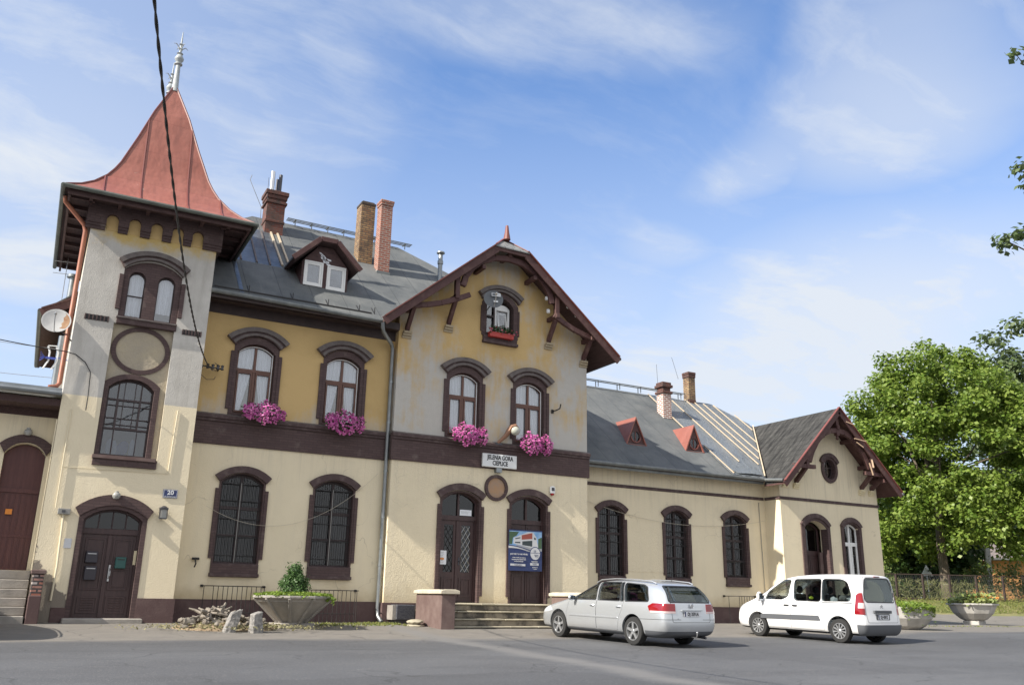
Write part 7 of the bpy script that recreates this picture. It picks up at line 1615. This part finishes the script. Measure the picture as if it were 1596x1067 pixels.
# ------------------------------------------------------------------ fence, signs, hut, trees
FA, FB = Vector((40.5, 37.1, 0)), Vector((56.5, 28.0, 0)); FD = (FB - FA).normalized()
def fence():
    t = thing('wire_fence', (46, 34, 1.05), 'low wire mesh fence with rusty brown posts on the grass bank', 'fence'); L = (FB - FA).length; n = int(L / 1.45)
    P = [FA + FD * (L * i / n) for i in range(n + 1)]
    for p in P:
        z = gz(p.x, p.y); m = MB(); m.box(p.x - .05, p.x + .05, p.y - .05, p.y + .05, z - .2, z + 1.48); m.build('post', 'fence_post', t)
    for zz in (1.47, .12):
        m = MB()
        for a, b in zip(P, P[1:]): m.bar((a.x, a.y, gz(a.x, a.y) + zz), (b.x, b.y, gz(b.x, b.y) + zz), .04, .05)
        m.build('rail', 'fence_post', t)
    m = MB(); k = int(L / .11)
    for i in range(k):
        for s in (0, 1):
            u0 = i * .11; u1 = u0 + (.66 if s else -.66)
            if not 0 <= u1 <= L: continue
            a = FA + FD * u0; b = FA + FD * u1
            za, zb = gz(a.x, a.y) + .12, gz(b.x, b.y) + 1.46; m.tube([(a.x, a.y, za), (b.x, b.y, zb)], .0035, 3, cap=False)
    m.build('wire_mesh', 'dark_steel', t)
    m = MB(); m.bar((FA.x, FA.y - .06, gz(FA.x, FA.y) + .05), (FB.x, FB.y - .06, gz(FB.x, FB.y) + .05), .12, .22); m.build('kerb_board', 'fence_post', t)
fence()
def tri_sign(c, zs, zt, label):
    x, y = c; zg = gz(x, y); t = thing('warning_sign', (x, y, zg), label, 'road sign', 'triangular signs behind the fence'); n = Vector((-.76, -.65, 0)); s = Vector((.82, -.57, 0)).normalized()
    m = MB(); m.tube([(x, y, zg - .3), (x, y, zt)], .035, 8); m.build('pole', 'sign_back', t)
    m = MB(); vs = []
    for o in (0, .03):
        for a, zz in ((-.42, zs), (.42, zs), (0, zt + .02)): p = Vector((x, y, zz)) + s * a - n * (-.05 + o); vs.append(p)
    m.add(vs, [(0, 1, 2), (5, 4, 3), (0, 3, 4, 1), (1, 4, 5, 2), (2, 5, 3, 0)]); m.build('plate', 'sign_plate', t)
tri_sign((54.6, 40.2), 2.72, 3.46, 'upper nearer white triangular sign back behind the fence'); tri_sign((57.6, 42.4), 2.18, 2.94, 'lower white triangular sign back just behind the other one')
m = MB(); m.bar((56.5, 37.0, .8), (56.15, 36.6, 4.5), .28, .28); m.bar((56.6, 37.12, .8), (56.26, 36.75, 4.4), .06, .3); solo('concrete_post', m, 'post_white', (56.5, 37, .8), 'leaning white concrete post behind the fence between maple and orange hut', 'post')
def hut():
    t = thing('orange_hut', (74.5, 47, 1.1), 'small orange plastered hut with a grey tiled roof behind the fence', 'hut'); a = Matrix.Translation((75.7, 46.6, 0)) @ Matrix.Rotation(R(-28), 4, 'Z')
    def tr(m): m.v = [tuple((a @ Vector(p))[:]) for p in m.v]; return m
    m = MB(); m.box(-3.4, 4, -2, 3, .8, 4.75); tr(m).build('wall', 'orange_wall', t)
    m = MB(); m.add([(-4.3, -2.8, 4.65), (5, -2.8, 4.65), (5, .5, 6.1), (-2.6, .5, 6.1), (5, 3.8, 4.65), (-4.3, 3.8, 4.65), (-4.3, -2.8, 4.5), (5, -2.8, 4.5), (5, 3.8, 4.5), (-4.3, 3.8, 4.5)], [(0, 1, 2, 3), (3, 2, 4, 5), (0, 3, 5), (0, 6, 7, 1), (5, 9, 6, 0), (1, 7, 8, 4, 2), (4, 8, 9, 5), (6, 9, 8, 7)]); r = tr(m).build('roof', 'hut_roof', t)
    m = MB(); m.bar((-4.35, -2.85, 4.62), (5, -2.85, 4.62), .12, .12); tr(m).build('gutter', 'gutter_zinc', t)
    m = MB(); m.box(-1.2, -.2, -2.06, -1.9, 1.6, 3.4); tr(m).build('door', 'dark_wood', t); m = MB(); m.box(.8, 2.0, -2.06, -1.9, 2.2, 3.3); tr(m).build('window', 'window_old', t)
hut()

def tree(name, base, h, trunk_r, clumps, leafm, lsize, per, label, seed, lean=0, limbs=9, group=None, cat='tree', fork=.35, asp=1.25):
    """clumps: list of (centre, radii); leaves fill each clump as a loose shell of small cards"""
    g = np.random.default_rng(seed); t = thing(name, base, label, cat, group); bx = np.array(base)
    m = MB(); top = np.array([base[0] + lean, base[1], base[2] + h * .72]); pts = []; rs = []
    for i in range(9):
        u = i / 8; p = bx + (top - bx) * u + np.array([.18 * math.sin(u * 5 + seed), .15 * math.sin(u * 4 + 1), -.2 if i == 0 else 0]); pts.append(tuple(p)); rs.append(trunk_r * (1.25 if i == 0 else 1) * (1 - .8 * u))
    m.tube(pts, rs, 10)
    idx = g.permutation(len(clumps))[:limbs]
    for k in idx:
        c = np.array(clumps[k][0]); u = g.uniform(fork, .85); i = int(u * 8); s = np.array(pts[i]); q = [tuple(s + (c - s) * w + np.array([0, 0, .5 * math.sin(w * 3)]) + g.normal(0, .08, 3) * (w > 0)) for w in np.linspace(0, 1, 6)]; r0 = rs[i] * .5; m.tube(q, [r0 * (1 - .85 * w) for w in np.linspace(0, 1, 6)], 7)
    m.build('trunk', 'bark', t, smooth=True)
    P = []; Dn = []
    for c, r in clumps:
        n = int(per * (np.mean(r) ** 2)); a, d = blob(c, r, n, g, shell=.35); P.append(a + g.normal(0, .12, a.shape)); Dn.append(d * .7 + np.array([0, 0, .75]) + g.normal(0, .5, d.shape))
    P = np.concatenate(P); Dn = np.concatenate(Dn); link('crown', cards(P, Dn, lsize, asp, seed, 'leaves', leafm), t); return t
def crown(c, R3, n, r, seed, lo=-1.0, squash=.7, inner=.45):
    """leaf clumps spread through an ellipsoid, denser near its surface"""
    g = np.random.default_rng(seed); out = []
    k = 0
    while len(out) < n and k < 20000:
        k += 1; d = g.normal(size=3); d /= np.linalg.norm(d)
        if d[2] < lo: continue
        q = inner + (1 - inner) * g.random() ** .5; bump_ = 1 + .10 * math.sin(3.1 * d[0] + seed) + .08 * math.sin(4.7 * d[1] + 2 * d[2]); p = np.array(c) + d * np.array(R3) * q * bump_; rr = r * g.uniform(.7, 1.25); out.append((tuple(p), (rr, rr, rr * squash)))
    return out
tree('maple_tree', (50.2, 35.5, 1.1), 15.5, .34, crown((51.0, 35.1, 9.7), (6.3, 6.3, 6.8), 430, .95, 3, -.92, .62, .5), 'maple_leaf', .125, 300, 'round bright green maple tree behind the wire fence beyond the station gable', 3, limbs=18, fork=.42)
cs = crown((78.5, 44.5, 15.8), (7.8, 7.8, 9.3), 120, 1.5, 9, -.8, .7)
tree('ash_tree', (77.5, 43.5, 1.1), 26, .5, cs, 'ash_leaf', .24, 75, 'tall grey green tree standing behind the maple crown', 9, limbs=16)
# near tall tree standing just outside the picture: only its branch tips hang in
cs = [((37.9, 17.2, 16.2), (1.6, 1.6, 1.1)), ((33.8, 19.45, 15.35), (.5, .5, .32)), ((34.5, 19.0, 15.7), (.65, .6, .38)), ((35.3, 18.6, 15.5), (.8, .7, .4)), ((36.3, 18.0, 15.6), (1.2, 1.1, .7)), ((34.0, 18.45, 18.25), (.42, .42, .25)), ((34.4, 18.3, 17.55), (.5, .45, .25)), ((35.2, 18.0, 18.3), (.9, .8, .5)), ((36.4, 17.6, 18.4), (1.4, 1.2, .8)), ((34.6, 17.8, 19.3), (.5, .5, .25)), ((35.4, 17.3, 19.7), (.8, .8, .5)), ((37, 16.9, 20.3), (1.5, 1.4, .9)), ((33.2, 17.4, 22.9), (.38, .38, .2)), ((34.0, 17.0, 22.75), (.45, .45, .25)), ((35.2, 16.6, 22.7), (.7, .7, .4)), ((36.5, 16.3, 22.8), (1.3, 1.2, .7)), ((38, 16.5, 23.5), (1.8, 1.6, 1.1)), ((39.5, 16, 19), (2.2, 2, 1.5)), ((39.5, 16, 25), (1.9, 1.8, 1.4))]
tree('ash_tree', (39.6, 16.0, gz(39.6, 16)), 27, .45, cs, 'ash_leaf', .14, 330, 'tall tree whose branch tips hang alone in the open sky', 14, limbs=19, fork=.5)
# dark trees behind the fence
for i, (x, y, h, rx, s) in enumerate(((52.5, 46.0, 10.5, 4.2, 31), (57.0, 49.5, 12.0, 4.8, 32), (63.5, 55.5, 11.0, 4.6, 33), (70.5, 57, 12.5, 5.0, 34), (57.5, 41.5, 7.5, 3.0, 35), (80, 52, 13, 5.5, 36))):
    tree('broadleaf_tree', (x, y, 1.1), h, .22, crown((x, y, 1.1 + h * .52), (rx, rx, h * .5), 62, 1.25, s, -.95, .75, .3), 'dark_leaf', .22, 70, ('dark tree nearest the station gable behind the fence', 'dark tree behind the maple trunk and the signs', 'dark tree behind the leaning white post', 'dark tree between the leaning post and the orange hut', 'low dark tree under the maple crown', 'dark tree behind the roof of the orange hut')[i], s, limbs=8, group='dark trees beyond the fence')
g = np.random.default_rng(91); n = 26000; u = g.uniform(-30, 40, n); w = g.normal(0, 1.6, n); x = 72 + .80 * u + .6 * w; y = 60 - .52 * u + .85 * w; hgt = 9.5 + 1.5 * np.sin(u * .5) + 1.2 * np.sin(u * 1.3); z = 1 + g.uniform(0, 1, n) * hgt
P = np.stack([x, y, z], 1); o = link('woodland', cards(P, np.array([-.5, -.5, .6]) + g.normal(0, .6, P.shape), .42, 1.2, 12, 'leaves', 'dark_leaf')); tag(o, 'dark band of woodland closing the view behind the fence', 'woodland', kind='stuff')
# shrubs and tall weeds behind the fence
def shrub(c, r, h, seed, matn, label, n=900, size=.085):
    g = np.random.default_rng(seed); z = gz(c[0], c[1]); P = []; Dn = []
    for i in range(26):
        a = g.uniform(0, 6.283); q = r * math.sqrt(g.random()); hh = h * g.uniform(.35, 1.0) * (1 - .35 * (q / r) ** 2); p = np.array([c[0] + q * math.cos(a), c[1] + q * math.sin(a), z + hh]); k = n // 26
        b = p + g.normal(0, 1, (k, 3)) * np.array([.22, .22, .26]); b[:, 2] = np.maximum(b[:, 2], z + .02); P.append(b); Dn.append(g.normal(0, .7, (k, 3)) + np.array([0, -.2, .6]))
    P = np.concatenate(P) - np.array([c[0], c[1], z]); o = thing('shrub', (c[0], c[1], z), label, 'shrub', 'shrubs behind the fence'); WORLD[o.name] = Matrix.Identity(4); link('foliage', cards(P, np.concatenate(Dn), size, 1, seed, 'leaf', matn), o)
    m = MB()
    for i in range(7): a = g.uniform(0, 6.283); m.tube([(0, 0, -.1), (.3 * r * math.cos(a), .3 * r * math.sin(a), h * .4), (.6 * r * math.cos(a), .6 * r * math.sin(a), h * .8)], [.03, .02, .008], 5)
    m.build('stem', 'bark', o)
for i, (c, r, h, mt, lb) in enumerate((((46.0, 38.2), 1.5, 2.6, 'shrub_leaf', 'pale feathery bush beside the station corner behind the fence'), ((49.0, 38.8), 1.3, 2.2, 'dark_leaf', 'dark bush between the signs and the maple trunk'), ((53.6, 35.6), 1.6, 2.4, 'shrub_leaf', 'light green bush right of the maple trunk'), ((56.0, 34.8), 1.6, 2.3, 'shrub_leaf', 'light green bush before the leaning post'), ((58.8, 34.0), 1.6, 2.0, 'cover_leaf', 'yellow green bush behind the flower planter'), ((61.8, 33.2), 1.7, 1.8, 'shrub_leaf', 'low bush before the orange hut'), ((43.6, 39.6), 1.4, 2.9, 'shrub_leaf', 'tall bush half hidden by the station corner'))): shrub(c, r, h, 60 + i, mt, lb, 1300)
g = np.random.default_rng(5); n = 5200; u = g.uniform(-2, 19, n); w = np.abs(g.normal(0, 1.3, n)) + .25; x = FA.x + FD.x * u + .49 * w; y = FA.y + FD.y * u + .87 * w; P = np.stack([x, y, [gz(a, b) for a, b in zip(x, y)]], 1); P[:, 2] += g.uniform(.0, 1.15, n) * np.clip(1.25 - u / 26, .45, 1.2)
o = link('tall_grass', cards(P, g.normal(0, 1, P.shape) * np.array([1, 1, .12]), .16, .12, 3, 'blade', 'tall_grass_blade')); tag(o, 'dry straw coloured tall grass growing behind the fence', 'tall grass', kind='stuff')
n = 9000; s = g.uniform(47.9, 51.8, n); w = g.uniform(10, 36, n); x = .476 * s + .88 * w; y = .88 * s - .476 * w; P = np.stack([x, y, [gz(a, b) + .05 for a, b in zip(x, y)]], 1); P[:, 2] += g.uniform(0, .16, n)
o = link('grass', cards(P, g.normal(0, 1, P.shape) * np.array([1, 1, .2]), .11, .25, 4, 'blade', 'grass_blade')); tag(o, 'rough mown grass on the bank in front of the fence', 'grass', kind='stuff')

# ------------------------------------------------------------------ camera
F = 1345.; YAW, PIT, ROLL = R(28.437), R(16.454), R(1.089)
fw = Vector((math.sin(YAW) * math.cos(PIT), math.cos(YAW) * math.cos(PIT), math.sin(PIT))); rt = fw.cross(Vector((0, 0, 1))).normalized(); up = rt.cross(fw)
rt, up = rt * math.cos(ROLL) + up * math.sin(ROLL), -rt * math.sin(ROLL) + up * math.cos(ROLL)
cd = bpy.data.cameras.new('camera'); cam = bpy.data.objects.new('camera', cd); COL.objects.link(cam); SC.camera = cam
cam.matrix_world = Matrix(((rt.x, up.x, -fw.x, 0), (rt.y, up.y, -fw.y, 0), (rt.z, up.z, -fw.z, .77), (0, 0, 0, 1)))
cd.sensor_width = 36; cd.lens = F / 1596 * 36; cd.clip_end = 2000; cd.clip_start = .1
SC.view_settings.view_transform = 'Standard'; SC.view_settings.look = 'None'; SC.view_settings.exposure = EXPO; SC.view_settings.gamma = 1
SC.cycles.max_bounces = 6; SC.cycles.transparent_max_bounces = 10
